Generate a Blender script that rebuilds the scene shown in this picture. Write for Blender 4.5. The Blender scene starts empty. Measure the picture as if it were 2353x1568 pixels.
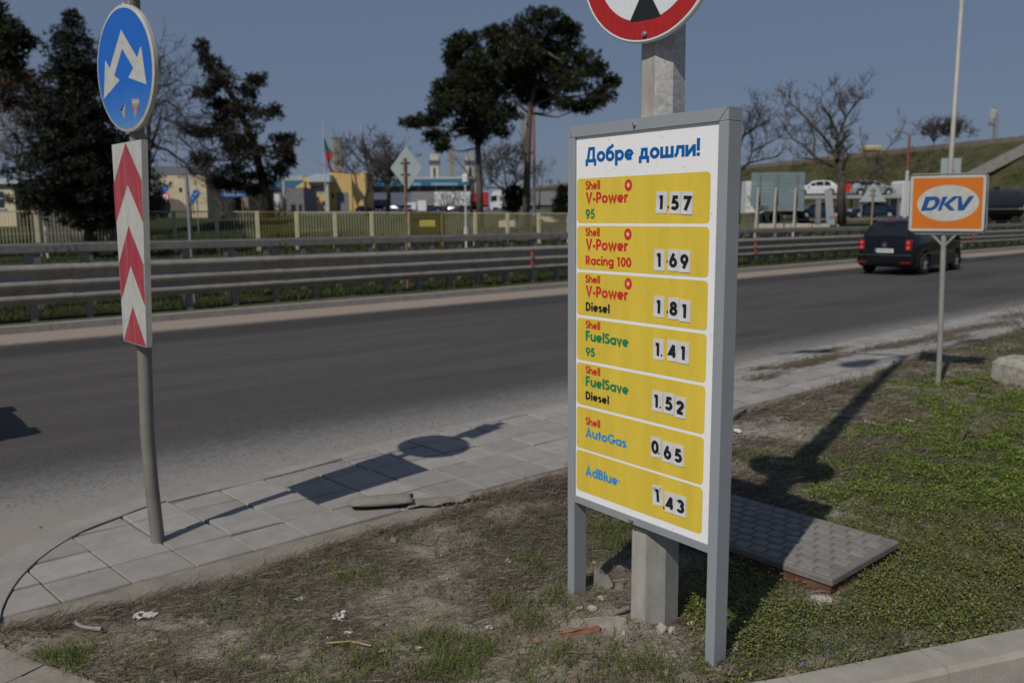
import bpy, math, random
import numpy as np
from mathutils import Vector, Matrix
R = math.radians
rng = np.random.default_rng(7); random.seed(7)
sc = bpy.context.scene
# ---------------------------------------------------------------- camera, light, exposure
F, CX, CY, H = 1940., 1176., 784., 1.75          # focal length / centre in units of a 2352 px wide frame, eye height
ROLL, PITCH = .0091, math.atan(291/1940.)
cam = bpy.data.cameras.new("camera"); cam_ob = bpy.data.objects.new("camera", cam)
sc.collection.objects.link(cam_ob); sc.camera = cam_ob
cam.sensor_width = 36; cam.lens = 36*F/2352; cam.clip_start = .05; cam.clip_end = 2500
cam_ob.matrix_world = Matrix.Translation((0, 0, H)) @ Matrix.Rotation(R(90)-PITCH, 4, 'X') @ Matrix.Rotation(-ROLL, 4, 'Z')
cam.dof.use_dof = True; cam.dof.focus_distance = 3.15; cam.dof.aperture_fstop = 3.0
SUN_EL, SUN_AZ = R(46), R(212)                   # clockwise from +Y
w = bpy.data.worlds.new("World"); sc.world = w; w.use_nodes = True
wn = w.node_tree; bg = wn.nodes["Background"]
sky = wn.nodes.new("ShaderNodeTexSky"); sky.sky_type = 'NISHITA'; sky.sun_disc = False
sky.sun_elevation = SUN_EL; sky.sun_rotation = SUN_AZ; sky.air_density = 1.0; sky.dust_density = .7; sky.ozone_density = 2.2; sky.altitude = 100
hz = wn.nodes.new("ShaderNodeMixRGB"); hz.inputs[0].default_value = .8; hz.inputs[2].default_value = (2.5, 3.3, 5.1, 1)   # thin high veil evens out the sky
wn.links.new(sky.outputs[0], hz.inputs[1]); wn.links.new(hz.outputs[0], bg.inputs[0]); bg.inputs[1].default_value = .05
sun = bpy.data.lights.new("sun", 'SUN'); sun.energy = 3.0; sun.angle = R(.53); sun.color = (1, .95, .88)
sun_ob = bpy.data.objects.new("sun", sun); sc.collection.objects.link(sun_ob)
to_sun = Vector((math.sin(SUN_AZ)*math.cos(SUN_EL), math.cos(SUN_AZ)*math.cos(SUN_EL), math.sin(SUN_EL)))
sun_ob.rotation_euler = to_sun.to_track_quat('Z', 'Y').to_euler(); sun_ob.location = to_sun*60
sc.view_settings.view_transform = 'Standard'; sc.view_settings.look = 'None'
sc.view_settings.exposure = 0; sc.view_settings.gamma = 1
sc.cycles.max_bounces = 6; sc.cycles.diffuse_bounces = 3; sc.cycles.glossy_bounces = 3; sc.cycles.transparent_max_bounces = 6

# ---------------------------------------------------------------- surveying helpers
def ray(u, v):
    x = (u-CX)/F; y = -(v-CY)/F; c, s = math.cos(ROLL), math.sin(ROLL)
    x, y = x*c+y*s, -x*s+y*c
    cp, sp = math.cos(PITCH), math.sin(PITCH)
    return np.array([x, cp+y*sp, -sp+y*cp])
def gr(u, v, z=0.):
    d = ray(u, v); return np.array([0, 0, H])+d*(z-H)/d[2]
def at(u, v, Y):
    d = ray(u, v); return np.array([0, 0, H])+d*Y/d[1]
RD = np.array([.7716, .6361]); RN = np.array([-.6361, .7716]); RANG = math.atan2(.6361, .7716)   # along / across the road
def W(s, n, z=0.): p = RD*s+RN*n; return np.array([p[0], p[1], z])
def sunback(p, h):                               # the point at height h whose shadow falls on p
    k = h/math.tan(SUN_EL); return np.array([p[0]+to_sun[0]/math.cos(SUN_EL)*k, p[1]+to_sun[1]/math.cos(SUN_EL)*k, h])
def field_z(x, y):
    t = np.clip((y-48)/40., 0, 1); t = t*t*(3-2*t); u = np.clip((x-4)/18., 0, 1); u = u*u*(3-2*u)
    return 1.5*t*(1-.66*u)+np.clip((y-88)/90., 0, 1)*1.25*(1-u)

# ---------------------------------------------------------------- materials
_mats = {}
def mat(name, col, rough=.6, metal=0., var=.12, scale=6., bump=0., bscale=60., spec=.4, island=0., stretch=None, col2=None, thr=(.35, .65), coat=0.):
    if name in _mats: return _mats[name]
    m = bpy.data.materials.new(name); m.use_nodes = True; _mats[name] = m
    nt = m.node_tree; N = nt.nodes; L = nt.links; b = N["Principled BSDF"]
    b.inputs["Roughness"].default_value = rough; b.inputs["Metallic"].default_value = metal
    b.inputs["Specular IOR Level"].default_value = spec; b.inputs["Coat Weight"].default_value = coat
    tc = N.new("ShaderNodeTexCoord"); mp = N.new("ShaderNodeMapping"); L.new(tc.outputs["Object"], mp.inputs[0])
    if stretch: mp.inputs["Scale"].default_value = stretch
    nz = N.new("ShaderNodeTexNoise"); nz.inputs["Scale"].default_value = scale; nz.inputs["Detail"].default_value = 6; nz.inputs["Roughness"].default_value = .65
    L.new(mp.outputs[0], nz.inputs["Vector"])
    cr = N.new("ShaderNodeValToRGB"); e = cr.color_ramp.elements
    c2 = col2 or tuple(min(1, c*(1+var)) for c in col); c1 = col if col2 else tuple(c*(1-var) for c in col)
    e[0].position, e[1].position = thr
    e[0].color = (*c1, 1); e[1].color = (*c2, 1)
    L.new(nz.outputs[0], cr.inputs[0]); out = cr.outputs[0]
    if island:
        g = N.new("ShaderNodeNewGeometry"); mr = N.new("ShaderNodeMapRange"); mr.inputs[3].default_value = 1-island; mr.inputs[4].default_value = 1+island
        L.new(g.outputs["Random Per Island"], mr.inputs[0])
        mx = N.new("ShaderNodeMixRGB"); mx.blend_type = 'MULTIPLY'; mx.inputs[0].default_value = 1
        L.new(out, mx.inputs[1]); L.new(mr.outputs[0], mx.inputs[2]); out = mx.outputs[0]
    L.new(out, b.inputs["Base Color"])
    if bump:
        n2 = N.new("ShaderNodeTexNoise"); n2.inputs["Scale"].default_value = bscale; n2.inputs["Detail"].default_value = 5
        L.new(mp.outputs[0], n2.inputs["Vector"])
        bp = N.new("ShaderNodeBump"); bp.inputs["Strength"].default_value = bump; bp.inputs["Distance"].default_value = .01
        L.new(n2.outputs[0], bp.inputs["Height"]); L.new(bp.outputs[0], b.inputs["Normal"])
    return m
def leafmat(name, cols, rough=.55, spec=.25, trans=.25):
    """one colour per leaf, picked along a ramp"""
    if name in _mats: return _mats[name]
    m = bpy.data.materials.new(name); m.use_nodes = True; _mats[name] = m
    nt = m.node_tree; N = nt.nodes; L = nt.links; b = N["Principled BSDF"]
    g = N.new("ShaderNodeNewGeometry"); cr = N.new("ShaderNodeValToRGB"); el = cr.color_ramp.elements
    while len(el) < len(cols): el.new(.5)
    for i, c in enumerate(cols): el[i].position = i/(len(cols)-1); el[i].color = (*c, 1)
    L.new(g.outputs["Random Per Island"], cr.inputs[0]); L.new(cr.outputs[0], b.inputs["Base Color"])
    b.inputs["Roughness"].default_value = rough; b.inputs["Specular IOR Level"].default_value = spec
    if trans:
        t = N.new("ShaderNodeBsdfTranslucent"); mx = N.new("ShaderNodeMixShader"); mx.inputs[0].default_value = trans
        L.new(cr.outputs[0], t.inputs[0]); L.new(b.outputs[0], mx.inputs[1]); L.new(t.outputs[0], mx.inputs[2])
        L.new(mx.outputs[0], N["Material Output"].inputs[0])
    return m

# ---------------------------------------------------------------- mesh helpers
def link(o, parent=None):
    sc.collection.objects.link(o)
    if parent is not None: o.parent = parent
    return o
def tag(o, label=None, cat=None, group=None, kind=None):
    for k, v in (("label", label), ("category", cat), ("group", group), ("kind", kind)):
        if v: o[k] = v
    return o
def thing(name, label, cat, loc=(0, 0, 0), rot=0., group=None):
    o = bpy.data.objects.new(name, None); o.empty_display_size = .2
    o.location = tuple(float(c) for c in loc); o.rotation_euler = (0, 0, rot); link(o); return tag(o, label, cat, group)
def copy_tree(o, parent=None):
    c = o.copy(); link(c)
    if parent is not None: c.parent = parent
    for ch in o.children: copy_tree(ch, c)
    return c
class MB:
    def __init__(s): s.v = []; s.f = []
    def add(s, vs, fs):
        k = len(s.v); s.v += [tuple(float(c) for c in p) for p in vs]; s.f += [tuple(i+k for i in f) for f in fs]; return s
    def box(s, x0, y0, z0, x1, y1, z1, M=None):
        vs = [(x, y, z) for z in (z0, z1) for x, y in ((x0, y0), (x1, y0), (x1, y1), (x0, y1))]
        if M is not None: vs = [M @ Vector(p) for p in vs]
        return s.add(vs, [(3, 2, 1, 0), (4, 5, 6, 7), (0, 1, 5, 4), (1, 2, 6, 5), (2, 3, 7, 6), (3, 0, 4, 7)])
    def bbox(s, x0, y0, z0, x1, y1, z1, b=.01, M=None):           # box with chamfered vertical and top edges
        def ring(d, z): return [(x0+d, y0+b, z), (x0+b, y0+d, z), (x1-b, y0+d, z), (x1-d, y0+b, z), (x1-d, y1-b, z), (x1-b, y1-d, z), (x0+b, y1-d, z), (x0+d, y1-b, z)]
        vs = ring(0, z0)+ring(0, z1-b)+ring(b*.8, z1)
        if M is not None: vs = [M @ Vector(p) for p in vs]
        fs = [tuple(range(7, -1, -1)), tuple(range(16, 24))]
        for k in (0, 8): fs += [(k+i, k+(i+1) % 8, k+8+(i+1) % 8, k+8+i) for i in range(8)]
        return s.add(vs, fs)
    def prism(s, poly, a, b, axis='y'):                            # poly in the plane, extruded from a to b
        n = len(poly)
        if axis == 'y': P = [(x, a, z) for x, z in poly]+[(x, b, z) for x, z in poly]
        elif axis == 'z': P = [(x, y, a) for x, y in poly]+[(x, y, b) for x, y in poly]
        else: P = [(a, y, z) for y, z in poly]+[(b, y, z) for y, z in poly]
        return s.add(P, [tuple(range(n)), tuple(range(2*n-1, n-1, -1))]+[(i, i+n, (i+1) % n+n, (i+1) % n) for i in range(n)])
    def flat(s, poly, y):                                          # a flat sheet in the x-z plane facing -y
        return s.add([(x, y, z) for x, z in poly], [tuple(range(len(poly)))])
    def tube(s, path, rad, k=8, cap=True):
        path = [Vector([float(c) for c in p]) for p in path]
        if not hasattr(rad, '__len__'): rad = [rad]*len(path)
        up = Vector((.13, .21, .97)); base = len(s.v); n = len(path)
        for i, p in enumerate(path):
            d = (path[min(i+1, n-1)]-path[max(i-1, 0)]).normalized()
            if abs(d.dot(up)) > .98: a = d.cross(Vector((1, .1, 0))).normalized()
            else: a = d.cross(up).normalized()
            b = d.cross(a)
            for j in range(k):
                t = 2*math.pi*j/k; q = p+(a*math.cos(t)+b*math.sin(t))*rad[i]; s.v.append(tuple(q))
        for i in range(n-1):
            for j in range(k):
                a0 = base+i*k+j; a1 = base+i*k+(j+1) % k; s.f.append((a0, a1, a1+k, a0+k))
        if cap: s.f.append(tuple(base+j for j in range(k-1, -1, -1))); s.f.append(tuple(base+(n-1)*k+j for j in range(k)))
        return s
    def sweep(s, prof, path_s, closed=False):                      # prof: (y, z) list, swept along x stations
        n = len(prof); base = len(s.v)
        for x, kz in path_s:
            for y, z in prof: s.v.append((x, y, z*kz))
        m = n if closed else n-1
        for i in range(len(path_s)-1):
            for j in range(m):
                a = base+i*n+j; b = base+i*n+(j+1) % n; s.f.append((a, b, b+n, a+n))
        return s
    def build(s, name, m, parent=None, smooth=False, angle=None):
        me = bpy.data.meshes.new(name); me.from_pydata(s.v, [], s.f); me.materials.append(m); me.update()
        if smooth:
            me.polygons.foreach_set("use_smooth", [True]*len(me.polygons))
            if angle: me.set_sharp_from_angle(angle=R(angle))
        return link(bpy.data.objects.new(name, me), parent)
def np_mesh(name, V, Fq, m, parent=None, smooth=False):
    V = np.asarray(V, np.float32).reshape(-1, 3); Fq = np.asarray(Fq, np.int32); k = Fq.shape[1]
    me = bpy.data.meshes.new(name); me.vertices.add(len(V)); me.vertices.foreach_set("co", V.ravel())
    me.loops.add(Fq.size); me.loops.foreach_set("vertex_index", Fq.ravel())
    me.polygons.add(len(Fq)); me.polygons.foreach_set("loop_start", np.arange(0, Fq.size, k, dtype=np.int32))
    try: me.polygons.foreach_set("loop_total", np.full(len(Fq), k, np.int32))
    except Exception: pass
    if smooth: me.polygons.foreach_set("use_smooth", [True]*len(Fq))
    me.materials.append(m); me.update(calc_edges=True); me.validate()
    return link(bpy.data.objects.new(name, me), parent)
def ell(cx, cy, rx, ry, n=32, a0=0): return [(cx+rx*math.cos(a0+2*math.pi*i/n), cy+ry*math.sin(a0+2*math.pi*i/n)) for i in range(n)]
def rrect(x0, z0, x1, z1, r, n=5):
    o = []
    for cx, cz, a in ((x1-r, z1-r, 0), (x0+r, z1-r, 90), (x0+r, z0+r, 180), (x1-r, z0+r, 270)):
        o += [(cx+r*math.cos(R(a+90*i/n)), cz+r*math.sin(R(a+90*i/n))) for i in range(n+1)]
    return o
def vnoise(x, y, sc_=1., seed=0):
    """smooth value noise, 0..1"""
    x = np.asarray(x, float)*sc_+seed*17.3; y = np.asarray(y, float)*sc_-seed*9.1
    xi = np.floor(x).astype(int); yi = np.floor(y).astype(int); fx = x-xi; fy = y-yi
    fx = fx*fx*(3-2*fx); fy = fy*fy*(3-2*fy)
    def h(i, j):
        k = np.sin(i*127.1+j*311.7+seed*74.7)*43758.5453; return k-np.floor(k)
    return (h(xi, yi)*(1-fx)+h(xi+1, yi)*fx)*(1-fy)+(h(xi, yi+1)*(1-fx)+h(xi+1, yi+1)*fx)*fy
def fbm(x, y, s=1., seed=0, o=4):
    t = 0; a = .5; A = 0
    for k in range(o): t = t+a*vnoise(x, y, s*2**k, seed+k); A += a; a *= .5
    return t/A
class Frame:
    """a standing plate: x along it, z up, -y towards the viewer"""
    def __init__(s, ox, oy, ang): s.o = np.array([ox, oy]); s.ang = ang; s.t = np.array([math.cos(ang), math.sin(ang)]); s.n = np.array([-s.t[1], s.t[0]])
    def p(s, u, v, off=0.):
        d = ray(u, v); o = s.o+s.n*off; k = (o@s.n)/(d[:2]@s.n); q = np.array([0, 0, H])+d*k
        return float((q[:2]-s.o)@s.t), float(q[2])

# ---------------------------------------------------------------- lettering: geometric sans drawn as strokes
T = .215; m_ = .105
def arc(cx, cy, rx, ry, a0, a1, n=12): return [(cx+rx*math.cos(R(a0+(a1-a0)*i/n)), cy+ry*math.sin(R(a0+(a1-a0)*i/n))) for i in range(n+1)]
RING = arc(.35, .35, .255, .255, 0, 360, 20)
def dot(x, y): return [(x-.11, y), (x+.11, y)]
def hump(x0, x1, y): c = (x0+x1)/2; r_ = (x1-x0)/2; return arc(c, y, r_, .235, 180, 0)
GL = {
 'S': (.55, [arc(.28, .725, .19, .18, 25, 270)+arc(.27, .30, .2, .205, 90, -160)[1:]]),
 'h': (.66, [[(m_, 0), (m_, 1.03)], hump(m_, .56, .38)+[(.56, 0)]]),
 'e': (.70, [[(.12, .34), (.6, .34)], arc(.35, .35, .255, .255, 0, 318, 18)]),
 'l': (.22, [[(.11, 0), (.11, 1.03)]]),
 'V': (.74, [[(.08, 1), (.37, .06), (.66, 1)]]), '-': (.36, [[(.04, .36), (.32, .36)]]),
 'P': (.60, [[(m_, 0), (m_, 1)], [(m_, .905), (.29, .905)]+arc(.29, .665, .22, .24, 90, -90)+[(m_, .425)]]),
 'o': (.70, [RING]), 'w': (.96, [[(.07, .7), (.27, .06), (.48, .62), (.69, .06), (.89, .7)]]),
 'r': (.44, [[(m_, 0), (m_, .7)], arc(.33, .36, .235, .245, 180, 75)]),
 'R': (.64, [[(m_, 0), (m_, 1)], [(m_, .905), (.29, .905)]+arc(.29, .68, .21, .225, 90, -90)+[(m_, .455)], [(.28, .45), (.52, 0)]]),
 'a': (.72, [RING, [(.605, 0), (.605, .7)]]), 'c': (.58, [arc(.35, .35, .255, .255, 48, 312, 16)]),
 'i': (.22, [[(.11, 0), (.11, .7)], dot(.11, .92)]), 'n': (.66, [[(m_, 0), (m_, .7)], hump(m_, .56, .38)+[(.56, 0)]]),
 'g': (.72, [RING, [(.605, .7), (.605, -.02)]+arc(.37, -.02, .235, .2, 0, -150)[1:]]),
 'D': (.72, [[(m_, 0), (m_, 1)], [(m_, .905), (.24, .905)]+arc(.24, .5, .36, .405, 90, -90, 16)+[(m_, .095)]]),
 's': (.48, [arc(.24, .515, .14, .1, 30, 265)+arc(.235, .215, .15, .125, 85, -155)[1:]]),
 'F': (.52, [[(m_, 0), (m_, 1)], [(m_, .905), (.5, .905)], [(m_, .5), (.46, .5)]]),
 'u': (.66, [[(m_, .7), (m_, .33)]+arc((m_+.56)/2, .33, (.56-m_)/2, .235, 180, 360)[1:], [(.56, 0), (.56, .7)]]),
 'v': (.58, [[(.07, .7), (.29, .05), (.51, .7)]]),
 'A': (.76, [[(.08, 0), (.38, .94), (.68, 0)], [(.2, .27), (.56, .27)]]),
 't': (.40, [[(.2, 0), (.2, .95)], [(.01, .62), (.39, .62)]]),
 'G': (.88, [arc(.45, .5, .36, .405, 42, 350, 18)+[(.8, .43), (.46, .43)]]),
 'd': (.72, [RING, [(.605, 0), (.605, 1.03)]]),
 'B': (.60, [[(m_, 0), (m_, 1)], [(m_, .905), (.27, .905)]+arc(.27, .72, .17, .185, 90, -90)+[(m_, .535)], [(.2, .515), (.29, .515)]+arc(.29, .305, .2, .21, 90, -90)+[(m_, .095)]]),
 '1': (.46, [[(.26, 0), (.26, 1)], [(.04, .84), (.26, .925)]]), '0': (.64, [arc(.32, .5, .225, .405, 0, 360, 20)]),
 '9': (.64, [arc(.32, .655, .225, .25, 0, 360, 18), [(.52, .56), (.26, 0)]]), '6': (.64, [arc(.32, .345, .225, .25, 0, 360, 18), [(.12, .44), (.38, 1)]]),
 '5': (.62, [[(.54, .905), (.22, .905), (.17, .56)]+arc(.28, .335, .235, .24, 110, -150)]),
 '7': (.60, [[(.03, .905), (.52, .905), (.2, 0)]]),
 '8': (.64, [arc(.32, .725, .18, .18, 0, 360, 16), arc(.32, .3, .225, .21, 0, 360, 18)]),
 '4': (.68, [[(.47, 0), (.47, .95)], [(.47, .95), (.07, .27), (.64, .27)]]),
 '3': (.60, [arc(.28, .715, .18, .19, 160, -90), arc(.27, .31, .22, .215, 90, -155)]),
 '2': (.60, [arc(.29, .69, .2, .215, 175, -25)+[(.1, .1)], [(.05, .095), (.54, .095)]]),
 'Д': (.92, [[(m_, -.25), (m_, .095), (.82, .095), (.82, -.25)], [(.2, .095), (.34, .905), (.7, .905), (.7, .095)]]),
 'б': (.70, [RING, [(.1, .35)]+arc(.4, .5, .3, .38, 180, 95)+[(.62, 1.05)]]),
 'р': (.72, [[(m_, .7), (m_, -.32)], arc(.365, .35, .255, .255, 0, 360, 20)]), 'е': None, 'о': None,
 'д': (.78, [[(m_, -.25), (m_, .095), (.68, .095), (.68, -.25)], [(.2, .095), (.28, .605), (.56, .605), (.56, .095)]]),
 'ш': (.96, [[(m_, .7), (m_, .095), (.86, .095), (.86, .7)], [(.48, .1), (.48, .7)]]),
 'л': (.70, [[(.0, .09), (.1, .11), (.19, .25), (.24, .605), (.6, .605), (.6, 0)]]),
 'и': (.70, [[(m_, 0), (m_, .7)], [(.605, 0), (.605, .7)], [(m_+.03, .1), (.57, .6)]]),
 '!': (.24, [[(.12, .32), (.12, 1.05)], dot(.12, .1)]), '.': (.2, [dot(.1, .1)]), ' ': (.3, []), 'K': (.7, [[(m_, 0), (m_, 1)], [(.14, .46), (.58, 1)], [(.26, .56), (.62, 0)]]),
}
GL['\u0435'] = GL['e']; GL['\u043e'] = GL['o']
def ribbon(mb, pts, t, y, f):
    """one stroke of thickness t, mapped to the plate by f; y is its own height so strokes never share a plane"""
    n = len(pts); L = []; Rr = []
    for i in range(n):
        p = Vector(pts[i]); a = Vector(pts[max(i-1, 0)]); b = Vector(pts[min(i+1, n-1)])
        closed = n > 3 and (Vector(pts[0])-Vector(pts[-1])).length < 1e-4
        if closed and i in (0, n-1): a = Vector(pts[-2]); b = Vector(pts[1])
        d1 = (p-a).normalized() if (p-a).length > 1e-6 else (b-p).normalized(); d2 = (b-p).normalized() if (b-p).length > 1e-6 else d1
        n1 = Vector((-d1.y, d1.x)); n2 = Vector((-d2.y, d2.x)); q = n1+n2
        if q.length < .2: q = n1
        q.normalize(); k = min(2.2, 1/max(.2, q.dot(n1)))
        L.append(p+q*t/2*k); Rr.append(p-q*t/2*k)
    vs = []
    for a, b in zip(L, Rr):
        x, z = f(a.x, a.y); vs.append((x, y, z)); x, z = f(b.x, b.y); vs.append((x, y, z))
    mb.add(vs, [(2*i, 2*i+1, 2*i+3, 2*i+2) for i in range(n-1)])
_ly = [0]
def lettering(text, x0, x1, z0, h, m, parent, y=-.003, name='lettering', t=T, slope=0., gap=.055):
    adv = sum(GL[c][0] for c in text)+gap*(len(text)-1); k = (x1-x0)/adv; mb = MB(); x = 0.
    for c in text:
        wd, st = GL[c]
        for pts in st:
            _ly[0] += 1
            ribbon(mb, pts, .2 if (len(pts) == 2 and abs(pts[0][1]-pts[1][1]) < 1e-6 and abs(abs(pts[0][0]-pts[1][0])-.22) < 1e-6) else t, y-.00015*(_ly[0] % 5), lambda a, b: (x0+(x+a)*k, z0+b*h+slope*(x+a)*k))
        x += wd+gap
    return mb.build(name, m, parent)

# ================================================================ SETTING
M = dict(
 earth=mat('earth', (.14, .115, .088), .95, col2=(.295, .255, .205), scale=5.5, bump=1.0, bscale=38, spec=.15),
 concrete=mat('concrete', (.26, .25, .235), .9, var=.14, scale=4, bump=.35, bscale=90, spec=.2),
 slab=mat('paving_slab', (.275, .26, .238), .88, var=.1, scale=7, bump=.3, bscale=160, spec=.25, island=.11),
 kerb=mat('kerb_concrete', (.27, .255, .228), .9, var=.12, scale=6, bump=.35, bscale=110, spec=.2),
 galv=mat('galvanised_steel', (.25, .265, .27), .55, .35, var=.3, scale=34, spec=.4, bump=.05, bscale=50),
 galv_dark=mat('weathered_steel', (.205, .195, .175), .6, .2, var=.18, scale=5, spec=.35),
 alu=mat('grey_painted_aluminium', (.262, .282, .298), .5, .0, var=.04, scale=3, spec=.45),
 white=mat('white_print', (.80, .80, .80), .35, var=.02, scale=5, spec=.4),
 yellow=mat('yellow_print', (.675, .50, .057), .38, var=.07, scale=1.6, stretch=(7, 7, 1), spec=.35),
 red=mat('red_print', (.58, .03, .025), .4, var=.05, scale=9), green=mat('green_print', (.01, .21, .075), .4, var=.05, scale=9),
 blue=mat('blue_print', (.0, .105, .36), .4, var=.05, scale=9), sky=mat('light_blue_print', (.03, .27, .55), .4, var=.05, scale=9),
 black=mat('black_print', (.012, .013, .016), .45, var=.1, scale=9),
 card=mat('white_card', (.60, .60, .59), .5, var=.1, scale=30, spec=.3),
 dark=mat('dark_void', (.01, .01, .01), .9, var=.1), rust=mat('rust', (.10, .035, .02), .9, col2=(.15, .085, .058), scale=14, bump=.3, bscale=60, spec=.15),
 refl_white=mat('worn_white_reflective', (.44, .44, .41), .55, var=.1, scale=12, spec=.3),
 glass=mat('dark_glass', (.012, .015, .018), .06, var=.05, spec=.6), rubber=mat('rubber', (.018, .018, .018), .8, var=.2, scale=20),
 chrome=mat('bright_metal', (.55, .55, .56), .25, .9, var=.06, scale=20),
 cream=mat('cream_render', (.55, .47, .33), .85, var=.08, scale=1.2, spec=.15), yel_wall=mat('ochre_render', (.55, .39, .16), .85, var=.08, scale=1.2, spec=.15),
 grey_wall=mat('grey_render', (.17, .17, .175), .85, var=.12, scale=1.2, spec=.15), roof_grey=mat('grey_sheet_roof', (.12, .13, .15), .6, var=.1, scale=2),
 fascia=mat('blue_fascia', (.028, .135, .215), .5, var=.08, scale=1), pale=mat('pale_sheet', (.42, .47, .50), .5, var=.06, scale=2),
 stone_w=mat('pale_stone', (.46, .42, .35), .85, var=.12, scale=3), box_white=mat('white_trailer', (.62, .63, .63), .5, var=.06, scale=1.5),
 curtain=mat('grey_curtain', (.2, .205, .21), .6, var=.08, scale=2), lattice=mat('yellow_steel', (.36, .29, .13), .6, var=.2, scale=1.5),
 sign_back=mat('grey_sign_back', (.33, .40, .39), .45, .15, var=.05, scale=2), fence_y=mat('cream_fence_paint', (.50, .45, .28), .7, var=.12, scale=2),
)
# --- ground to the horizon
mb = MB(); mb.add([(-1500, -1500, -.3), (1500, -1500, -.3), (1500, 1500, -.3), (-1500, 1500, -.3)], [(0, 1, 2, 3)])
tag(mb.build('ground', mat('far_ground', (.05, .055, .03), .95, col2=(.11, .10, .07), scale=.05, spec=.1)), kind='structure')

# --- road: dark asphalt with dust drifted to both edges (local x along the road, y across)
def road_mat():
    m = bpy.data.materials.new('asphalt'); m.use_nodes = True; N = m.node_tree.nodes; L = m.node_tree.links; b = N["Principled BSDF"]
    tc = N.new("ShaderNodeTexCoord"); sp = N.new("ShaderNodeSeparateXYZ"); L.new(tc.outputs["Object"], sp.inputs[0])
    def noise(scale, st=None, det=6, ro=.6):
        mp = N.new("ShaderNodeMapping"); L.new(tc.outputs["Object"], mp.inputs[0])
        if st: mp.inputs["Scale"].default_value = st
        n = N.new("ShaderNodeTexNoise"); n.inputs["Scale"].default_value = scale; n.inputs["Detail"].default_value = det; n.inputs["Roughness"].default_value = ro
        L.new(mp.outputs[0], n.inputs[0]); return n.outputs[0]
    def mathn(op, a, c=None, v=0.):
        n = N.new("ShaderNodeMath"); n.operation = op; L.new(a, n.inputs[0])
        if c is not None: L.new(c, n.inputs[1])
        else: n.inputs[1].default_value = v
        return n.outputs[0]
    def ramp(x, a, c, inv=False):
        n = N.new("ShaderNodeMapRange"); n.interpolation_type = 'SMOOTHSTEP'; L.new(x, n.inputs[0]); n.inputs[1].default_value = a; n.inputs[2].default_value = c
        n.inputs[3].default_value = 1. if inv else 0.; n.inputs[4].default_value = 0. if inv else 1.; return n.outputs[0]
    def mix(f, a, c):
        n = N.new("ShaderNodeMixRGB"); L.new(f, n.inputs[0])
        for k, q in ((1, a), (2, c)):
            if isinstance(q, tuple): n.inputs[k].default_value = (*q, 1)
            else: L.new(q, n.inputs[k])
        return n.outputs[0]
    fine = noise(62, None, 4, .85); med = noise(9); big = noise(1.1, (.12, 1.3, 1)); grit = noise(26, None, 4, .8)
    base = mix(ramp(fine, .3, .72), (.026, .023, .021), (.105, .094, .086))
    patch = noise(.55, (.3, 1, 1), 3, .5); base = mix(ramp(patch, .56, .6), base, mix(ramp(fine, .3, .72), (.030, .027, .025), (.075, .066, .06))); base = mix(ramp(big, .42, .62), base, mix(ramp(fine, .3, .72), (.043, .039, .036), (.108, .097, .088)))
    y = mathn('ADD', sp.outputs[1], mathn('MULTIPLY', mathn('SUBTRACT', med, None, .5), None, .55))
    y = mathn('ADD', y, mathn('MULTIPLY', mathn('SUBTRACT', grit, None, .5), None, .9))
    near = ramp(y, 5.75, 7.0, True); near2 = ramp(y, 5.35, 6.0, True)
    far = ramp(y, 14.25, 14.75); col = mix(near, base, (.235, .225, .205)); col = mix(near2, col, (.265, .235, .195)); blot = mathn('MULTIPLY', ramp(noise(34, (1, 1.4, 1), 2, .4), .58, .66), ramp(y, 5.5, 6.1)); blot = mathn('MULTIPLY', blot, ramp(y, 6.9, 7.6, True)); blot = mathn('MULTIPLY', blot, None, .75); col = mix(blot, col, (.06, .058, .055)); col = mix(far, col, (.28, .235, .19))
    # dark wheel-polished band by the far edge
    band = mathn('MULTIPLY', ramp(y, 12.7, 13.3), ramp(y, 14.0, 14.5, True)); band = mathn('MULTIPLY', band, None, .7)
    col = mix(band, col, (.027, .025, .024))
    L.new(col, b.inputs["Base Color"]); b.inputs["Roughness"].default_value = .8; b.inputs["Specular IOR Level"].default_value = .35
    bp = N.new("ShaderNodeBump"); bp.inputs["Strength"].default_value = .6; bp.inputs["Distance"].default_value = .006; L.new(fine, bp.inputs["Height"]); L.new(bp.outputs[0], b.inputs["Normal"])
    return m
def rf(o): o.rotation_euler = (0, 0, RANG); return o
mb = MB(); S = [-120, -30, -8, -2, 2, 6, 12, 25, 60, 160, 300]
for i in range(len(S)-1): mb.add([(S[i], 2.2, -.025), (S[i+1], 2.2, -.025), (S[i+1], 15.9, -.12), (S[i], 15.9, -.12)], [(0, 1, 2, 3)])
tag(rf(mb.build('road', road_mat())), kind='structure')

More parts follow.
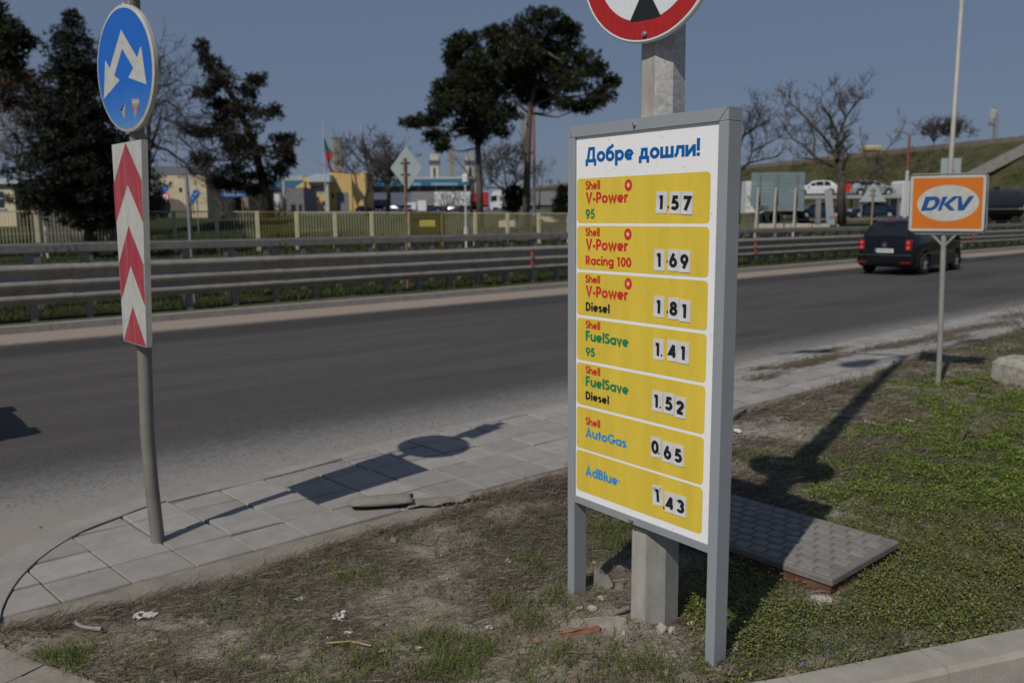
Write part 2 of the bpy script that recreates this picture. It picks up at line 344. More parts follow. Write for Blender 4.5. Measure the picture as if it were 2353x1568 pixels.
# --- pavement of square slabs inside a curving kerb
outer = [(.30, 3.3), (.27, 3.8), (.36, 4.3), (.60, 4.96), (.85, 5.19), (1.12, 5.36), (1.5, 5.45), (2.23, 5.47), (2.97, 5.58), (3.84, 5.68), (5.32, 5.72), (8.2, 5.86), (11.5, 5.96), (17.4, 6.03), (40, 6.05), (120, 6.05)]
inner = [(.48, 3.3), (.45, 3.8), (.5, 4.25), (.69, 4.70), (.97, 5.03), (1.23, 5.17), (1.55, 5.29), (2.25, 5.34), (2.99, 5.45), (3.85, 5.55), (5.33, 5.59), (8.2, 5.73), (11.5, 5.83), (17.4, 5.9), (40, 5.92), (120, 5.92)]
def clip(poly, a, b, c):                          # keep a*x+b*y<=c
    o = []
    for i in range(len(poly)):
        p, q = poly[i], poly[(i+1) % len(poly)]; dp = a*p[0]+b*p[1]-c; dq = a*q[0]+b*q[1]-c
        if dp <= 0: o.append(p)
        if dp*dq < 0: t = dp/(dp-dq); o.append((p[0]+t*(q[0]-p[0]), p[1]+t*(q[1]-p[1])))
    return o
def smooth_line(P):                               # Catmull-Rom through the surveyed kerb points
    o = []
    for i in range(len(P)-1):
        p0, p1, p2, p3 = (np.array(P[max(0, min(len(P)-1, i+k))]) for k in (-1, 0, 1, 2)); m = 4 if i < 8 else 1
        for k in range(m):
            t = k/m; o.append(tuple(.5*((2*p1)+(-p0+p2)*t+(2*p0-5*p1+4*p2-p3)*t*t+(-p0+3*p1-3*p2+p3)*t**3)))
    return o+[P[-1]]
outer_s, inner_s = smooth_line(outer), smooth_line(inner)
mb = MB(); rs = random.Random(3)
def slab_row_top(s): return np.interp(s, [p[0] for p in inner[2:]], [p[1] for p in inner[2:]])
for k in range(-2, 110):
    for j in range(-1, 7):
        x0 = .70+.312*k; y0 = 4.185+.283*j; g = .006
        if j < (1 if x0 > 6 else 0): continue
        cx, cy = x0+.15, y0+.14
        sh = -.10*(1-min(1, max(0, (x0-1)/4)))
        P = [(x0+g+sh*(y0-4.5), y0+g), (x0+.312-g+sh*(y0-4.5), y0+g), (x0+.312-g+sh*(y0-4.2), y0+.283-g), (x0+g+sh*(y0-4.2), y0+.283-g)]
        if j == -1: P = [(P[0][0], P[0][1]+.05), (P[1][0], P[1][1]+.05), P[2], P[3]]
        for (a, b), (c, d) in zip(inner_s[8:-1], inner_s[9:]):
            if c < x0-.6 or a > x0+.9: continue
            nx, ny = -(d-b), c-a; ln = math.hypot(nx, ny); nx /= ln; ny /= ln
            P = clip(P, nx, ny, nx*a+ny*b-.005)
            if len(P) < 3: break
        if len(P) < 3: continue
        area = abs(sum(P[i][0]*P[(i+1) % len(P)][1]-P[(i+1) % len(P)][0]*P[i][1] for i in range(len(P))))/2
        if area < .004: continue
        dz = rs.uniform(-.004, .004); tx, ty = rs.uniform(-.016, .016), rs.uniform(-.016, .016)
        if k == 3 and j == 1: dz, ty = .012, .03
        c0 = [sum(p[0] for p in P)/len(P), sum(p[1] for p in P)/len(P)]
        zz = lambda p: dz+tx*(p[0]-c0[0])+ty*(p[1]-c0[1])
        n = len(P); ins = [(c0[0]+(p[0]-c0[0])*.975, c0[1]+(p[1]-c0[1])*.975) for p in P]
        mb.add([(*p, -.06) for p in P]+[(*p, zz(p)-.006) for p in P]+[(*p, zz(p)) for p in ins],
               [tuple(range(2*n, 3*n))]+[(i, (i+1) % n, n+(i+1) % n, n+i) for i in range(n)]+[(n+i, n+(i+1) % n, 2*n+(i+1) % n, 2*n+i) for i in range(n)])
tag(rf(mb.build('pavement', M['slab'])), kind='structure')
mb = MB()                                         # sandy bedding seen in the joints and along the verge
bx = [(-.0, 2.6), (.4, 3.0)]+[(p[0], p[1]) for p in inner[2:]]
mb.add([(p[0], p[1]-.005, -.011) for p in inner]+[(120, 3.2, -.011), (.48, 3.2, -.011)], [tuple(range(len(inner)+2))])
tag(rf(mb.build('pavement_bedding', mat('sandy_bedding', (.165, .142, .114), .95, var=.18, scale=9, bump=.6, bscale=70, spec=.1))), kind='structure')
mb = MB(); r_ = random.Random(6); xs_ = np.arange(.46, 26, .12); up = [4.165+r_.uniform(-.012, .03) for _ in xs_]
for i in range(len(xs_)-1): mb.add([(xs_[i], 3.7, -.0075), (xs_[i+1], 3.7, -.0075), (xs_[i+1], up[i+1]+(.28 if xs_[i+1] > 6 else 0), -.0075), (xs_[i], up[i]+(.28 if xs_[i] > 6 else 0), -.0075)], [(0, 1, 2, 3)])
tag(rf(mb.build('dust_strip', mat('pale_dust', (.225, .198, .165), .95, var=.15, scale=8, bump=.5, bscale=70, spec=.1))), kind='structure')
mb = MB()
outer, inner = outer_s, inner_s
for i in range(len(outer)-1):
    nseg = max(1, int((outer[i+1][0]-outer[i][0])/1.0)) if outer[i+1][0] < 20 else 6
    for q in range(nseg):
        f0, f1 = q/nseg, (q+1)/nseg-(.006 if i % 4 == 3 or i > 30 else 0)
        lp = lambda a, b, f: (a[0]+(b[0]-a[0])*f, a[1]+(b[1]-a[1])*f)
        A, B = lp(outer[i], outer[i+1], f0), lp(outer[i], outer[i+1], f1); C_, D_ = lp(inner[i], inner[i+1], f1), lp(inner[i], inner[i+1], f0)
        e = .012; mid = lambda a, b: (a[0]+(b[0]-a[0])*e/.14, a[1]+(b[1]-a[1])*e/.14)
        A2, B2 = mid(A, D_), mid(B, C_); zt = .008 if outer[i][0] < 1.4 else -.004
        mb.add([(*A, -.15), (*B, -.15), (*A, zt-.01), (*B, zt-.01), (*A2, zt), (*B2, zt), (*D_, zt), (*C_, zt), (*D_, -.15), (*C_, -.15)],
               [(0, 2, 3, 1), (2, 4, 5, 3), (4, 6, 7, 5), (6, 8, 9, 7)])
tag(rf(mb.build('kerb', M['kerb'])), kind='structure')

# --- median kerb and the field beyond it
mb = MB()
for i in range(-30, 300): mb.box(i*1.0, 15.86, -.2, i*1.0+.992, 16.04, .0+.004*math.sin(i*3.1))
tag(rf(mb.build('median_kerb', M['kerb'])), kind='structure')
def field_mat():
    m = bpy.data.materials.new('rough_grassland'); m.use_nodes = True; N = m.node_tree.nodes; L = m.node_tree.links; b = N["Principled BSDF"]
    tc = N.new("ShaderNodeTexCoord"); sp = N.new("ShaderNodeSeparateXYZ"); L.new(tc.outputs["Object"], sp.inputs[0])
    def noise(s, d=6):
        n = N.new("ShaderNodeTexNoise"); n.inputs["Scale"].default_value = s; n.inputs["Detail"].default_value = d; n.inputs["Roughness"].default_value = .7; L.new(tc.outputs["Object"], n.inputs[0]); return n.outputs[0]
    def ramp(x, c):
        r_ = N.new("ShaderNodeValToRGB"); e = r_.color_ramp.elements
        while len(e) < len(c): e.new(.5)
        for i, (p, q) in enumerate(c): e[i].position = p; e[i].color = (*q, 1)
        L.new(x, r_.inputs[0]); return r_.outputs[0]
    g = ramp(noise(.9), [(.3, (.05, .045, .024)), (.45, (.038, .048, .017)), (.6, (.028, .05, .012)), (.75, (.058, .052, .03))])
    fine = ramp(noise(14), [(.3, (.6, .6, .6)), (.7, (1.35, 1.3, 1.2))])
    mu = N.new("ShaderNodeMixRGB"); mu.blend_type = 'MULTIPLY'; mu.inputs[0].default_value = 1; L.new(g, mu.inputs[1]); L.new(fine, mu.inputs[2])
    mr = N.new("ShaderNodeMapRange"); a = N.new("ShaderNodeMath"); a.operation = 'ADD'; L.new(sp.outputs[1], a.inputs[0])
    sc2 = N.new("ShaderNodeMath"); sc2.operation = 'MULTIPLY'; sc2.inputs[1].default_value = .7; L.new(noise(5), sc2.inputs[0]); L.new(sc2.outputs[0], a.inputs[1])
    L.new(a.outputs[0], mr.inputs[0]); mr.inputs[1].default_value = 16.5; mr.inputs[2].default_value = 16.95; mr.inputs[3].default_value = 1; mr.inputs[4].default_value = 0
    mx = N.new("ShaderNodeMixRGB"); L.new(mr.outputs[0], mx.inputs[0]); L.new(mu.outputs[0], mx.inputs[1]); mx.inputs[2].default_value = (.17, .14, .11, 1)
    L.new(mx.outputs[0], b.inputs["Base Color"]); b.inputs["Roughness"].default_value = .95; b.inputs["Specular IOR Level"].default_value = .1
    bp = N.new("ShaderNodeBump"); bp.inputs["Strength"].default_value = 1; bp.inputs["Distance"].default_value = .05; L.new(noise(12), bp.inputs["Height"]); L.new(bp.outputs[0], b.inputs["Normal"])
    return m
ss = np.concatenate([np.arange(-300, -20, 20), np.arange(-20, 120, 1.0), np.arange(120, 420, 20)]); nn_ = np.concatenate([np.arange(16.04, 22, .35), np.arange(22, 110, 1.5), np.arange(110, 460, 25)])
SS, NN = np.meshgrid(ss, nn_, indexing='ij'); XX = SS*RD[0]+NN*RN[0]; YY = SS*RD[1]+NN*RN[1]
ZZ = field_z(XX, YY)-.012+np.clip((NN-16.1)/.6, 0, 1)*(fbm(SS, NN, 1.6, 5)-.4)*.10
V = np.stack([SS, NN, ZZ], -1).reshape(-1, 3); a, b = SS.shape; I = np.arange(a*b).reshape(a, b)
Q = np.stack([I[:-1, :-1], I[1:, :-1], I[1:, 1:], I[:-1, 1:]], -1).reshape(-1, 4)
tag(rf(np_mesh('field', V, Q, field_mat(), smooth=True)), kind='structure')
# lorry park beyond the fence: a sheet of worn asphalt draped on the rise
xs = np.arange(-120, 96, 4.); ys = np.arange(118, 300, 4.); XX, YY = np.meshgrid(xs, ys, indexing='ij'); a, b = XX.shape; I = np.arange(a*b).reshape(a, b)
V = np.stack([XX, YY, field_z(XX, YY)+.07], -1).reshape(-1, 3); Q = np.stack([I[:-1, :-1], I[1:, :-1], I[1:, 1:], I[:-1, 1:]], -1).reshape(-1, 4)
tag(np_mesh('lorry_park', V, Q, mat('worn_asphalt', (.10, .10, .10), .9, var=.25, scale=.4, spec=.2), smooth=True), kind='structure')

# --- road embankment rising on the right
crest = [np.array(p) for p in ((2., 196, 7.), (10.2, 170, 7.4), (21, 140, 7.5), (31.6, 116, 7.6), (38.5, 94, 7.7), (45.2, 74, 7.75), (54, 47, 7.8), (66, 12, 7.8))]
EK = 1.25; crest = [np.array([p[0]*EK, p[1]*EK, 1.75+(p[2]-1.75)*EK]) for p in crest]
D_ = np.array([-.30, .954]); Nn = np.array([-.954, -.30])             # downhill direction, towards the lorry park
rows_ = []; tt = np.linspace(0, 1, 90); cr = np.array(crest); cl = np.linspace(0, 1, len(crest))
CR = np.stack([np.interp(tt, cl, cr[:, k]) for k in range(3)], -1); prof = [(60, 0.), (12, 0.), (.05, 0.), (0, -.02), (-2.4, -1.1), (-6, -2.95), (-10.8, -5.4), (-15, -7.5), (-18, -8.6), (-24, -9.6)]
V = []
for i, c in enumerate(CR):
    for j, (o, dz) in enumerate(prof):
        p = c[:2]-Nn*o; V.append((p[0], p[1], c[2]+dz+(.35*(fbm(np.array([i*.5]), np.array([j*.9]), 1., 9)[0]-.5) if j > 3 else 0)))
I = np.arange(len(CR)*len(prof)).reshape(len(CR), -1); Q = np.stack([I[:-1, :-1], I[1:, :-1], I[1:, 1:], I[:-1, 1:]], -1).reshape(-1, 4)
tag(np_mesh('embankment', V, Q, mat('embankment_turf', (.030, .046, .012), .95, col2=(.092, .072, .042), scale=.55, bump=1, bscale=3, spec=.1), smooth=True), kind='structure')
mb = MB()                                         # pale concrete edge of the road on top
for i in range(len(CR)-1):
    c, d = CR[i], CR[i+1]; o = Nn*.5
    mb.add([(c[0]+o[0]*.3, c[1]+o[1]*.3, c[2]-.25), (d[0]+o[0]*.3, d[1]+o[1]*.3, d[2]-.25), (d[0]+o[0]*.3, d[1]+o[1]*.3, d[2]+.5), (c[0]+o[0]*.3, c[1]+o[1]*.3, c[2]+.5), (c[0]-o[0]*.4, c[1]-o[1]*.4, c[2]+.5), (d[0]-o[0]*.4, d[1]-o[1]*.4, d[2]+.5)], [(0, 1, 2, 3), (3, 2, 5, 4)])
tag(mb.build('bridge_road_edge', mat('dusty_parapet', (.17, .14, .11), .9, var=.2, scale=.8)), kind='structure')
mb = MB()                                         # concrete drainage chute down the slope
a0 = np.array([57., 91.2, 9.3]); a1 = at(2232, 408, 88.5)
for k in range(30):
    f0, f1 = k/30, (k+1)/30-.006; p = a0+(a1-a0)*f0; q = a0+(a1-a0)*f1
    for dx, ww, zz in ((-1.5, 2.5, .2), (1.0, .42, .46)):
        mb.add([(p[0]+dx, p[1]+.3, p[2]+zz-.6), (p[0]+dx+ww, p[1]+.3, p[2]+zz-.6), (p[0]+dx+ww, p[1]-.7, p[2]+zz), (p[0]+dx, p[1]-.7, p[2]+zz),
                (q[0]+dx, q[1]+.3, q[2]+zz-.6), (q[0]+dx+ww, q[1]+.3, q[2]+zz-.6), (q[0]+dx+ww, q[1]-.7, q[2]+zz), (q[0]+dx, q[1]-.7, q[2]+zz)],
               [(0, 1, 2, 3), (7, 6, 5, 4), (3, 2, 6, 7), (0, 4, 5, 1), (1, 5, 6, 2), (0, 3, 7, 4)])
tag(mb.build('drainage_chute', mat('chute_concrete', (.2, .19, .17), .9, var=.15, scale=2)), 'pale stepped concrete chute running down the grassy embankment', 'drain')

# --- verge of bare earth between pavement and forecourt kerb
def verge_edge(s): return np.interp(s, [.3, .6, 1.0, 1.5, 2.0, 2.6, 3.2, 3.85, 5.0, 6.1, 7.4, 8.7, 10.3, 11.7, 13.8, 20, 40], [4.10, 4.06, 3.99, 3.95, 4.03, 4.0, 4.09, 4.08, 4.22, 4.35, 4.45, 4.48, 4.75, 4.68, 4.77, 4.9, 5.])
def kerb_line_y(x): return np.interp(x, [-2.6, -2.12, -1.85, -1.58, -1.2, -.6, .2, 1.01, 2.13, 3.6, 6, 12], [3.55, 3.27, 3.12, 2.99, 2.85, 2.72, 2.74, 2.95, 3.31, 3.75, 4.5, 6.4])
xs = np.concatenate([np.arange(-2.75, 4.2, .03), np.arange(4.2, 16, .09)]); ys = np.concatenate([np.arange(2.55, 6.5, .03), np.arange(6.5, 20, .09)])
XX, YY = np.meshgrid(xs, ys, indexing='ij'); S_ = XX*RD[0]+YY*RD[1]; N_ = XX*RN[0]+YY*RN[1]
dv = verge_edge(S_)-N_+.16*(fbm(XX, YY, 5, 3)-.5); dk = (YY-kerb_line_y(XX))*.94
dd = np.minimum(dv, dk)
ZZ = np.where(dv < dk, np.clip(dv/.25, -1, 1)*.022, np.clip(dk/.1, -.6, 1)*.02)+(fbm(XX, YY, 1.3, 1)-.5)*.03*np.clip(dd/.4, 0, 1)+(fbm(XX, YY, 9, 2, 3)-.5)*.022*np.clip(dd/.06, 0, 1)
ok = (dd > -.035) & (S_ > .1)
a, b = XX.shape; I = np.arange(a*b).reshape(a, b); Q = np.stack([I[:-1, :-1], I[1:, :-1], I[1:, 1:], I[:-1, 1:]], -1).reshape(-1, 4)
keep = ok.ravel()[Q].all(1); V = np.stack([XX, YY, ZZ], -1).reshape(-1, 3)
used = np.unique(Q[keep]); rm = np.full(a*b, -1); rm[used] = np.arange(len(used))
tag(np_mesh('verge', V[used], rm[Q[keep]], M['earth'], smooth=True), kind='structure')
def verge_z(x, y):
    s = x*RD[0]+y*RD[1]; n = x*RN[0]+y*RN[1]; dv = verge_edge(s)-n; dk = (y-kerb_line_y(x))*.94; d = np.minimum(dv, dk)
    return np.where(dv < dk, np.clip(dv/.25, -1, 1)*.022, np.clip(dk/.1, -.6, 1)*.02)+(fbm(x, y, 1.3, 1)-.5)*.03*np.clip(d/.4, 0, 1)+(fbm(x, y, 9, 2, 3)-.5)*.022*np.clip(d/.06, 0, 1)
# forecourt kerb at the bottom right and the broken kerb at the bottom left
mb = MB()
kx = [.0, .5, 1.01, 1.6, 2.13, 2.9, 3.6, 4.8, 6.0, 9, 12]
for i in range(len(kx)-1):
    A = np.array([kx[i], kerb_line_y(kx[i])]); B = np.array([kx[i+1]-.004, kerb_line_y(kx[i+1]-.004)]); d = (B-A)/np.linalg.norm(B-A); n = np.array([d[1], -d[0]])
    pr = [(0, -.2), (0, .022), (.008, .03), (.145, .032), (.165, .015), (.18, -.11)]
    mb.add([(*(A+n*o), z) for o, z in pr]+[(*(B+n*o), z) for o, z in pr], [(j, j+1, j+7, j+6) for j in range(5)]+[(5, 4, 3, 2, 1, 0), (6, 7, 8, 9, 10, 11)])
tag(mb.build('forecourt_kerb', mat('kerb_buff', (.31, .285, .24), .9, var=.12, scale=5, bump=.3, bscale=120, spec=.2)), kind='structure')
mb = MB()
kx = [-2.75, -2.45, -2.12, -1.85, -1.58, -1.3, -1.0, -.6]
for i in range(len(kx)-1):
    A = np.array([kx[i], kerb_line_y(kx[i])]); B = np.array([kx[i+1]-.006, kerb_line_y(kx[i+1]-.006)]); d = (B-A)/np.linalg.norm(B-A); n = np.array([d[1], -d[0]])
    pr = [(0, -.15), (0, .004), (.012, .012), (.34, .010), (.36, -.12)]
    mb.add([(*(A+n*o), z) for o, z in pr]+[(*(B+n*o), z) for o, z in pr], [(j, j+1, j+6, j+5) for j in range(4)]+[(4, 3, 2, 1, 0), (5, 6, 7, 8, 9)])
tag(mb.build('island_kerb', mat('kerb_sandy', (.24, .215, .18), .9, var=.16, scale=6, bump=.5, bscale=60, spec=.15)), kind='structure')
mb = MB(); mb.add([(-8, -6, -.09), (14, -6, -.09), (14, 7.2, -.09), (3.4, 3.3, -.09), (.2, 2.6, -.09), (-3, 3.0, -.09), (-8, 3.0, -.09)], [tuple(range(7))])
tag(mb.build('forecourt', M['concrete']), kind='structure')

mb = MB(); cpt = gr(1712, 992); r_ = random.Random(12); P = []
for i in range(40):
    a = 2*math.pi*i/40; q = 1+.18*math.sin(3*a+1)+.12*math.sin(7*a)+r_.uniform(-.07, .07); P.append((cpt[0]+(.62*math.cos(a)*RD[0]*q-.34*math.sin(a)*RN[0]*-q), cpt[1]+(.62*math.cos(a)*RD[1]*q+.34*math.sin(a)*RN[1]*q)))
rings = [1, .75, .5, .25]; V = []
for k in rings: V += [(cpt[0]+(x-cpt[0])*k, cpt[1]+(y-cpt[1])*k) for x, y in P]
V.append((cpt[0], cpt[1])); X = np.array(V); Zp = verge_z(X[:, 0], X[:, 1])+.006; Zp[:40] -= .012
mb.add([(x, y, z) for (x, y), z in zip(V, Zp)], [(k*40+i, k*40+(i+1) % 40, (k+1)*40+(i+1) % 40, (k+1)*40+i) for k in range(3) for i in range(40)]+[(120+i, 120+(i+1) % 40, 160) for i in range(40)])
tag(mb.build('sand_patch', mat('pale_sand', (.27, .24, .20), .95, var=.16, scale=9, bump=.6, bscale=60, spec=.1), smooth=True), kind='structure')

# ================================================================ NEAR THINGS
SIGN_ANG = R(-51.977)
# --- fuel price sign
t = thing('fuel_price_sign', 'tall grey framed fuel price board with seven yellow price rows', 'price sign', (.2449, 3.6862, 0), SIGN_ANG)
Wd, Dp, Ht, fw = .840, .0775, 2.1155, .0265
mb = MB(); b_ = .003
mb.bbox(0, 0, -.25, .044, Dp, Ht-.0445, b_); mb.bbox(Wd-.044, 0, -.25, Wd, Dp, Ht-.0445, b_)
fr = mb.build('post', M['alu'], t); fr.name = 'post'
# split the two posts into their own meshes
bpy.data.objects.remove(fr)
for x0 in (0, Wd-.044):
    mb = MB(); mb.bbox(x0, 0, -.25, x0+.044, Dp, Ht-.046, b_); mb.build('post', M['alu'], t)
mb = MB()                                          # mitred head rail
mb.add([(0, 0, Ht-.045), (.044, 0, Ht-.045), (Wd-.044, 0, Ht-.045), (Wd, 0, Ht-.045), (Wd, 0, Ht), (0, 0, Ht), (0, Dp, Ht-.045), (Wd, Dp, Ht-.045), (Wd, Dp, Ht), (0, Dp, Ht)],
       [(0, 3, 4, 5), (5, 4, 8, 9), (3, 7, 8, 4), (0, 5, 9, 6), (7, 6, 9, 8), (0, 6, 7, 3)])
mb.build('head_rail', M['alu'], t)
mb = MB(); mb.box(.0445, .004, .470, Wd-.0445, Dp-.004, .5); mb.build('bottom_rail', M['alu'], t)
MB().add([(.002, -.0006, Ht-.0015), (.0035, -.0006, Ht-.0005), (.0275, -.0006, Ht-.0445), (.026, -.0006, Ht-.0455)], [(0, 1, 2, 3)]).build('mitre_seam', M['dark'], t)
MB().add([(Wd-.0035, -.0006, Ht-.0005), (Wd-.002, -.0006, Ht-.0015), (Wd-.0415, -.0006, Ht-.0455), (Wd-.043, -.0006, Ht-.0445)], [(0, 1, 2, 3)]).build('mitre_seam', M['dark'], t)
PY = .011                                           # the print sits a little back in the frame
mb = MB(); mb.prism([(.0445, .5005), (.7955, .5005), (.7955, Ht-.0455), (.0445, Ht-.0455)][::1], PY, .022); panel = mb.build('panel', M['white'], t)
lettering('Добре дошли!', .101, .708, 1.963, .0605, M['blue'], panel, PY-.0006, slope=-.013)
rows = [(1.8975, 1.712), (1.7, 1.5155), (1.503, 1.319), (1.306, 1.122), (1.1095, .924), (.912, .726), (.716, .53)]
for z1, z0 in rows:
    r_ = MB().flat(rrect(.0495, z0, .7595, z1, .017), PY-.0006).build('price_row', M['yellow'], panel)
LT = [('Shell', .103, .190, 1.8508, .036, 'red'), ('V-Power', .105, .351, 1.794, .0455, 'red'), ('95', .104, .1584, 1.73, .0400, 'green'),
      ('Shell', .103, .190, 1.6573, .0345, 'red'), ('V-Power', .106, .353, 1.5995, .0470, 'red'), ('Racing 100', .105, .372, 1.5372, .038, 'red'),
      ('Shell', .104, .1935, 1.4605, .033, 'red'), ('V-Power', .107, .357, 1.402, .0465, 'red'), ('Diesel', .1065, .2516, 1.3395, .0375, 'black'),
      ('Shell', .1065, .1955, 1.264, .0335, 'red'), ('FuelSave', .107, .362, 1.2105, .0440, 'green'), ('95', .1075, .1645, 1.145, .0372, 'green'),
      ('Shell', .1075, .1973, 1.0665, .0335, 'red'), ('FuelSave', .108, .365, 1.0125, .0440, 'green'), ('Diesel', .1085, .2518, .952, .0365, 'black'),
      ('Shell', .109, .1994, .8398, .0340, 'red'), ('AutoGas', .1095, .3557, .785, .0415, 'sky'), ('AdBlue', .1105, .3076, .61, .0448, 'sky')]
for tx, x0, x1, z0, h, c in LT: lettering(tx, x0, x1, z0, h, M[c], panel, PY-.0014)
mb = MB(); ribbon(mb, arc(.3170, .6316, .0052, .0052, 0, 360, 12), .0012, PY-.0013, lambda a, b: (a, b)); lettering('R', .3150, .3190, .6296, .004, M['sky'], panel, PY-.0016); mb.build('registered_mark', M['sky'], panel)
for ex_, ez in ((.3508, 1.8617), (.3512, 1.6678), (.356, 1.4695)):
    e = MB().flat(ell(ex_, ez, .0205, .0235, 28), PY-.0014).build('emblem', M['red'], panel)
    st = []
    for i in range(20):
        a = R(90+18*i+(0 if i % 2 else 4)); rr = .0140 if i % 2 == 0 else .0050; st.append((ex_+rr*.85*math.cos(a), ez+rr*math.sin(a)))
    MB().flat(st, PY-.0019).build('sunburst', mat('pale_yellow_print', (.75, .66, .35), .4, var=.03), e)
digits = [("157", [(.5272, 1.7916, -2.3), (.5966, 1.7884, -1.7), (.6544, 1.786, -3.0)]), ("169", [(.5217, 1.5716, .9), (.5926, 1.5727, 0), (.6482, 1.5705, -.6)]),
          ("181", [(.5234, 1.3896, -1), (.5988, 1.3888, .9), (.6543, 1.3839, -1)]), ("141", [(.5254, 1.2213, .6), (.5978, 1.2246, 1.4), (.6524, 1.223, -.4)]),
          ("152", [(.5236, 1.0133, .5), (.5847, 1.0145, -.5), (.6428, 1.0086, -1.2)]), ("065", [(.5201, .8246, 1.8), (.5826, .817, 1.7), (.6382, .8169, 2.3)]),
          ("143", [(.5334, .6273, 4.4), (.6003, .6148, 1.8), (.6554, .6155, -.5)])]
for ri, (dg, pos) in enumerate(digits):
    for ci, (ch, (cx, cz, an)) in enumerate(zip(dg, pos)):
        g = bpy.data.objects.new('digit_card', None)
        mb = MB(); yo = -.0014-.0007*ci; mb.prism(rrect(-.0272, -.0412, .0272, .0412, .0015, 2), PY-.0011+yo*.9, PY-.0008)
        cd = mb.build('digit_card', M['card'], t); cd.location = (cx, 0, cz); cd.rotation_euler = (0, -R(an), 0)
        bpy.data.objects.remove(g)
        hh = .052; ww = (.012 if ch == '1' else .0175); off = 0.0 if not (ri in (3, 4, 5) and ci == 0) else -.004
        lettering(ch, off-ww*1.05, off+ww*1.05, -.026, hh, M['black'], cd, PY+yo-.0016, name='numeral', t=.25)
        if ri in (3, 4, 5) and ci == 0: MB().flat(ell(.0165, -.0215, .0042, .0047, 12), PY+yo-.0016).build('decimal_point', M['black'], cd)
        if ri == 6 and ci == 0:                      # remains of an older numeral glued over
            mb = MB(); rs = random.Random(4)
            for k in range(16):
                x, z = rs.uniform(-.022, .022), rs.uniform(.018, .037); mb.flat(ell(x, z, rs.uniform(.0008, .0026), rs.uniform(.0008, .003), 6), PY+yo-.0018)
            mb.build('torn_print', M['black'], cd)
for dx, dz in ((.5611, 1.773), (.5614, 1.567), (.5668, 1.373), (.5669, .5845)):
    MB().flat(ell(dx, dz, .0042, .0062, 12), PY-.0014).build('decimal_point', mat('brown_dot', (.05, .04, .015), .5), panel)
mb = MB(); rs = random.Random(11)                   # fly specks and scuffs
for k in range(190):
    x, z = rs.uniform(.03, .79), rs.uniform(.51, 2.05); a = rs.uniform(0, 3.1); l, q = rs.uniform(.0006, .0026), rs.uniform(.0005, .001)
    mb.flat([(x+math.cos(a)*l*i-math.sin(a)*q*j, z+math.sin(a)*l*i+math.cos(a)*q*j) for i, j in ((-1, -1), (1, -1), (1, 1), (-1, 1))], PY-.0011)
mb.build('specks', mat('speck_brown', (.09, .07, .05), .8), panel)['kind'] = 'stuff'
for bx_, bz in ((.392, 2.0925), (.401, .487)):
    mb = MB(); mb.tube([(bx_, -.006, bz), (bx_, 0.004, bz)], .0085, 14); mb.tube([(bx_, -.012, bz), (bx_, -.005, bz)], .0062, 6); mb.build('bolt', M['chrome'], t)

# --- octagonal lamp post
LP = np.array([.605, 3.452]); POST_H = 8.2; tp = sunback(gr(2088, 819), POST_H)
t = thing('street_lamp', 'galvanised octagonal lamp post rising behind the fuel price board', 'street lamp', (LP[0], LP[1], 0), R(-7))
mb = MB()
def octo(z, r): return [(r*math.cos(R(22.5+45*i)), r*math.sin(R(22.5+45*i)), z) for i in range(8)]
lv = [(-.3, .1085), (0, .1075), (.54, .104), (.62, .1035), (2.4, .090), (POST_H, .048)]
for i, (z, r) in enumerate(lv): mb.v += octo(z, r)
for i in range(len(lv)-1): mb.f += [(i*8+j, i*8+(j+1) % 8, i*8+8+(j+1) % 8, i*8+8+j) for j in range(8)]
def galv_mat():
    m = bpy.data.materials.new('spangled_zinc'); m.use_nodes = True; N = m.node_tree.nodes; L = m.node_tree.links; b = N["Principled BSDF"]
    tc = N.new("ShaderNodeTexCoord"); vo = N.new("ShaderNodeTexVoronoi"); vo.inputs["Scale"].default_value = 70; vo.inputs["Randomness"].default_value = 1
    nz = N.new("ShaderNodeTexNoise"); nz.inputs["Scale"].default_value = 9; nz.inputs["Detail"].default_value = 8; nz.inputs["Roughness"].default_value = .7
    L.new(tc.outputs["Object"], vo.inputs[0]); L.new(tc.outputs["Object"], nz.inputs[0])
    sx = N.new("ShaderNodeSeparateColor"); L.new(vo.outputs["Color"], sx.inputs[0])
    mr = N.new("ShaderNodeMapRange"); L.new(sx.outputs[0], mr.inputs[0]); mr.inputs[3].default_value = .34; mr.inputs[4].default_value = .50
    cr = N.new("ShaderNodeValToRGB"); e = cr.color_ramp.elements; e[0].position = .32; e[1].position = .7; e[0].color = (.74, .72, .67, 1); e[1].color = (1, 1, 1, 1); L.new(nz.outputs[0], cr.inputs[0])
    mu = N.new("ShaderNodeMixRGB"); mu.blend_type = 'MULTIPLY'; mu.inputs[0].default_value = 1; L.new(mr.outputs[0], mu.inputs[1]); L.new(cr.outputs[0], mu.inputs[2])
    L.new(mu.outputs[0], b.inputs["Base Color"]); b.inputs["Metallic"].default_value = .15; b.inputs["Roughness"].default_value = .55
    return m
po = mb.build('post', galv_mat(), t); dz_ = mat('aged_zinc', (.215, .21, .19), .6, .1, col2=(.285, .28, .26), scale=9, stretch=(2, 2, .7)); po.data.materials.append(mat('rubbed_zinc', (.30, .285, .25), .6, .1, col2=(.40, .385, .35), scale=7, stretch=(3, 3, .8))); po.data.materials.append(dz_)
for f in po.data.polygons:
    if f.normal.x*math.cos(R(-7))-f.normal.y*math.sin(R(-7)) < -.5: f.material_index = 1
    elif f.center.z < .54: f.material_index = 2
mb = MB(); a8, b8 = octo(.448, .118), octo(.63, .116); mb.v += a8+b8+octo(.448, .105)+octo(.63, .10)
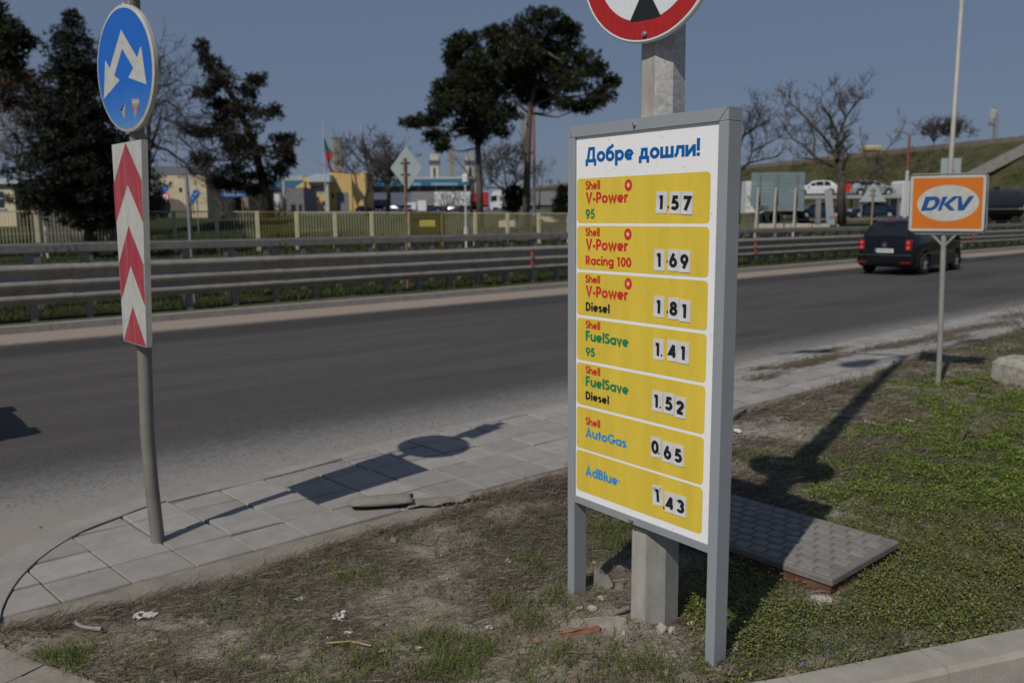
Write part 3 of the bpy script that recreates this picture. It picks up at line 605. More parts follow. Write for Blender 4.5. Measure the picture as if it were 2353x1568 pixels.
mb.f += [(j, (j+1) % 8, 8+(j+1) % 8, 8+j) for j in range(8)]+[(16+j, 16+(j+1) % 8, (j+1) % 8, j) for j in range(8)]+[(8+j, 8+(j+1) % 8, 24+(j+1) % 8, 24+j) for j in range(8)]
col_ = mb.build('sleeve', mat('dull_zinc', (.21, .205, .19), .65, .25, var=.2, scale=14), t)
mb = MB()
for (x, z) in ((.02, .60), (.012, .58), (.018, .57)): pass
topz = Vector((0, 0, POST_H))
inv = Matrix.Rotation(R(7), 4, 'Z')
for (u, v) in ((1855, 807), (1978, 834), (2228, 786)):
    hd = sunback(gr(u, v), POST_H+.25); l = inv @ Vector((hd[0]-LP[0], hd[1]-LP[1], POST_H+.25)); d = Vector((l.x, l.y, 0)); L_ = d.length; d.normalize(); s_ = Vector((-d.y, d.x, 0))
    MB().tube([topz, topz+d*L_*.3+Vector((0, 0, .12)), topz+d*(L_-.28)+Vector((0, 0, .25))], [.03, .027, .024], 8).build('arm', M['galv'], t)
    mb = MB(); base = len(mb.v); secs = [(-.3, .05, .04), (-.2, .10, .06), (.05, .155, .075), (.25, .14, .06), (.36, .06, .03)]
    for (o, wd, th) in secs:
        c = topz+d*(L_+o)+Vector((0, 0, .26))
        for a in range(10): mb.v.append(tuple(c+s_*wd*math.cos(2*math.pi*a/10)+Vector((0, 0, th*math.sin(2*math.pi*a/10)))))
    for i in range(len(secs)-1): mb.f += [(i*10+a, i*10+(a+1) % 10, i*10+10+(a+1) % 10, i*10+10+a) for a in range(10)]
    mb.f += [tuple(range(9, -1, -1)), tuple(range((len(secs)-1)*10, len(secs)*10))]
    mb.build('lamp_head', M['galv'], t, True)

# --- round height limit sign on the lamp post
FR = Frame(LP[0], LP[1], R(-42.5)); hs = FR.o-FR.n*.135+FR.t*.004
t = thing('traffic_sign', 'round red ringed sign with black triangle, fixed high on the lamp post', 'road sign', (hs[0], hs[1], 2.692), R(-42.5))
RR = .298
def disc(mb, r, y0, y1, n=64): return mb.prism(ell(0, 0, r, r, n), y0, y1)
mb = MB(); n = 72                                     # dished plate with a folded rim
for r, y in ((0, 0), (RR-.004, 0), (RR, .004), (RR, .022), (RR-.008, .024)): mb.v += [(r*math.cos(2*math.pi*i/n), y, r*math.sin(2*math.pi*i/n)) for i in range(n)]
for k in range(4): mb.f += [(k*n+i, k*n+n+i, k*n+n+(i+1) % n, k*n+(i+1) % n) for i in range(n)]
mb.f.append(tuple(3*n+i for i in range(n)))
plate = mb.build('plate', mat('sheeting_white', (.62, .645, .65), .45, var=.05, scale=60), t, True, 40)
mb = MB(); ribbon(mb, arc(0, 0, .2535, .2535, 0, 360, 72), .067, -.0012, lambda a, b: (a, b)); mb.build('red_ring', mat('red_sheeting', (.36, .016, .016), .4, var=.12, scale=55, stretch=(1, 1, .12)), plate)
for sgn in (-1, 1):
    MB().flat([(-.0700, sgn*.2135), (0, sgn*.09), (.0700, sgn*.2135), (.035, sgn*.2185), (-.035, sgn*.2185)][::-1], -.0016).build('triangle', M['black'], plate)
for sgn in (-1, 1):
    mb = MB(); mb.tube([(0, -.008, sgn*.268), (0, .0, sgn*.268)], .0105, 12); mb.tube([(0, -.014, sgn*.268), (0, -.006, sgn*.268)], .0068, 6); mb.build('bolt', M['chrome'], t)
mb = MB(); mb.box(-.02, .024, -.24, .02, .045, .24); mb.box(-.11, .045, .1, .11, .06, .14); mb.box(-.11, .045, -.14, .11, .06, -.1); mb.build('bracket', M['galv'], t)

# --- blue keep-either-side sign and chevron board on a bent pole
CP = gr(362, 1243)[:2]; FC = Frame(CP[0], CP[1], math.atan2(-.656, .755))
t = thing('traffic_sign', 'blue disc with two white arrows over a red chevron board on a bent pole', 'road sign', (CP[0], CP[1], 0), FC.ang)
path = [(.006, 0, -.1), (.006, 0, 0), (-.004, 0, .1), (-.020, 0, .32), (-.026, 0, .60), (.012, 0, 1.05), (.06, 0, 1.6), (.106, 0, 2.16), (.157, 0, 2.80), (.20, 0, 3.32)]
MB().tube(path, .036, 20).build('pole', M['galv_dark'], t, True, 50)
dz0, dx0, DR = 2.468, .145, .299
d = bpy.data.objects.new('disc', None); bpy.data.objects.remove(d)
mb = MB(); n = 64
for r, y in ((.0, -.06), (DR-.006, -.06), (DR, -.056), (DR, -.037), (DR-.01, -.034)): mb.v += [(dx0+r*math.cos(2*math.pi*i/n), y, dz0+r*math.sin(2*math.pi*i/n)) for i in range(n)]
for k in range(4): mb.f += [(k*n+i, k*n+n+i, k*n+n+(i+1) % n, k*n+(i+1) % n) for i in range(n)]
mb.f.append(tuple(3*n+i for i in range(n)))
dc = mb.build('disc', mat('disc_rim', (.42, .42, .38), .55, var=.12, scale=10), t, True, 40)
def faded_blue():
    m = bpy.data.materials.new('faded_blue_sheeting'); m.use_nodes = True; N = m.node_tree.nodes; L = m.node_tree.links; b = N["Principled BSDF"]
    tc = N.new("ShaderNodeTexCoord"); sp = N.new("ShaderNodeSeparateXYZ"); L.new(tc.outputs["Object"], sp.inputs[0])
    mp = N.new("ShaderNodeMapping"); mp.inputs["Scale"].default_value = (9, 9, 2); L.new(tc.outputs["Object"], mp.inputs[0])
    nz = N.new("ShaderNodeTexNoise"); nz.inputs["Scale"].default_value = 2; nz.inputs["Detail"].default_value = 6; L.new(mp.outputs[0], nz.inputs[0])
    k = N.new("ShaderNodeMath"); k.operation = 'MULTIPLY_ADD'; L.new(nz.outputs[0], k.inputs[0]); k.inputs[1].default_value = .12; L.new(sp.outputs[2], k.inputs[2])
    mr = N.new("ShaderNodeMapRange"); L.new(k.outputs[0], mr.inputs[0]); mr.inputs[1].default_value = 2.20; mr.inputs[2].default_value = 2.46; mr.inputs[3].default_value = 1; mr.inputs[4].default_value = 0
    cr = N.new("ShaderNodeValToRGB"); e = cr.color_ramp.elements; e[0].color = (.008, .115, .46, 1); e[1].color = (.15, .25, .40, 1); e.new(.6).color = (.045, .17, .47, 1); L.new(mr.outputs[0], cr.inputs[0])
    L.new(cr.outputs[0], b.inputs["Base Color"]); b.inputs["Roughness"].default_value = .45; return m
fb = MB().flat(ell(dx0, dz0, DR-.016, DR-.016, 64), -.0608).build('blue_face', faded_blue(), dc)
ar = [(1382, 340), (1565, 658), (1602, 535), (1612, 537), (1673, 965), (1465, 887), (1522, 778), (1395, 558), (1307, 862), (1368, 917), (1187, 1130), (1200, 698), (1212, 700), (1253, 782)]
z3 = lambda x, y: FC.p(x*.20154, y*.20154, -.06)
A_ = [z3(*p) for p in ar]
mb = MB(); mb.add([(x, -.0614, z) for x, z in A_], [(0, 7, 6, 1), (1, 6, 5, 4), (1, 4, 3, 2), (0, 13, 8, 7), (13, 10, 9, 8), (13, 12, 11, 10)]); mb.f = [tuple(reversed(f)) for f in mb.f]; mb.build('arrow', M['refl_white'], fb)
st = [z3(*p) for p in ((1505, 1127), (1592, 1125), (1590, 1220), (1545, 1345), (1512, 1240))]; sk = MB().flat(st, -.0615).build('sticker', mat('sticker_grey', (.26, .27, .30), .5, var=.2, scale=60), fb)
for pl_ in (((1512, 1195), (1525, 1190), (1530, 1245), (1526, 1295), (1516, 1240)), ((1574, 1190), (1588, 1195), (1585, 1235), (1570, 1295), (1568, 1245))):
    MB().flat([z3(*p) for p in pl_], -.0619).build('sticker_band', mat('sticker_red', (.42, .06, .05), .5), sk)
MB().flat([z3(*p) for p in ((1536, 1200), (1562, 1198), (1562, 1280), (1545, 1302), (1530, 1280))], -.0620).build('sticker_crest', mat('sticker_dark', (.10, .10, .11), .5, col2=(.35, .35, .36), scale=240), sk)
mb = MB()
for k in range(5): x = 1514+k*15; mb.flat([z3(*p) for p in ((x, 1150), (x+8, 1149), (x+8, 1178), (x, 1179))], -.0621)
mb.build('sticker_print', mat('sticker_white', (.5, .5, .52), .5), sk)
MB().flat([z3(*p) for p in ((1360, 1248), (1392, 1240), (1400, 1205), (1420, 1192), (1410, 1230), (1388, 1280), (1385, 1258))], -.0615).build('tear', M['dark'], fb)
MB().flat([z3(*p) for p in ((1420, 1194), (1434, 1194), (1432, 1350), (1418, 1352), (1388, 1282))], -.0618).build('bent_flap', mat('bare_sheet', (.30, .28, .26), .6), fb)
MB().box(dx0-.035, -.03, dz0+DR-.012, dx0+.035, .0, dz0+DR+.018).build('clamp', M['refl_white'], t)
mb = MB(); mb.box(dx0-.03, -.024, dz0-.2, dx0+.03, -.012, dz0+.2); mb.build('bracket', M['galv_dark'], t)
# chevron board
FB = Frame(CP[0], CP[1], R(-52.5)); CB = lambda u, v: FB.p(u, v, -.075)
c4 = [CB(256.5, 333), CB(324, 320.5), CB(336.5, 798), CB(284, 782)]
mb = MB(); mb.prism([c4[3], c4[2], c4[1], c4[0]], -.075, -.047); bd = mb.build('chevron_board', M['refl_white'], t); bd.rotation_euler = (0, 0, FB.ang-FC.ang)
def faded_red(): return mat('faded_red_sheeting', (.33, .035, .045), .5, col2=(.42, .13, .14), scale=5, stretch=(6, 6, .7), thr=(.45, .8))
for poly in (((288.3, 328), (325.5, 414), (329, 511), (293, 423.5), (266.5, 513), (261.2, 423)), ((295.7, 519), (330, 609), (333.6, 704), (300, 610), (279, 690), (273.7, 604)), ((305, 704), (336, 796.5), (284.5, 781))):
    P = [CB(*p) for p in poly]; mb = MB(); mb.add([(x, -.0758, z) for x, z in P], [(0, 3, 2, 1), (0, 5, 4, 3)] if len(P) == 6 else [(0, 2, 1)]); mb.build('chevron', faded_red(), bd)
mb = MB(); mb.box(.085, -.03, 2.10, .125, .036, 2.16); mb.box(-.02, -.03, 1.075, .045, .036, 1.11); mb.build('clamp', M['galv_dark'], t)
# third plate above the frame, edge-on to the sun: its shadow lies at the end of the disc's shadow
mb = MB(); mb.box(.10, -.06, 2.84, .29, -.03, 3.26); mb.build('upper_plate', M['refl_white'], t)

# --- orange card-company sign on a thin post
DP = gr(2155, 888)[:2]; FD = Frame(DP[0], DP[1], R(-35))
t = thing('roadside_sign', 'orange sign with blue slanted letters in a white oval on a thin post', 'sign', (DP[0], DP[1], 0), FD.ang)
DD = lambda x, y: FD.p((2600+x*.26786)*.735, (480+y*.26786)*.735, -.05)
MB().tube([(0, 0, -.2), (-.01, 0, .5), (-.026, 0, 1.0), (-.042, 0, 1.56)], .0255, 16).build('post', mat('grey_post_paint', (.27, .265, .24), .6, .1, var=.12, scale=12), t, True, 50)
mb = MB(); pth = [DD(*p) for p in ((940, 245), (1790, 230), (1822, 262), (1795, 880), (1760, 925), (930, 918), (890, 890), (920, 270))]
mb.tube([(x, -.03, z) for x, z in pth+[pth[0]]], .0095, 8); mb.build('frame_tube', M['galv_dark'], t)
def inset(P, k): cx = sum(p[0] for p in P)/len(P); cz = sum(p[1] for p in P)/len(P); return [(cx+(p[0]-cx)*k, cz+(p[1]-cz)*k) for p in P]
def quadround(Q, r):
    o = []
    for i in range(4):
        p = Vector(Q[i]); a = (Vector(Q[i-1])-p).normalized(); b = (Vector(Q[(i+1) % 4])-p).normalized()
        for k in range(6): f = k/5; o.append(tuple(p+a*r*(1-f)**2+b*r*f**2))
    return o
Qw = [DD(*p) for p in ((898, 905), (1770, 905), (1808, 245), (922, 265))]; Qo = [DD(*p) for p in ((928, 872), (1742, 880), (1772, 272), (952, 290))]
mb = MB(); mb.prism(quadround(Qw, .03), -.052, -.036); pn = mb.build('panel', M['refl_white'], t)
of = MB().flat(quadround(Qo, .016), -.0526).build('orange_face', mat('orange_sheeting', (.60, .17, .012), .4, col2=(.52, .14, .016), scale=3), pn)
oc = DD(1348, 578); oa = DD(1716, 575); ot = DD(1352, 367)
ov = MB().flat(ell(oc[0], oc[1], abs(oa[0]-oc[0]), abs(ot[1]-oc[1]), 48), -.0532).build('white_oval', M['refl_white'], of)
ltr = {'D': [[(1092, 505), (1205, 500), (1245, 515), (1262, 550), (1250, 595), (1215, 640), (1165, 665), (1035, 670)], [(1140, 550), (1195, 545), (1205, 570), (1190, 605), (1160, 628), (1105, 632)]],
       'K': [[(1292, 503), (1352, 500), (1300, 600), (1318, 580), (1420, 497), (1492, 497), (1368, 590), (1438, 665), (1372, 666), (1305, 600), (1290, 612), (1278, 665), (1232, 668)]],
       'V': [[(1472, 497), (1512, 495), (1525, 605), (1600, 497), (1662, 494), (1540, 664), (1468, 666)]]}
dk = mat('navy_print', (.012, .07, .235), .4, var=.06)
o_, i_ = [[DD(*p) for p in P] for P in ltr['D']]
mb = MB(); P = o_+i_; mb.add([(x, -.0538, z) for x, z in P], [(0, 8, 9, 1), (1, 9, 2), (2, 9, 10, 3), (3, 10, 4), (4, 10, 11, 5), (5, 11, 12, 6), (6, 12, 13, 7), (7, 13, 8, 0)]); mb.f = [tuple(reversed(f)) for f in mb.f]; mb.build('letter', dk, ov)
k_ = [DD(*p) for p in ltr['K'][0]]; mb = MB(); mb.add([(x, -.0538, z) for x, z in k_], [(0, 1, 2, 10, 11, 12), (2, 3, 4, 5, 6, 9, 10), (6, 7, 8, 9)]); mb.f = [tuple(reversed(f)) for f in mb.f]; mb.build('letter', dk, ov)
v_ = [DD(*p) for p in ltr['V'][0]]; mb = MB(); mb.add([(x, -.0538, z) for x, z in v_], [(0, 1, 2, 6), (2, 3, 4, 5, 6)]); mb.f = [tuple(reversed(f)) for f in mb.f]; mb.build('letter', dk, ov)
for sx in (-1, 1):
    MB().tube([(-.034, -.01, 1.40), (-.038+sx*.13, -.02, 1.545)], .013, 6).build('brace', mat('grey_post_paint', ()), t)
mb = MB(); mb.box(-.30, -.034, 1.52, .26, -.008, 1.545); mb.build('cross_bar', M['galv_dark'], t)

# --- junction box with a studded lid
Fc = np.array([1.437, 3.618]); JA = math.atan2(.44, .503)
t = thing('junction_box', 'low ground box with grey studded lid and rusty sides', 'utility box', (Fc[0], Fc[1], 0), JA)
LW, LL = .667, .98
mb = MB(); mb.box(.006, .006, -.2, LW-.006, LL-.006, .074); mb.build('frame', M['rust'], t)
lidm = mat('lid_grey', (.165, .153, .138), .85, var=.16, scale=10, bump=.25, bscale=80)
mb = MB(); mb.bbox(-.004, -.004, .076, LW+.004, LL+.004, .107, .006); lid = mb.build('lid', lidm, t)
mb = MB()
for i in range(8):
    for j in range(11):
        x0 = .020+i*.0795; y0 = .022+j*.088+(.044 if i % 2 else 0)
        if y0+.076 > LL-.015: continue
        P = rrect(x0, y0, x0+.068, y0+.077, .015, 4); Pi = rrect(x0+.003, y0+.003, x0+.065, y0+.074, .0125, 4); k = len(P)
        mb.add([(*p, .1068) for p in P]+[(*p, .1145) for p in Pi], [tuple(range(k, 2*k))]+[(q, (q+1) % k, k+(q+1) % k, k+q) for q in range(k)])
mb.build('studs', mat('stud_grey', (.195, .182, .162), .85, var=.16, scale=10, bump=.25, bscale=80), lid)

# --- loose things on the ground
rs = random.Random(21)
def rock(name, u, v, rx, ry, rz, m, label, cat='stone', group=None, seed=1, rot=0., sink=.25, npt=26, sharp=True, dz=0.):
    p = gr(u, v); r2 = random.Random(seed); z = float(verge_z(p[0], p[1]))
    import bmesh
    bm = bmesh.new()
    for k in range(npt):
        a, c = r2.uniform(0, 2*math.pi), r2.uniform(-1, 1); q = math.sqrt(1-c*c); f = r2.uniform(.78, 1.05)
        bm.verts.new((rx*f*q*math.cos(a), ry*f*q*math.sin(a), rz*f*c))
    bmesh.ops.convex_hull(bm, input=bm.verts[:]); 
    loose = [x for x in bm.verts if not x.link_faces]; bmesh.ops.delete(bm, geom=loose, context='VERTS')
    me = bpy.data.meshes.new(name); bm.to_mesh(me); bm.free(); me.materials.append(m)
    o = link(bpy.data.objects.new(name, me)); o.location = (p[0], p[1], z+rz*(1-2*sink)*.9+dz); o.rotation_euler = (0, 0, rot); return tag(o, label, cat, group)
lime = mat('limestone', (.36, .33, .27), .9, var=.2, scale=26, bump=.6, bscale=70, spec=.15); greyst = mat('grey_rubble', (.2, .19, .17), .9, var=.2, scale=20, bump=.5, bscale=60, spec=.15)
brick = mat('brick_red', (.27, .145, .095), .9, var=.25, scale=40, bump=.5, bscale=90, spec=.15); stone_dark = mat('dark_stone', (.05, .05, .055), .8, var=.2, scale=30)
sg = 'stones lying around the lamp post'
rock('stone', 1517, 1462, .028, .022, .03, lime, 'cream limestone lump touching the lamp post foot on its right', group=sg, seed=5)
rock('stone', 1545, 1462, .024, .02, .018, lime, 'flat pale stone just right of the upright limestone lump', group=sg, seed=6)
rock('stone', 1433, 1468, .012, .011, .013, lime, 'tiny cream pebble between lamp post and long brick piece', group=sg, seed=7)
rock('stone', 1360, 1412, .026, .018, .017, lime, 'angular cream stone left of the lamp post above the brick piece', group=sg, seed=8)
rock('stone', 1383, 1388, .034, .022, .018, lime, 'broad pale stone beside the left sign post foot', group=sg, seed=9)
rock('stone', 1333, 1412, .02, .016, .014, lime, 'small rounded pale stone left of the angular cream stone', group=sg, seed=10)
rock('stone', 1588, 1445, .022, .018, .016, lime, 'buff stone in the shade between lamp post and right sign post', group=sg, seed=11)
rock('stone', 1568, 1505, .013, .01, .009, lime, 'little grey stone in front of the right sign post', group=sg, seed=12)
p_ = 'rubble scattered on the bare verge'
for i, (u, v, r_, lb) in enumerate([(1167, 1298, .026, 'squarish grey stone chip in the dry grass midway to the pavement'), (1150, 1345, .015, 'small pale stone lying below the squarish grey chip'), (706, 1283, .030, 'flat buff stone on the soil by the pavement edge'),
        (640, 1325, .026, 'grey rubble piece at the left end of the verge rubble'), (795, 1275, .028, 'pale slab chip next to the flat buff stone'), (905, 1255, .034, 'grey stone leaning in dry grass at the pavement edge'),
        (1125, 1452, .022, 'pale upright chip near the grass tuft'), (700, 1385, .016, 'small pale stone in the middle of the bare soil'), (355, 1413, .02, 'round pinkish stone beside the crumpled paper'),
        (310, 1410, .022, 'pale flat pebble just above the crumpled paper'), (1010, 1330, .012, 'white pebble in thin grass left of the sign'), (830, 1420, .012, 'tiny white pebble on bare soil')]):
    rock('stone', u, v, r_, r_*.75, r_*.5, greyst if i % 2 else lime, lb, group=p_, seed=30+i, rot=i)
rock('stone', 530, 1362, .05, .035, .012, stone_dark, 'flat dark stone disc half sunk in the soil near the pavement', seed=60)
rock('stone', 1880, 1392, .075, .05, .022, lime, 'pale flat stone in front of the rusty box corner', seed=61)
rock('stone', 2165, 1133, .022, .018, .012, lime, 'small pink and white chip alone in the lush weeds', seed=62)
# upright shard by the left sign post
p = gr(1382, 1352); mb = MB(); mb.add([(-.035, -.02, -.03), (.05, -.025, -.03), (.055, .02, -.03), (-.03, .02, -.03), (-.035, -.012, .085), (-.012, -.014, .082), (.022, -.015, .055), (.032, -.014, .066), (.058, -.012, .02), (-.03, .016, .08), (-.008, .014, .078), (.02, .014, .052), (.03, .014, .06), (.056, .014, .018)],
    [(0, 1, 8, 7, 6, 5, 4), (3, 9, 10, 11, 12, 13, 2), (4, 5, 10, 9), (5, 6, 11, 10), (6, 7, 12, 11), (7, 8, 13, 12), (1, 2, 13, 8), (0, 4, 9, 3)])
o = mb.build('stone_shard', greyst); o.location = (p[0], p[1], float(verge_z(p[0], p[1]))); o.rotation_euler = (0, .0, R(-20)); tag(o, 'jagged upright concrete shard behind the left sign post', 'rubble')
# brick pieces
def ground_place(o, u, v, rot=0., dz=0.): p = gr(u, v); o.location = (p[0], p[1], float(verge_z(p[0], p[1]))+dz); o.rotation_euler = (0, 0, rot); return o
mb = MB(); mb.add([(-.085, -.016, -.01), (.08, -.010, -.012), (.085, .022, -.01), (-.08, .024, -.01), (-.088, -.014, .012), (-.02, -.018, .022), (.04, -.01, .02), (.084, -.008, .024), (.08, .02, .018), (-.07, .022, .012)],
    [(3, 2, 1, 0), (0, 1, 7, 6, 5, 4), (4, 5, 6, 7, 8, 9), (1, 2, 8, 7), (2, 3, 9, 8), (3, 0, 4, 9)])
tag(ground_place(mb.build('brick_piece', brick), 1332, 1468, R(12), .008), 'long broken orange brick piece with a pale top', 'brick')
rock('brick_piece', 1232, 1490, .026, .018, .016, brick, 'small orange brick lump left of the long brick piece', 'brick', seed=70)
mb = MB(); mb.add([(-.14, -.05, -.02), (.14, -.06, -.02), (.16, .05, -.02), (-.10, .055, -.02), (-.13, -.045, .006), (.13, -.055, .008), (.15, .045, .010), (-.09, .05, .008)], [(3, 2, 1, 0), (0, 1, 5, 4), (1, 2, 6, 5), (2, 3, 7, 6), (3, 0, 4, 7), (4, 5, 6, 7)])
tag(ground_place(mb.build('mortar_slab', mat('pale_soil_slab', (.27, .24, .20), .95, var=.15, scale=14, bump=.6, bscale=50)), 1365, 1448, R(8), .0), 'cracked pale mortar slab under the long brick piece', 'rubble')
MB().tube([(0, 0, 0), (.09, .05, .012)], .009, 7).build('stick', greyst)
o = bpy.data.objects['stick']; tag(ground_place(o, 1400, 1432, 0, .01), 'short grey stick lying left of the lamp post', 'stick')
# crumpled gutter of torn sheet on the pavement
t0 = gr(800, 1170); t1 = gr(1090, 1150); dv_ = t1-t0; Lg = np.linalg.norm(dv_)
t = thing('broken_gutter', 'torn grey half pipe lying crushed on the pavement edge', 'debris', t0, math.atan2(dv_[1], dv_[0]))
mb = MB(); kk = 10; st = [0, .04, .1, .22, .34, .44, .5]
for i, f in enumerate(st):
    rr = .062*(.45 if i == 0 else .8 if i == 1 else 1)*(1-.1*i/6)
    for j in range(kk+1):
        a = R(-35+205*j/kk); mb.v.append((f*Lg+.012*math.sin(3*i+j*.8), rr*math.cos(a)*.95, .024+rr*math.sin(a)*.8+.004*math.sin(j*2+i)))
for i in range(len(st)-1): mb.f += [(i*(kk+1)+j, (i+1)*(kk+1)+j, (i+1)*(kk+1)+j+1, i*(kk+1)+j+1) for j in range(kk)]
gm = mat('gutter_grey', (.19, .175, .15), .85, var=.15, scale=8, bump=.2, bscale=60); so = mb.build('shell', gm, t, True); md = so.modifiers.new('s', 'SOLIDIFY'); md.thickness = .005
mb = MB()
for i, f in enumerate([.47, .56, .66, .78, .88, .97, 1.02]):
    for j in range(6): mb.v.append((f*Lg+.01*math.sin(i*2+j), .05-.022*j+.006*math.sin(i*1.7), .012+.012*math.sin(j*.9+i*.6)+.022*(i > 4)+.003*j*(i % 2)))
for i in range(6): mb.f += [(i*6+j, (i+1)*6+j, (i+1)*6+j+1, i*6+j+1) for j in range(5)]
so = mb.build('torn_end', gm, t); md = so.modifiers.new('s', 'SOLIDIFY'); md.thickness = .005
# concrete block at the right edge
p = gr(2392, 895); t = MB(); bw, bd, bh = .26, .28, .255
t.add([(-bw, -bd, -.05), (bw, -bd, -.05), (bw, bd, -.05), (-bw, bd, -.05), (-bw, -bd, bh*.78), (-bw*.55, -bd, bh*1.0), (bw*.4, -bd*.95, bh*1.06), (bw, -bd, bh*.95), (bw, bd, bh), (bw*.2, bd, bh*1.1), (-bw*.6, bd, bh*1.05), (-bw, bd, bh*.9)],
      [(3, 2, 1, 0), (0, 1, 7, 6, 5, 4), (1, 2, 8, 7), (2, 3, 11, 10, 9, 8), (3, 0, 4, 11), (4, 5, 10, 11), (5, 6, 9, 10), (6, 7, 8, 9)])
o = t.build('concrete_block', mat('rough_concrete', (.30, .28, .24), .92, var=.25, scale=16, bump=1., bscale=26)); o.location = (p[0]+.02, p[1]+.15, 0); o.rotation_euler = (0, 0, R(24)); tag(o, 'broken pale concrete block on the grass at the right edge', 'concrete block')
# litter
paper = mat('white_litter', (.52, .51, .48), .8, var=.12, scale=40)
def crumple(u, v, sx, sy, label, seed, m=paper, name='paper_scrap', cat='litter', group='paper litter on the verge'):
    r2 = random.Random(seed); n = 6; mb = MB()
    for i in range(n+1):
        for j in range(n+1): mb.v.append(((i/n-.5)*sx+r2.uniform(-1, 1)*sx*.09, (j/n-.5)*sy+r2.uniform(-1, 1)*sy*.09, r2.uniform(.0, 1)*.32*min(sx, sy)+.004))
    mb.f = [(i*(n+1)+j, (i+1)*(n+1)+j, (i+1)*(n+1)+j+1, i*(n+1)+j+1) for i in range(n) for j in range(n) if r2.random() > .18]
    o = mb.build(name, m); tag(o, label, cat, group); return ground_place(o, u, v, r2.uniform(0, 3))
crumple(330, 1427, .10, .06, 'large white crumpled paper on the soil below the pavement', 1)
crumple(780, 1436, .085, .06, 'white torn paper in the middle of the bare verge', 2)
crumple(800, 1468, .035, .03, 'small white scrap right under the torn paper', 3)
crumple(757, 1478, .03, .02, 'tiny white scrap down left of the torn paper', 4)
crumple(880, 1512, .03, .03, 'greyish scrap beside the grass tufts at the bottom', 5)
crumple(960, 1503, .035, .025, 'pale grey scrap between two grass tufts', 6)
crumple(685, 1390, .03, .05, 'thin grey scrap standing on the soil left of the torn paper', 7)
crumple(1897, 901, .09, .05, 'white paper on the verge edge beyond the sign', 8)
crumple(2090, 972, .09, .05, 'white paper pair lying left of the dry twigs', 9)
crumple(2007, 978, .16, .04, 'long pale strip on the dry grass right of the pole shadow', 10)
crumple(1690, 1000, .10, .08, 'white scrap on the sandy patch right of the sign', 11)
crumple(1845, 935, .05, .04, 'small pale scrap in the dry grass near the pole shadow', 12)
crumple(1300, 1398, .06, .035, 'bluish clear plastic scrap by the left sign post', 13, mat('plastic_film', (.22, .25, .28), .3, var=.2, scale=40), 'plastic_scrap')
crumple(1672, 1498, .10, .09, 'grey plate scrap in the shade behind the right sign post', 14, greyst, 'sheet_scrap')
crumple(1680, 1290, .05, .03, 'pale scrap on the shaded ground beside the sign', 15)
# bent pale strip, lower left
mb = MB(); pth = [(-.06, .06, .012), (-.055, .03, .016), (-.02, -.005, .012), (.03, -.03, .01), (.06, -.045, .012)]
mb.tube(pth, [.007, .008, .008, .009, .010], 6); tag(ground_place(mb.build('rubber_strip', mat('pale_rubber', (.24, .23, .20), .8, var=.1)), 205, 1457, R(15), .004), 'curved grey rubber strip on the soil at lower left', 'litter')
MB().tube([(-.1, 0, .01), (0, .01, .016), (.09, -.012, .01)], .004, 5).build('straw', mat('straw', (.34, .26, .15), .8)); tag(ground_place(bpy.data.objects['straw'], 805, 1500, R(-4), .01), 'single straw coloured reed stem on the bottom verge', 'stick')
# dark edging strip right of the sign
p0 = gr(1686, 970); p1 = gr(1712, 950); mb = MB(); mb.tube([p0+[-.12, -.14, .02], p0+[0, 0, .025], p1+[0, 0, .03]], .016, 7); tag(mb.build('cable_end', M['black']), 'black cable end with red tip poking out beside the sign', 'cable')
# dry twigs on the right
bark = mat('dry_bark', (.09, .065, .045), .9, col2=(.16, .125, .085), scale=30)
def twig(name, label, pts, r0, subs=()):
    P = [gr(u, v)+[0, 0, z] for u, v, z in pts]
    mb = MB(); mb.tube(P, list(np.linspace(r0, r0*.45, len(P))), 6)
    for s in subs: Q = [gr(u, v)+[0, 0, z] for u, v, z in s]; mb.tube(Q, list(np.linspace(r0*.6, r0*.25, len(Q))), 5)
    return tag(mb.build(name, bark), label, 'branch', 'dry branches lying in the weeds')
twig('dry_branch', 'long thorny dry branch lying right of the orange sign post', [(2148, 868, .05), (2200, 892, .1), (2262, 905, .12), (2320, 930, .1), (2375, 955, .08)], .009, [[(2255, 902, .12), (2240, 925, .06), (2225, 948, .02)], [(2172, 880, .08), (2165, 893, .03)], [(2300, 920, .1), (2310, 950, .05)]])
twig('dry_branch', 'forked dry branch arching over the lush weeds at right', [(2195, 1082, .03), (2200, 1040, .06), (2222, 1008, .1), (2290, 1006, .12), (2330, 1015, .1), (2375, 1022, .1)], .007, [[(2260, 1024, .1), (2310, 1014, .12), (2360, 995, .16)], [(2205, 1030, .08), (2222, 1003, .12)]])
twig('dry_branch', 'short dark twig standing up near the pale bent reed', [(2171, 972, .0), (2170, 952, .07), (2163, 936, .16)], .008, [[(2170, 955, .06), (2140, 944, .05), (2118, 942, .04)]])
twig('dry_branch', 'bare brambles hanging over the pavement at the right edge', [(2360, 775, .1), (2330, 745, .35), (2290, 722, .45), (2270, 740, .2)], .008, [[(2330, 745, .35), (2310, 765, .1)], [(2345, 760, .3), (2330, 728, .5), (2305, 718, .5)], [(2340, 765, .1), (2300, 735, .3), (2290, 752, .15)], [(2365, 770, .1), (2350, 735, .4)], [(2375, 780, .05), (2345, 750, .2), (2320, 755, .1)]])

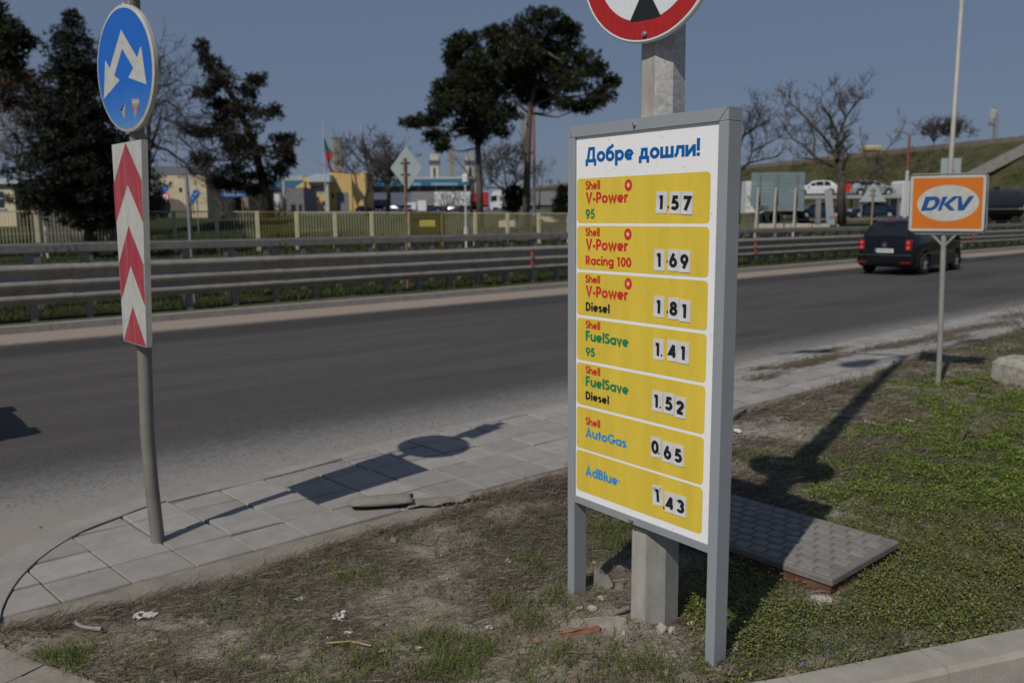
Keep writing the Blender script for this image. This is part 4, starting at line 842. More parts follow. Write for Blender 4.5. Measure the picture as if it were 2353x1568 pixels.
# ================================================================ ROAD FURNITURE
KZ = lambda s: float(np.interp(s, [2, 15.7, 24, 45, 90], [1., .935, .90, .81, .76]))     # the road drops away slowly, the rails with it
def guard_rail(name, label, n0, slope, s0, s1, sp, near=True):
    t = thing(name, label, 'guard rail', (0, 0, 0), RANG, 'double guard rail in the median'); ns = lambda s: n0+slope*math.sin(min(max((s-2)/22, 0), 2)*math.pi/2)
    st = [(s, KZ(s)) for s in np.arange(s0, s1+.1, 2.0)]
    def sweep(prof, nm, m, closed=False, smooth=False):
        mb = MB(); n = len(prof)
        for s, k in st: mb.v += [(s, ns(s)+y, z*k) for y, z in prof]
        q = n if closed else n-1
        for i in range(len(st)-1): mb.f += [(i*n+j, i*n+(j+1) % n, (i+1)*n+(j+1) % n, (i+1)*n+j) for j in range(q)]
        return mb.build(nm, m, t, smooth, 50)
    if near:
        sweep([(-.06, 1.175), (-.065, 1.19), (-.065, 1.315), (-.055, 1.333), (.055, 1.333), (.065, 1.315), (.065, 1.19), (.055, 1.175)], 'box_rail', M['galv_dark'], True)
        tp_ = []
        for c in (.40, .635, .90): tp_ += [(.0, c-.105), (-.015, c-.085), (-.085, c-.035), (-.095, c), (-.085, c+.03), (-.015, c+.075)]
        tp_ = [(.0, .285)]+tp_+[(.02, .99), (.17, .995), (.17, .96)]
        sweep(tp_, 'beam', mat('dusty_beam', (.265, .245, .212), .55, .2, var=.16, scale=4, spec=.35), False, True)
    else:
        sweep([(-.05, 1.225), (-.05, 1.30), (.05, 1.30), (.05, 1.225)], 'box_rail', M['galv_dark'], True)
        sweep([(.0, .33), (.07, .42), (.0, .5), (.08, .6), (.0, .7), (.05, .76), (-.02, .80)], 'beam', M['galv_dark'])
    base = None
    for i, s in enumerate(np.arange(s0+.35, s1, sp)):
        k = KZ(s)
        if base is None:
            mb = MB(); w_ = .055; mb.box(-w_, .0, -.3, w_, .012, 1.178); mb.box(-w_, .012, -.3, -w_+.012, .10, 1.178); mb.box(w_-.012, .012, -.3, w_, .10, 1.178)
            base = mb.build('post', M['galv_dark'], t); o = base
        else: o = base.copy(); link(o, t)
        o.location = (s, ns(s)+.005, 0); o.scale = (1, 1, k)
    if near:
        for s in np.arange(s0+1.35, 40, 4.0):
            mb = MB(); k = KZ(s)
            for dx in (-.22, -.1, .1, .22):
                for z in (1.22, 1.28): mb.tube([(s+dx, ns(s)-.082, z*k), (s+dx, ns(s)-.064, z*k)], .016, 7)
            mb.build('joint_bolts', M['galv_dark'], t)
            mb = MB(); q_ = tp_[1:19]; L2 = len(q_)
            for x in (s-.16, s+.16): mb.v += [(x, ns(s)+y-.007, z*k+.002) for y, z in q_]
            mb.f += [(j, j+1, L2+j+1, L2+j) for j in range(L2-1)]; mb.build('beam_joint', mat('dusty_beam', ()), t, True)
            mb = MB()
            for dx in (-.12, .12):
                for z in (.51, .765): mb.tube([(s+dx, ns(s)-.03, z*k), (s+dx, ns(s)-.004, z*k)], .018, 7)
            mb.build('joint_bolts', M['galv_dark'], t)
        for u, v in ((1252, 602), (1751, 577), (2276, 552)):
            d_ = gr(u, v, .7); s = float(d_[:2]@RD)
            s = {1252: 14.5, 1751: 24.6, 2276: 41.0}[u]; k = KZ(s); mb = MB()
            for z0, z1 in ((.87, .68), (.62, .44)): mb.add([(s, ns(s)-.10, z0*k), (s, ns(s)-.17, (z0*.5+z1*.5)*k-.02), (s, ns(s)-.10, z1*k), (s+.02, ns(s)-.10, z0*k), (s+.02, ns(s)-.17, (z0*.5+z1*.5)*k-.02), (s+.02, ns(s)-.10, z1*k)], [(0, 1, 2), (5, 4, 3), (0, 3, 4, 1), (1, 4, 5, 2)])
            mb.build('reflector', mat('red_reflector', (.45, .06, .05), .4), t)
    return t
guard_rail('guard_rail', 'grey guard rail with box rail on top and three-wave beam beside the road', 16.45, .55, -2, 86, .905)
guard_rail('guard_rail', 'rear guard rail whose posts show behind the roadside one', 18.6, .55, -1.7, 88, .95, False)

def panel_sign(name, label, u, v0, v1, Y, poly, m, pole_m, pw=.03, ang=0., extra=None, cat='road sign', group=None, back=True):
    """a plate on a pole seen from behind; v0 pole top, v1 a point at the foot"""
    top = at(u, v0, Y); t = thing(name, label, cat, (top[0], top[1], 0), ang, group)
    MB().tube([(0, 0, -.3), (0, 0, top[2])], pw, 10).build('pole', pole_m, t, True, 50)
    mb = MB(); mb.prism([(x, top[2]+z) for x, z in poly], .035, .055); pl_ = mb.build('plate', m, t)
    mb = MB()
    hz = [z for x, z in poly]; c = (max(hz)+min(hz))/2; q = (max(hz)-min(hz))
    for dz in (-.13, .13): mb.box(-.11, .0, top[2]+c+dz*q-.012, .11, .034, top[2]+c+dz*q+.012)
    mb.build('bracket', M['galv_dark'], t)
    return t, pl_, top
rustp = mat('rusty_pole', (.17, .065, .03), .9, col2=(.26, .20, .15), scale=3, stretch=(1, 1, 1.2), spec=.15)
dm = .47
panel_sign('traffic_sign', 'diamond sign seen from behind on a rusty pole behind the guard rail', 929, 363, 580, 20.6, [(.04, -.76), (.42, -.23), (.04, .29), (-.36, -.23)], M['sign_back'], rustp, .035, R(-6))
panel_sign('traffic_sign', 'nearly edge-on diamond sign back on a grey pole by the chevron board', 428, 404, 595, 17.4, [(.0, -.88), (.42, -.43), (.0, .02), (-.42, -.43)], M['sign_back'], M['galv'], .035, R(-68))
panel_sign('traffic_sign', 'triangular sign back on a wooden pole left of the black car', 2006, 432, 520, 32, [(-.48, -.5), (.48, -.5), (.03, .16), (-.03, .16)], M['sign_back'], mat('wooden_pole', (.25, .17, .11), .8), .04, R(-20))
panel_sign('direction_sign', 'plain pale rectangular sign back on a tall pole above the orange sign', 2186, 366, 520, 33, [(-.36, -1.2), (.36, -1.2), (.36, .04), (-.36, .04)], M['sign_back'], M['galv'], .04, R(-10))
# tall pole
top = at(2213, -60, 27); t = thing('street_lamp', 'tall thin white lamp column rising behind the orange sign', 'street lamp', (top[0], top[1], -.2))
MB().tube([(0, 0, -.3), (0, 0, 3.), (0, 0, top[2])], [.085, .075, .05], 12).build('column', mat('pale_column', (.38, .37, .33), .6, .1, var=.1, scale=3), t, True)
MB().tube([(0, 0, top[2]-.05), (0, -.3, top[2]+.3), (0, -1.4, top[2]+.5)], [.04, .035, .03], 8).build('arm', M['galv'], t)
MB().bbox(-.14, -1.9, top[2]+.44, .14, -1.3, top[2]+.56, .04).build('lamp_head', M['galv'], t)
# big hoarding back
q0 = at(1728, 396, 46); q1 = at(1851, 395, 46); hz0 = at(1790, 473, 46)[2]; hw = q1[0]-q0[0]; hz1 = q0[2]
t = thing('billboard', 'large grey sheet hoarding seen from behind on propped posts', 'billboard', (q0[0], q0[1], 0), 0)
mb = MB()
for i in range(9): z0 = hz0+(hz1-hz0)*i/9; z1 = hz0+(hz1-hz0)*(i+1)/9-.012; mb.add([(0, .10, z0), (hw, .10, z0), (hw, .095, z0+.05), (0, .095, z0+.05), (hw, .10, z1), (0, .10, z1), (0, .14, z0), (hw, .14, z0), (hw, .14, z1), (0, .14, z1)], [(0, 1, 2, 3), (3, 2, 4, 5), (5, 4, 8, 9), (0, 6, 7, 1), (7, 6, 9, 8)])
mb.build('sheet', mat('hoarding_sheet', (.20, .265, .28), .5, .15, var=.06, scale=1), t)
for fx in (.14, .47, .84):
    MB().box(hw*fx-.05, 0, -.4, hw*fx+.05, .08, hz1-.03).build('post', M['galv'], t)
    mb = MB(); mb.tube([(hw*fx-.06, -.05, hz0+.95), (hw*fx-.55, -1.3, -.2)], .05, 6); mb.build('prop', mat('pale_timber', (.40, .36, .30), .8), t)

# --- cream steel fence
fa = np.array([-16.77, 42.5]); fd = np.array([math.sin(R(67)), math.cos(R(67))]); SPC = 2.0
t = thing('fence', 'cream steel picket fence running in front of the buildings', 'fence', (fa[0], fa[1], 0), math.atan2(fd[1], fd[0]))
ztop = lambda x: float(np.interp(x, [-14, 0, 20, 40], [2.16, 2.06, 1.80, 1.70])); zb = .25
orange = mat('ochre_fence_paint', (.24, .165, .04), .7, var=.15, scale=2)
for i in range(-6, 18):
    x = i*SPC; zt = ztop(x)
    if i == 7: MB().box(x-.06, -.06, -.2, x+.06, .06, zt+.02).build('post', orange, t); 
    else: MB().bbox(x-.105, -.1, -.2, x+.105, .1, zt+.03, .02).build('post', M['fence_y'] if i != -4 else orange, t)
    mb = MB(); x1 = x+SPC
    for k in range(1, 12):
        xx = x+.1+k*(SPC-.2)/12; z2 = ztop(xx); mb.box(xx-.014, -.012, zb, xx+.014, .012, z2-.01)
        if i < 4:
            mb.box(xx-.03, -.012, zb+(z2-zb)*.42, xx+.03, .012, zb+(z2-zb)*.47)
    for fz in (1.0, .12): mb.add([(x+.1, -.03, zb+(ztop(x)-zb)*fz-.03), (x1-.1, -.03, zb+(ztop(x1)-zb)*fz-.03), (x1-.1, -.03, zb+(ztop(x1)-zb)*fz+.03), (x+.1, -.03, zb+(ztop(x)-zb)*fz+.03), (x+.1, .03, zb+(ztop(x)-zb)*fz+.03), (x1-.1, .03, zb+(ztop(x1)-zb)*fz+.03)], [(0, 1, 2, 3), (3, 2, 5, 4)])
    mb.build('picket_panel', orange if i in (-6, -5, 2, 6) else M['fence_y'], t)
t = thing('street_lamp', 'thin white lamp post with small lantern in front of the fence', 'street lamp', (*at(1070, 500, 36)[:2], 0)); zt = at(1073, 418, 36)[2]
MB().tube([(0, 0, -.2), (0, 0, zt)], [.05, .035], 8).build('column', mat('white_column', (.5, .5, .5), .6), t); MB().tube([(0, 0, .9), (0, 0, 1.25)], .085, 8).build('base', mat('white_column', ()), t)
MB().bbox(-.12, -.12, zt, .12, .12, zt+.32, .05).build('lantern', M['box_white'], t)
t = thing('pole', 'thin white pole beside the ochre fence post at far left', 'pole', (*at(102, 500, 38)[:2], 0)); MB().tube([(0, 0, -.2), (0, 0, at(95, 462, 38)[2])], .06, 8).build('shaft', mat('white_column', ()), t)

# ================================================================ VEHICLES
TYRE = lambda r, wd: [(r*.62, -wd/2), (r*.93, -wd/2), (r, -wd*.36), (r, wd*.36), (r*.93, wd/2), (r*.62, wd/2)]
def wheel(parent, x, y, r, wd, side, spokes=5):
    n = 28; mb = MB(); pr = TYRE(r, wd)
    for i in range(n):
        a = 2*math.pi*i/n; mb.v += [(x+p*math.cos(a), y+q, r+p*math.sin(a)) for p, q in pr]
    for i in range(n): mb.f += [(i*6+j, ((i+1) % n)*6+j, ((i+1) % n)*6+j+1, i*6+j+1) for j in range(5)]
    tyre = mb.build('wheel', M['rubber'], parent, True, 50)
    mb = MB(); yo = y+side*wd*.40; rr = r*.66; yi = y+side*wd*.12
    mb.add([(x+rr*math.cos(2*math.pi*i/n), yi, r+rr*math.sin(2*math.pi*i/n)) for i in range(n)], [tuple(range(n))]); mb.build('wheel_well', M['dark'], tyre)
    mb = MB()
    for i in range(n):
        a = 2*math.pi*i/n; mb.v += [(x+q*math.cos(a), yo+dy, r+q*math.sin(a)) for q, dy in ((rr*1.03, 0), (rr*.9, side*.012))]
    mb.f += [(i*2, ((i+1) % n)*2, ((i+1) % n)*2+1, i*2+1) for i in range(n)]
    for k in range(spokes):
        a = 2*math.pi*(k+.25)/spokes
        for da in (-.17, .17):
            p0 = Vector((math.cos(a+da*.9), math.sin(a+da*.9)))*rr*.95; p1 = Vector((math.cos(a+da*2.2), math.sin(a+da*2.2)))*rr*.2; nn2 = Vector((-math.sin(a), math.cos(a)))*rr*.13
            mb.add([(x+q.x, yo+dy, r+q.y) for q, dy in ((p0+nn2, 0), (p0-nn2, 0), (p1-nn2, side*.006), (p1+nn2, side*.006))], [(0, 1, 2, 3)])
    mb.add([(x+rr*.24*math.cos(2*math.pi*i/12), yo+side*.008, r+rr*.24*math.sin(2*math.pi*i/12)) for i in range(12)], [tuple(range(12))])
    mb.build('rim', mat('alloy_rim', (.52, .52, .53), .35, .25, var=.05), tyre)
CARS = {
 'mpv': dict(L=4.40, Wd=.895, belt=.98, r=.315, ax=(.86, 3.50), top=[(0, .62), (.015, .93), (.07, 1.01), (.20, 1.22), (.38, 1.46), (.54, 1.565), (.85, 1.63), (1.4, 1.65), (2.1, 1.625), (2.55, 1.55), (2.9, 1.40), (3.3, 1.12), (3.5, 1.03), (3.9, .93), (4.2, .82), (4.36, .66), (4.40, .5)],
      side=[(.55, 1.42, .36), (1.50, 2.35, .0), (2.42, 2.85, .0)], rear=(.145, .40, .66), front=(2.62, 3.22)),
 'hatch': dict(L=4.2, Wd=.86, belt=.92, r=.31, ax=(.75, 3.35), top=[(0, .6), (.02, .86), (.1, .95), (.35, 1.22), (.65, 1.40), (1.2, 1.46), (1.9, 1.44), (2.4, 1.30), (2.95, 1.0), (3.2, .93), (3.7, .84), (4.05, .70), (4.18, .55), (4.2, .45)],
      side=[(.75, 1.32, .3), (1.40, 2.1, .0), (2.15, 2.6, .0)], rear=(.14, .6, .6), front=(2.45, 2.9)),
 'sedan': dict(L=4.6, Wd=.88, belt=.93, r=.32, ax=(.85, 3.65), top=[(0, .6), (.02, .86), (.1, .98), (.6, 1.02), (.95, 1.16), (1.35, 1.36), (1.9, 1.43), (2.4, 1.42), (2.8, 1.30), (3.35, 1.0), (3.6, .93), (4.1, .84), (4.45, .70), (4.58, .55), (4.6, .45)],
      side=[(1.0, 1.45, .3), (1.55, 2.3, .0), (2.36, 2.95, .0)], rear=(.7, 1.3, .6), front=(2.85, 3.3)),
}
def make_car(kind, paint, label, group=None, name='parked_car', full=False, wheels=True):
    c = CARS[kind]; t = thing(name, label, 'car', (0, 0, 0), 0, group); Ln, Wm, belt, r = c['L'], c['Wd'], c['belt'], c['r']
    px, pz = [p[0] for p in c['top']], [p[1] for p in c['top']]; X0 = Ln/2
    ztop = lambda x: float(np.interp(x, px, pz)); hw = lambda x: Wm*float(np.interp(x, [0, .05, .15, .4, .9, Ln*.5, Ln-1.0, Ln-.5, Ln-.22, Ln-.07, Ln], [.80, .88, .935, .97, .99, 1, .985, .93, .82, .66, .48]))
    def zbot(x):
        z = float(np.interp(x, [0, .3, Ln-.4, Ln], [.28, .22, .2, .26]))
        for a in c['ax']:
            d = abs(x-a); q = r+.075
            if d < q: z = max(z, r+math.sqrt(q*q-d*d))
        return z
    def sect(x):
        zt, w_, zb_ = ztop(x), hw(x), zbot(x); b = min(belt, zt-.015); zm = (max(zb_, .35)+b)/2
        k = max(0, zt-b); wr = w_-.05-k*.36
        return [(w_*.93, zb_), (w_*.985, zb_+.06 if zb_ < .35 else zb_+.01), (w_, max(zm, zb_+.02)), (w_-.035, b), (wr if k > .08 else w_-.05, zt-min(.06, k*.5) if k > .08 else zt-.008), (max(.05, wr-.10) if k > .08 else w_*.8, zt-.008 if k > .08 else zt), (.3*w_, zt+.012), (0, zt+.016)]
    xs = sorted(set([round(x, 3) for x in list(np.linspace(0, Ln, 60))+px+[0.02, .05, Ln-.03]])); mb = MB(); n = 15
    for x in xs:
        s = sect(x); mb.v += [(x-X0, -y, z) for y, z in s]+[(x-X0, y, z) for y, z in s[-2::-1]]
    for i in range(len(xs)-1): mb.f += [(i*n+j, i*n+j+1, (i+1)*n+j+1, (i+1)*n+j) for j in range(n-1)]
    mb.f.append(tuple(range(n))); mb.f.append(tuple((len(xs)-1)*n+j for j in range(n-1, -1, -1)))
    for i in range(len(xs)-1): mb.f.append((i*n+n-1, i*n, (i+1)*n, (i+1)*n+n-1))     # underside
    body = mb.build('body', paint, t, True, 32)
    def side_pt(x, f, sg, off=.006):                        # point on the glasshouse side: f=0 belt .. 1 roof edge
        s = sect(x); (y0, z0), (y1, z1) = s[3], s[4]; nl = math.hypot(z1-z0, y0-y1) or 1
        y = y0+(y1-y0)*f+off*(z1-z0)/nl; z = z0+(z1-z0)*f+off*(y0-y1)/nl; return (x-X0, sg*y, z)
    for sg in (-1, 1):
        for (a, b, tap) in c['side']:
            m_x = 10; mb = MB()
            for i in range(m_x+1):
                x = a+(b-a)*i/m_x; lo, hi = .07, .93
                if tap and i < 3: hi = .93-.25*tap*(3-i)
                for k in range(4): mb.v.append(side_pt(x, lo+(hi-lo)*k/3, sg))
            for i in range(m_x): mb.f += [((i*4+k, i*4+k+1, i*4+k+5, i*4+k+4) if sg > 0 else (i*4+k, i*4+k+4, i*4+k+5, i*4+k+1)) for k in range(3)]
            mb.build('side_window', M['glass'], t, True)
    for nm, (a, b), sgn in (('rear_window', c['rear'][:2], -1), ('windscreen', c['front'], 1)):
        mb = MB()
        for i in range(7):
            x = a+(b-a)*i/6
            for k in range(9):
                f = -1+k/4; s = sect(x); wv = s[5][0]*.97
                y = f*wv; z = float(np.interp(abs(y), [0, .3*hw(x), s[5][0]], [ztop(x)+.016, ztop(x)+.012, ztop(x)-.008])); mb.v.append((x-X0+sgn*.006, y, z+.005))
        for i in range(6): mb.f += [(i*9+k, i*9+k+1, i*9+k+10, i*9+k+9) for k in range(8)]
        mb.build(nm, M['glass'], t, True)
    red_l = mat('tail_lamp', (.22, .008, .010), .15, var=.3, scale=30, coat=.5); head = mat('head_lamp', (.5, .52, .53), .1, var=.1)
    for sg in (-1, 1):
        z0, z1 = (.74, 1.04) if full else (.7, .9); w0 = hw(.03)
        y0, y1 = sorted((sg*(w0-.17), sg*(w0+.012)))
        tl = MB().bbox(-X0-.012, y0, z0, -X0+.13, y1, z1, .018).build('tail_light', red_l, t)
        if full:
            for q in (.25, .72): MB().tube([(-X0-.016, (y0+y1)/2, z0+(z1-z0)*q), (-X0-.011, (y0+y1)/2, z0+(z1-z0)*q)], .05, 14).build('lens', mat('lamp_lens', (.6, .1, .1), .1), tl)
        y0, y1 = sorted((sg*(hw(Ln-.2)-.3), sg*(hw(Ln-.2)+.004)))
        MB().bbox(X0-.36, y0, .62, X0-.07, y1, .78, .03).build('headlight', head, t)
        y0, y1 = sorted((sg*(Wm-.03), sg*(Wm+.17)))
        mx_ = c['front'][0]-X0+.35; MB().bbox(mx_, y0, belt-.02, mx_+.12, y1, belt+.13, .04).build('mirror', paint, t)
    for a in c['ax']:
        for sg in (-1, 1): wheel(t, a-X0, sg*(Wm-.115), r, .21, sg, 5 if full else 7)
    mb = MB(); mb.box(.35-X0, -Wm*.8, .24, Ln-.5-X0, Wm*.8, .7)
    mb.build('underbody', M['dark'], t)
    if full:
        mb = MB(); mb.bbox(-X0-.035, -.80, .33, -X0+.2, .80, .60, .03); bp_ = mb.build('bumper', paint, t)
        for sg in (-1, 1):
            y0, y1 = sorted((sg*.50, sg*.77)); MB().box(-X0-.040, y0, .36, -X0-.03, y1, .40).build('reflector', red_l, bp_)
        MB().box(-X0-.037, -.79, .585, -X0-.0355, .79, .60).build('trim_strip', mat('dark_chrome', (.3, .3, .3), .2, .8), bp_)
        MB().box(-X0-.018, -.27, .66, -X0-.006, .27, .775).build('number_plate', M['card'], t); pp = t.children[-1]
        MB().box(-X0-.0195, .222, .662, -X0-.0175, .268, .773).build('blue_band', M['blue'], pp)
        mb = MB(); rs2 = random.Random(5)
        for k in range(8):
            y = .17-k*.052; mb.box(-X0-.0195, y-.014, .69, -X0-.0175, y-.004, .748); mb.box(-X0-.0195, y+.003, .69+.02*(k % 2), -X0-.0175, y+.012, .748); mb.box(-X0-.0195, y-.004, .715, -X0-.0178, y+.003, .725)
        mb.build('plate_characters', M['black'], pp)
        g = MB().tube([(-X0-.012, 0, .885), (-X0+.02, 0, .885)], .062, 24).build('badge', M['black'], t)
        mb = MB(); f_ = lambda a, b: (a, b)
        ribbon(mb, arc(0, 0, .056, .056, 0, 360, 24), .012, 0, f_); ribbon(mb, [(-.026, .048), (0, .004), (.026, .048)], .012, .0004, f_); ribbon(mb, [(-.050, .022), (-.022, -.046), (0, -.004), (.022, -.046), (.050, .022)], .012, .0008, f_)
        eb = mb.build('emblem', M['chrome'], g); eb.rotation_euler = (0, 0, R(-90)); eb.location = (-X0-.0135, 0, .885)
        MB().box(-X0+.30, -.17, 1.555, -X0+.36, .17, 1.58).build('brake_lamp', red_l, t)
        mb = MB(); mb.tube([(-X0+.10, .06, 1.045), (-X0+.125, -.30, 1.10)], .009, 6); mb.build('wiper', M['black'], t)
        for sg in (-1, 1): MB().tube([(-X0+.7, sg*.62, 1.655), (-X0+.8, sg*.62, 1.70), (X0-2.2, sg*.62, 1.71), (X0-2.1, sg*.62, 1.66)], .014, 6).build('roof_rail', M['galv_dark'], t)
        for sg in (-1, 1):
            mb = MB(); mb.box(.05-X0+.75, sg*(Wm+.001) if sg > 0 else -Wm-.012, .62, 3.1-X0, sg*(Wm+.012) if sg > 0 else -Wm-.001, .65); mb.build('side_moulding', mat('dark_chrome', ()), t)
        MB().tube([(-X0+.85, -.1, 1.655), (-X0+.62, -.1, 1.78)], .006, 5).build('aerial', M['black'], t)
        for sg in (-1, 1):
            for x in (1.62, 2.52): MB().box(x-X0, min(sg*(Wm-.005), sg*(Wm+.02)), .83, x-X0+.17, max(sg*(Wm-.005), sg*(Wm+.02)), .86).build('door_handle', paint, t)
    return t
black_paint = mat('black_car_paint', (.004, .0045, .006), .2, var=.1, spec=.3, coat=.35)
navy_paint = mat('navy_car_paint', (.008, .016, .045), .2, var=.1, spec=.5, coat=1.); silver_paint = mat('silver_car_paint', (.42, .44, .45), .3, .5, var=.05, coat=.6); white_paint = mat('white_car_paint', (.62, .63, .64), .35, var=.06, coat=.5)
car = make_car('mpv', black_paint, 'black people carrier driving away on the road past the orange sign', name='moving_car', full=True)
pr_ = W(24.88, 11.50)[:2]; rear_axle = pr_+RN*(.80)          # right rear tyre contact -> axle centre
cc = rear_axle+RD*(2.2-.86); car.location = (cc[0], cc[1], -.088); car.rotation_euler = (0, 0, RANG+R(4.5)); car.scale = (.985,)*3
# the car whose nose shadow falls into the frame from the left
car2 = make_car('mpv', navy_paint, 'dark people carrier just outside the left edge whose shadow reaches the road', name='moving_car')
cc = W(-1.45, 8.5); car2.location = (cc[0], cc[1], -.06); car2.rotation_euler = (0, 0, RANG)

# ---- lorries and cars in the park, right of the price sign (all about 80 m away)
def gz(x, y): return float(field_z(x, y))
def put(o, u, v, Y, rot=0.): p = at(u, v, Y); o.location = tuple(p); o.rotation_euler = (0, 0, rot); return o
def bigwheels(parent, xs_, yh, r=.5, z=0.):
    for x in xs_:
        for sg in (-1, 1): MB().tube([(x, sg*yh, z+r), (x, sg*(yh-.28), z+r)], r, 18).build('wheel', M['rubber'], parent, True, 50)
def cab(parent, x0, sg, m, h=3.0, dark=True, nm='cab'):
    """a flat-fronted tractor cab; sg = +1 faces +x"""
    prof = [(0, .75), (0, h*.97), (.15, h+.05), (1.6, h), (2.1, h*.80), (2.25, h*.45), (2.28, .45), (1.9, .45), (1.75, .95), (.85, .95), (.7, .75)]
    mb = MB(); mb.prism([(x0+sg*x, z) for x, z in (prof if sg > 0 else prof[::-1])], -1.22, 1.22); c = mb.build(nm, m, parent)
    for y in (-1.235, 1.235): mb = MB(); mb.prism([(x0+sg*x, z) for x, z in ((.95, h*.52), (2.02, h*.50), (1.9, h*.76), (.95, h*.79))], y-.012, y+.012); mb.build('side_window', M['glass'], c)
    mb = MB(); xx = [(2.135, h*.79), (2.27, h*.48)]; mb.add([(x0+sg*(xx[0][0]+.01), -1.05, xx[0][1]), (x0+sg*(xx[0][0]+.01), 1.05, xx[0][1]), (x0+sg*(xx[1][0]+.01), 1.1, xx[1][1]), (x0+sg*(xx[1][0]+.01), -1.1, xx[1][1])], [(0, 1, 2, 3)]); mb.build('windscreen', M['glass'], c)
    mb = MB(); mb.box(min(x0+sg*2.1, x0+sg*2.32), -1.2, .42, max(x0+sg*2.1, x0+sg*2.32), 1.2, .85); mb.build('bumper', M['black'] if dark else m, c)
    for y in (-1.42, 1.42): MB().bbox(min(x0+sg*1.95, x0+sg*2.1), y-.12, h*.52, max(x0+sg*1.95, x0+sg*2.1), y+.12, h*.76, .03).build('mirror', M['black'], c)
    return c
def lorry(label, u, v, Y, L, box_m, cab_m, cab_side=1, h=3.8, rot=0., z0=1.1, group='lorries in the park', extra=None, cabh=3.2):
    t = thing('lorry', label, 'lorry', (0, 0, 0), 0, group); put(t, u, v, Y, rot)
    if box_m: mb = MB(); mb.bbox(-L/2, -1.25, z0, L/2, 1.25, h, .03); mb.build('trailer_box', box_m, t)
    MB().box(-L/2, -.5, .75, L/2, .5, z0-.01).build('chassis', M['black'], t)
    if cab_m: cab(t, cab_side*(L/2+.35), cab_side, cab_m, cabh)
    bigwheels(t, [-cab_side*L*.42, -cab_side*L*.32, -cab_side*L*.22]+([cab_side*(L/2+1.6), cab_side*(L/2-.7)] if cab_m else []), 1.2)
    return t
YR = 80
# car transporter
ct = thing('car_transporter', 'two-deck car transporter with a white cab loaded with cars', 'lorry', (0, 0, 0), 0, 'lorries in the park'); put(ct, 1930, 516, YR)
mb = MB(); mb.box(-5.3, -1.2, .42, 5.0, 1.2, .60); mb.build('lower_deck', M['galv_dark'], ct)
mb = MB(); mb.box(-5.0, -1.2, 2.33, 5.0, 1.2, 2.62); mb.box(-5.0, -1.26, 2.40, 5.0, -1.2, 2.70); mb.build('upper_deck', mat('pale_deck', (.42, .42, .41), .55, .3, var=.1), ct)
for x in (-4.9, -1.6, 1.4, 4.8):
    for y in (-1.2, 1.14): MB().box(x-.07, y, .6, x+.07, y+.06, 2.33).build('upright', M['galv'], ct)
bigwheels(ct, [-3.2, -2.2, 3.6], 1.15, .42)
c = cab(ct, 5.1, 1, M['box_white'], 3.9); bigwheels(ct, [6.8], 1.2)
def on(parent_u, kind, paint, label, dx, dz, flip, grp): 
    o = make_car(kind, paint, label, grp); b = ct.location; o.location = (b[0]+dx, b[1]+.0, b[2]+dz); o.rotation_euler = (0, 0, math.pi if flip else 0); return o
g1 = 'cars on the transporter'
on(0, 'hatch', white_paint, 'white car on the upper deck left of the bare tree trunk', -2.7, 2.63, True, g1)
on(0, 'hatch', silver_paint, 'silver car on the upper deck behind the triangular sign', 2.75, 2.63, False, g1)
on(0, 'sedan', navy_paint, 'dark blue saloon on the lower deck left of the tree trunk', -2.2, .60, True, g1)
on(0, 'sedan', navy_paint, 'dark blue saloon on the lower deck right of the tree trunk', 2.75, .60, True, g1)
o = make_car('hatch', mat('wreck_paint', (.35, .34, .34), .5, col2=(.04, .04, .045), scale=3.5, thr=(.42, .58)), 'wrecked grey car on the upper deck behind the tree trunk', g1); o.location = (ct.location[0]+.35, ct.location[1]+.4, ct.location[2]+2.63); o.scale = (.9, .95, .78)
# tanker
tk = thing('tanker', 'black cylindrical tank trailer standing right of the orange sign', 'lorry', (0, 0, 0), 0, 'lorries in the park'); put(tk, 2262, 524, 56); tk.scale = (.66, .78, .78)
tankm = mat('black_tank', (.018, .02, .024), .35, var=.2, spec=.5); n = 28; mb = MB(); rr = 1.28
for x, k in ((-3.2, .86), (-3.0, 1), (2.75, 1), (3.05, .95), (3.25, .75), (3.32, .4)): mb.v += [(x, rr*k*math.cos(2*math.pi*i/n), 1.95+rr*k*math.sin(2*math.pi*i/n)) for i in range(n)]
for q in range(5): mb.f += [(q*n+i, q*n+(i+1) % n, q*n+n+(i+1) % n, q*n+n+i) for i in range(n)]
mb.f += [tuple(range(n-1, -1, -1)), tuple(5*n+i for i in range(n))]; mb.build('tank', tankm, tk, True, 40)
MB().box(-3.1, -1.27, 1.55, 3.0, -1.24, 1.6).build('side_rail', M['galv'], tk); MB().tube([(.9, 0, 3.2), (.9, 0, 3.42)], .25, 12).build('hatch', M['black'], tk)
MB().box(-3.2, -.6, .55, 3.2, .6, .72).build('chassis', M['black'], tk); bigwheels(tk, [-1.8, -.6, 2.3], 1.15, .48)
mb = MB()
for k in range(3): mb.box(2.35+k*.22, -1.245, 1.5, 2.49+k*.22, -1.2, 1.9)
mb.build('lettering', mat('faded_letter', (.3, .3, .32), .6), tk)
# white box lorry on the left of the hoarding
lorry('white box lorry half hidden by the price sign and the large hoarding', 1733, 513, 82, 2.5, M['box_white'], None, 1, 3.95, z0=.95)
lorry('grey flatbed with orange corner posts under the hoarding', 1795, 513, 78, 3.2, M['curtain'], None, 1, 2.7, z0=1.1)
for i, (u, lb) in enumerate(((1768, 'pale concrete kerb block below the hoarding at its left prop'), (1832, 'pale concrete kerb block below the hoarding at its right post'), (1895, 'pale concrete kerb block under the blue saloon'))):
    p = at(u, 518, 60); o = MB().bbox(-.9, -.2, -.4, .9, .2, .12, .03).build('kerb_block', M['stone_w']); o.location = tuple(p); tag(o, lb, 'kerb block', 'pale kerb blocks')
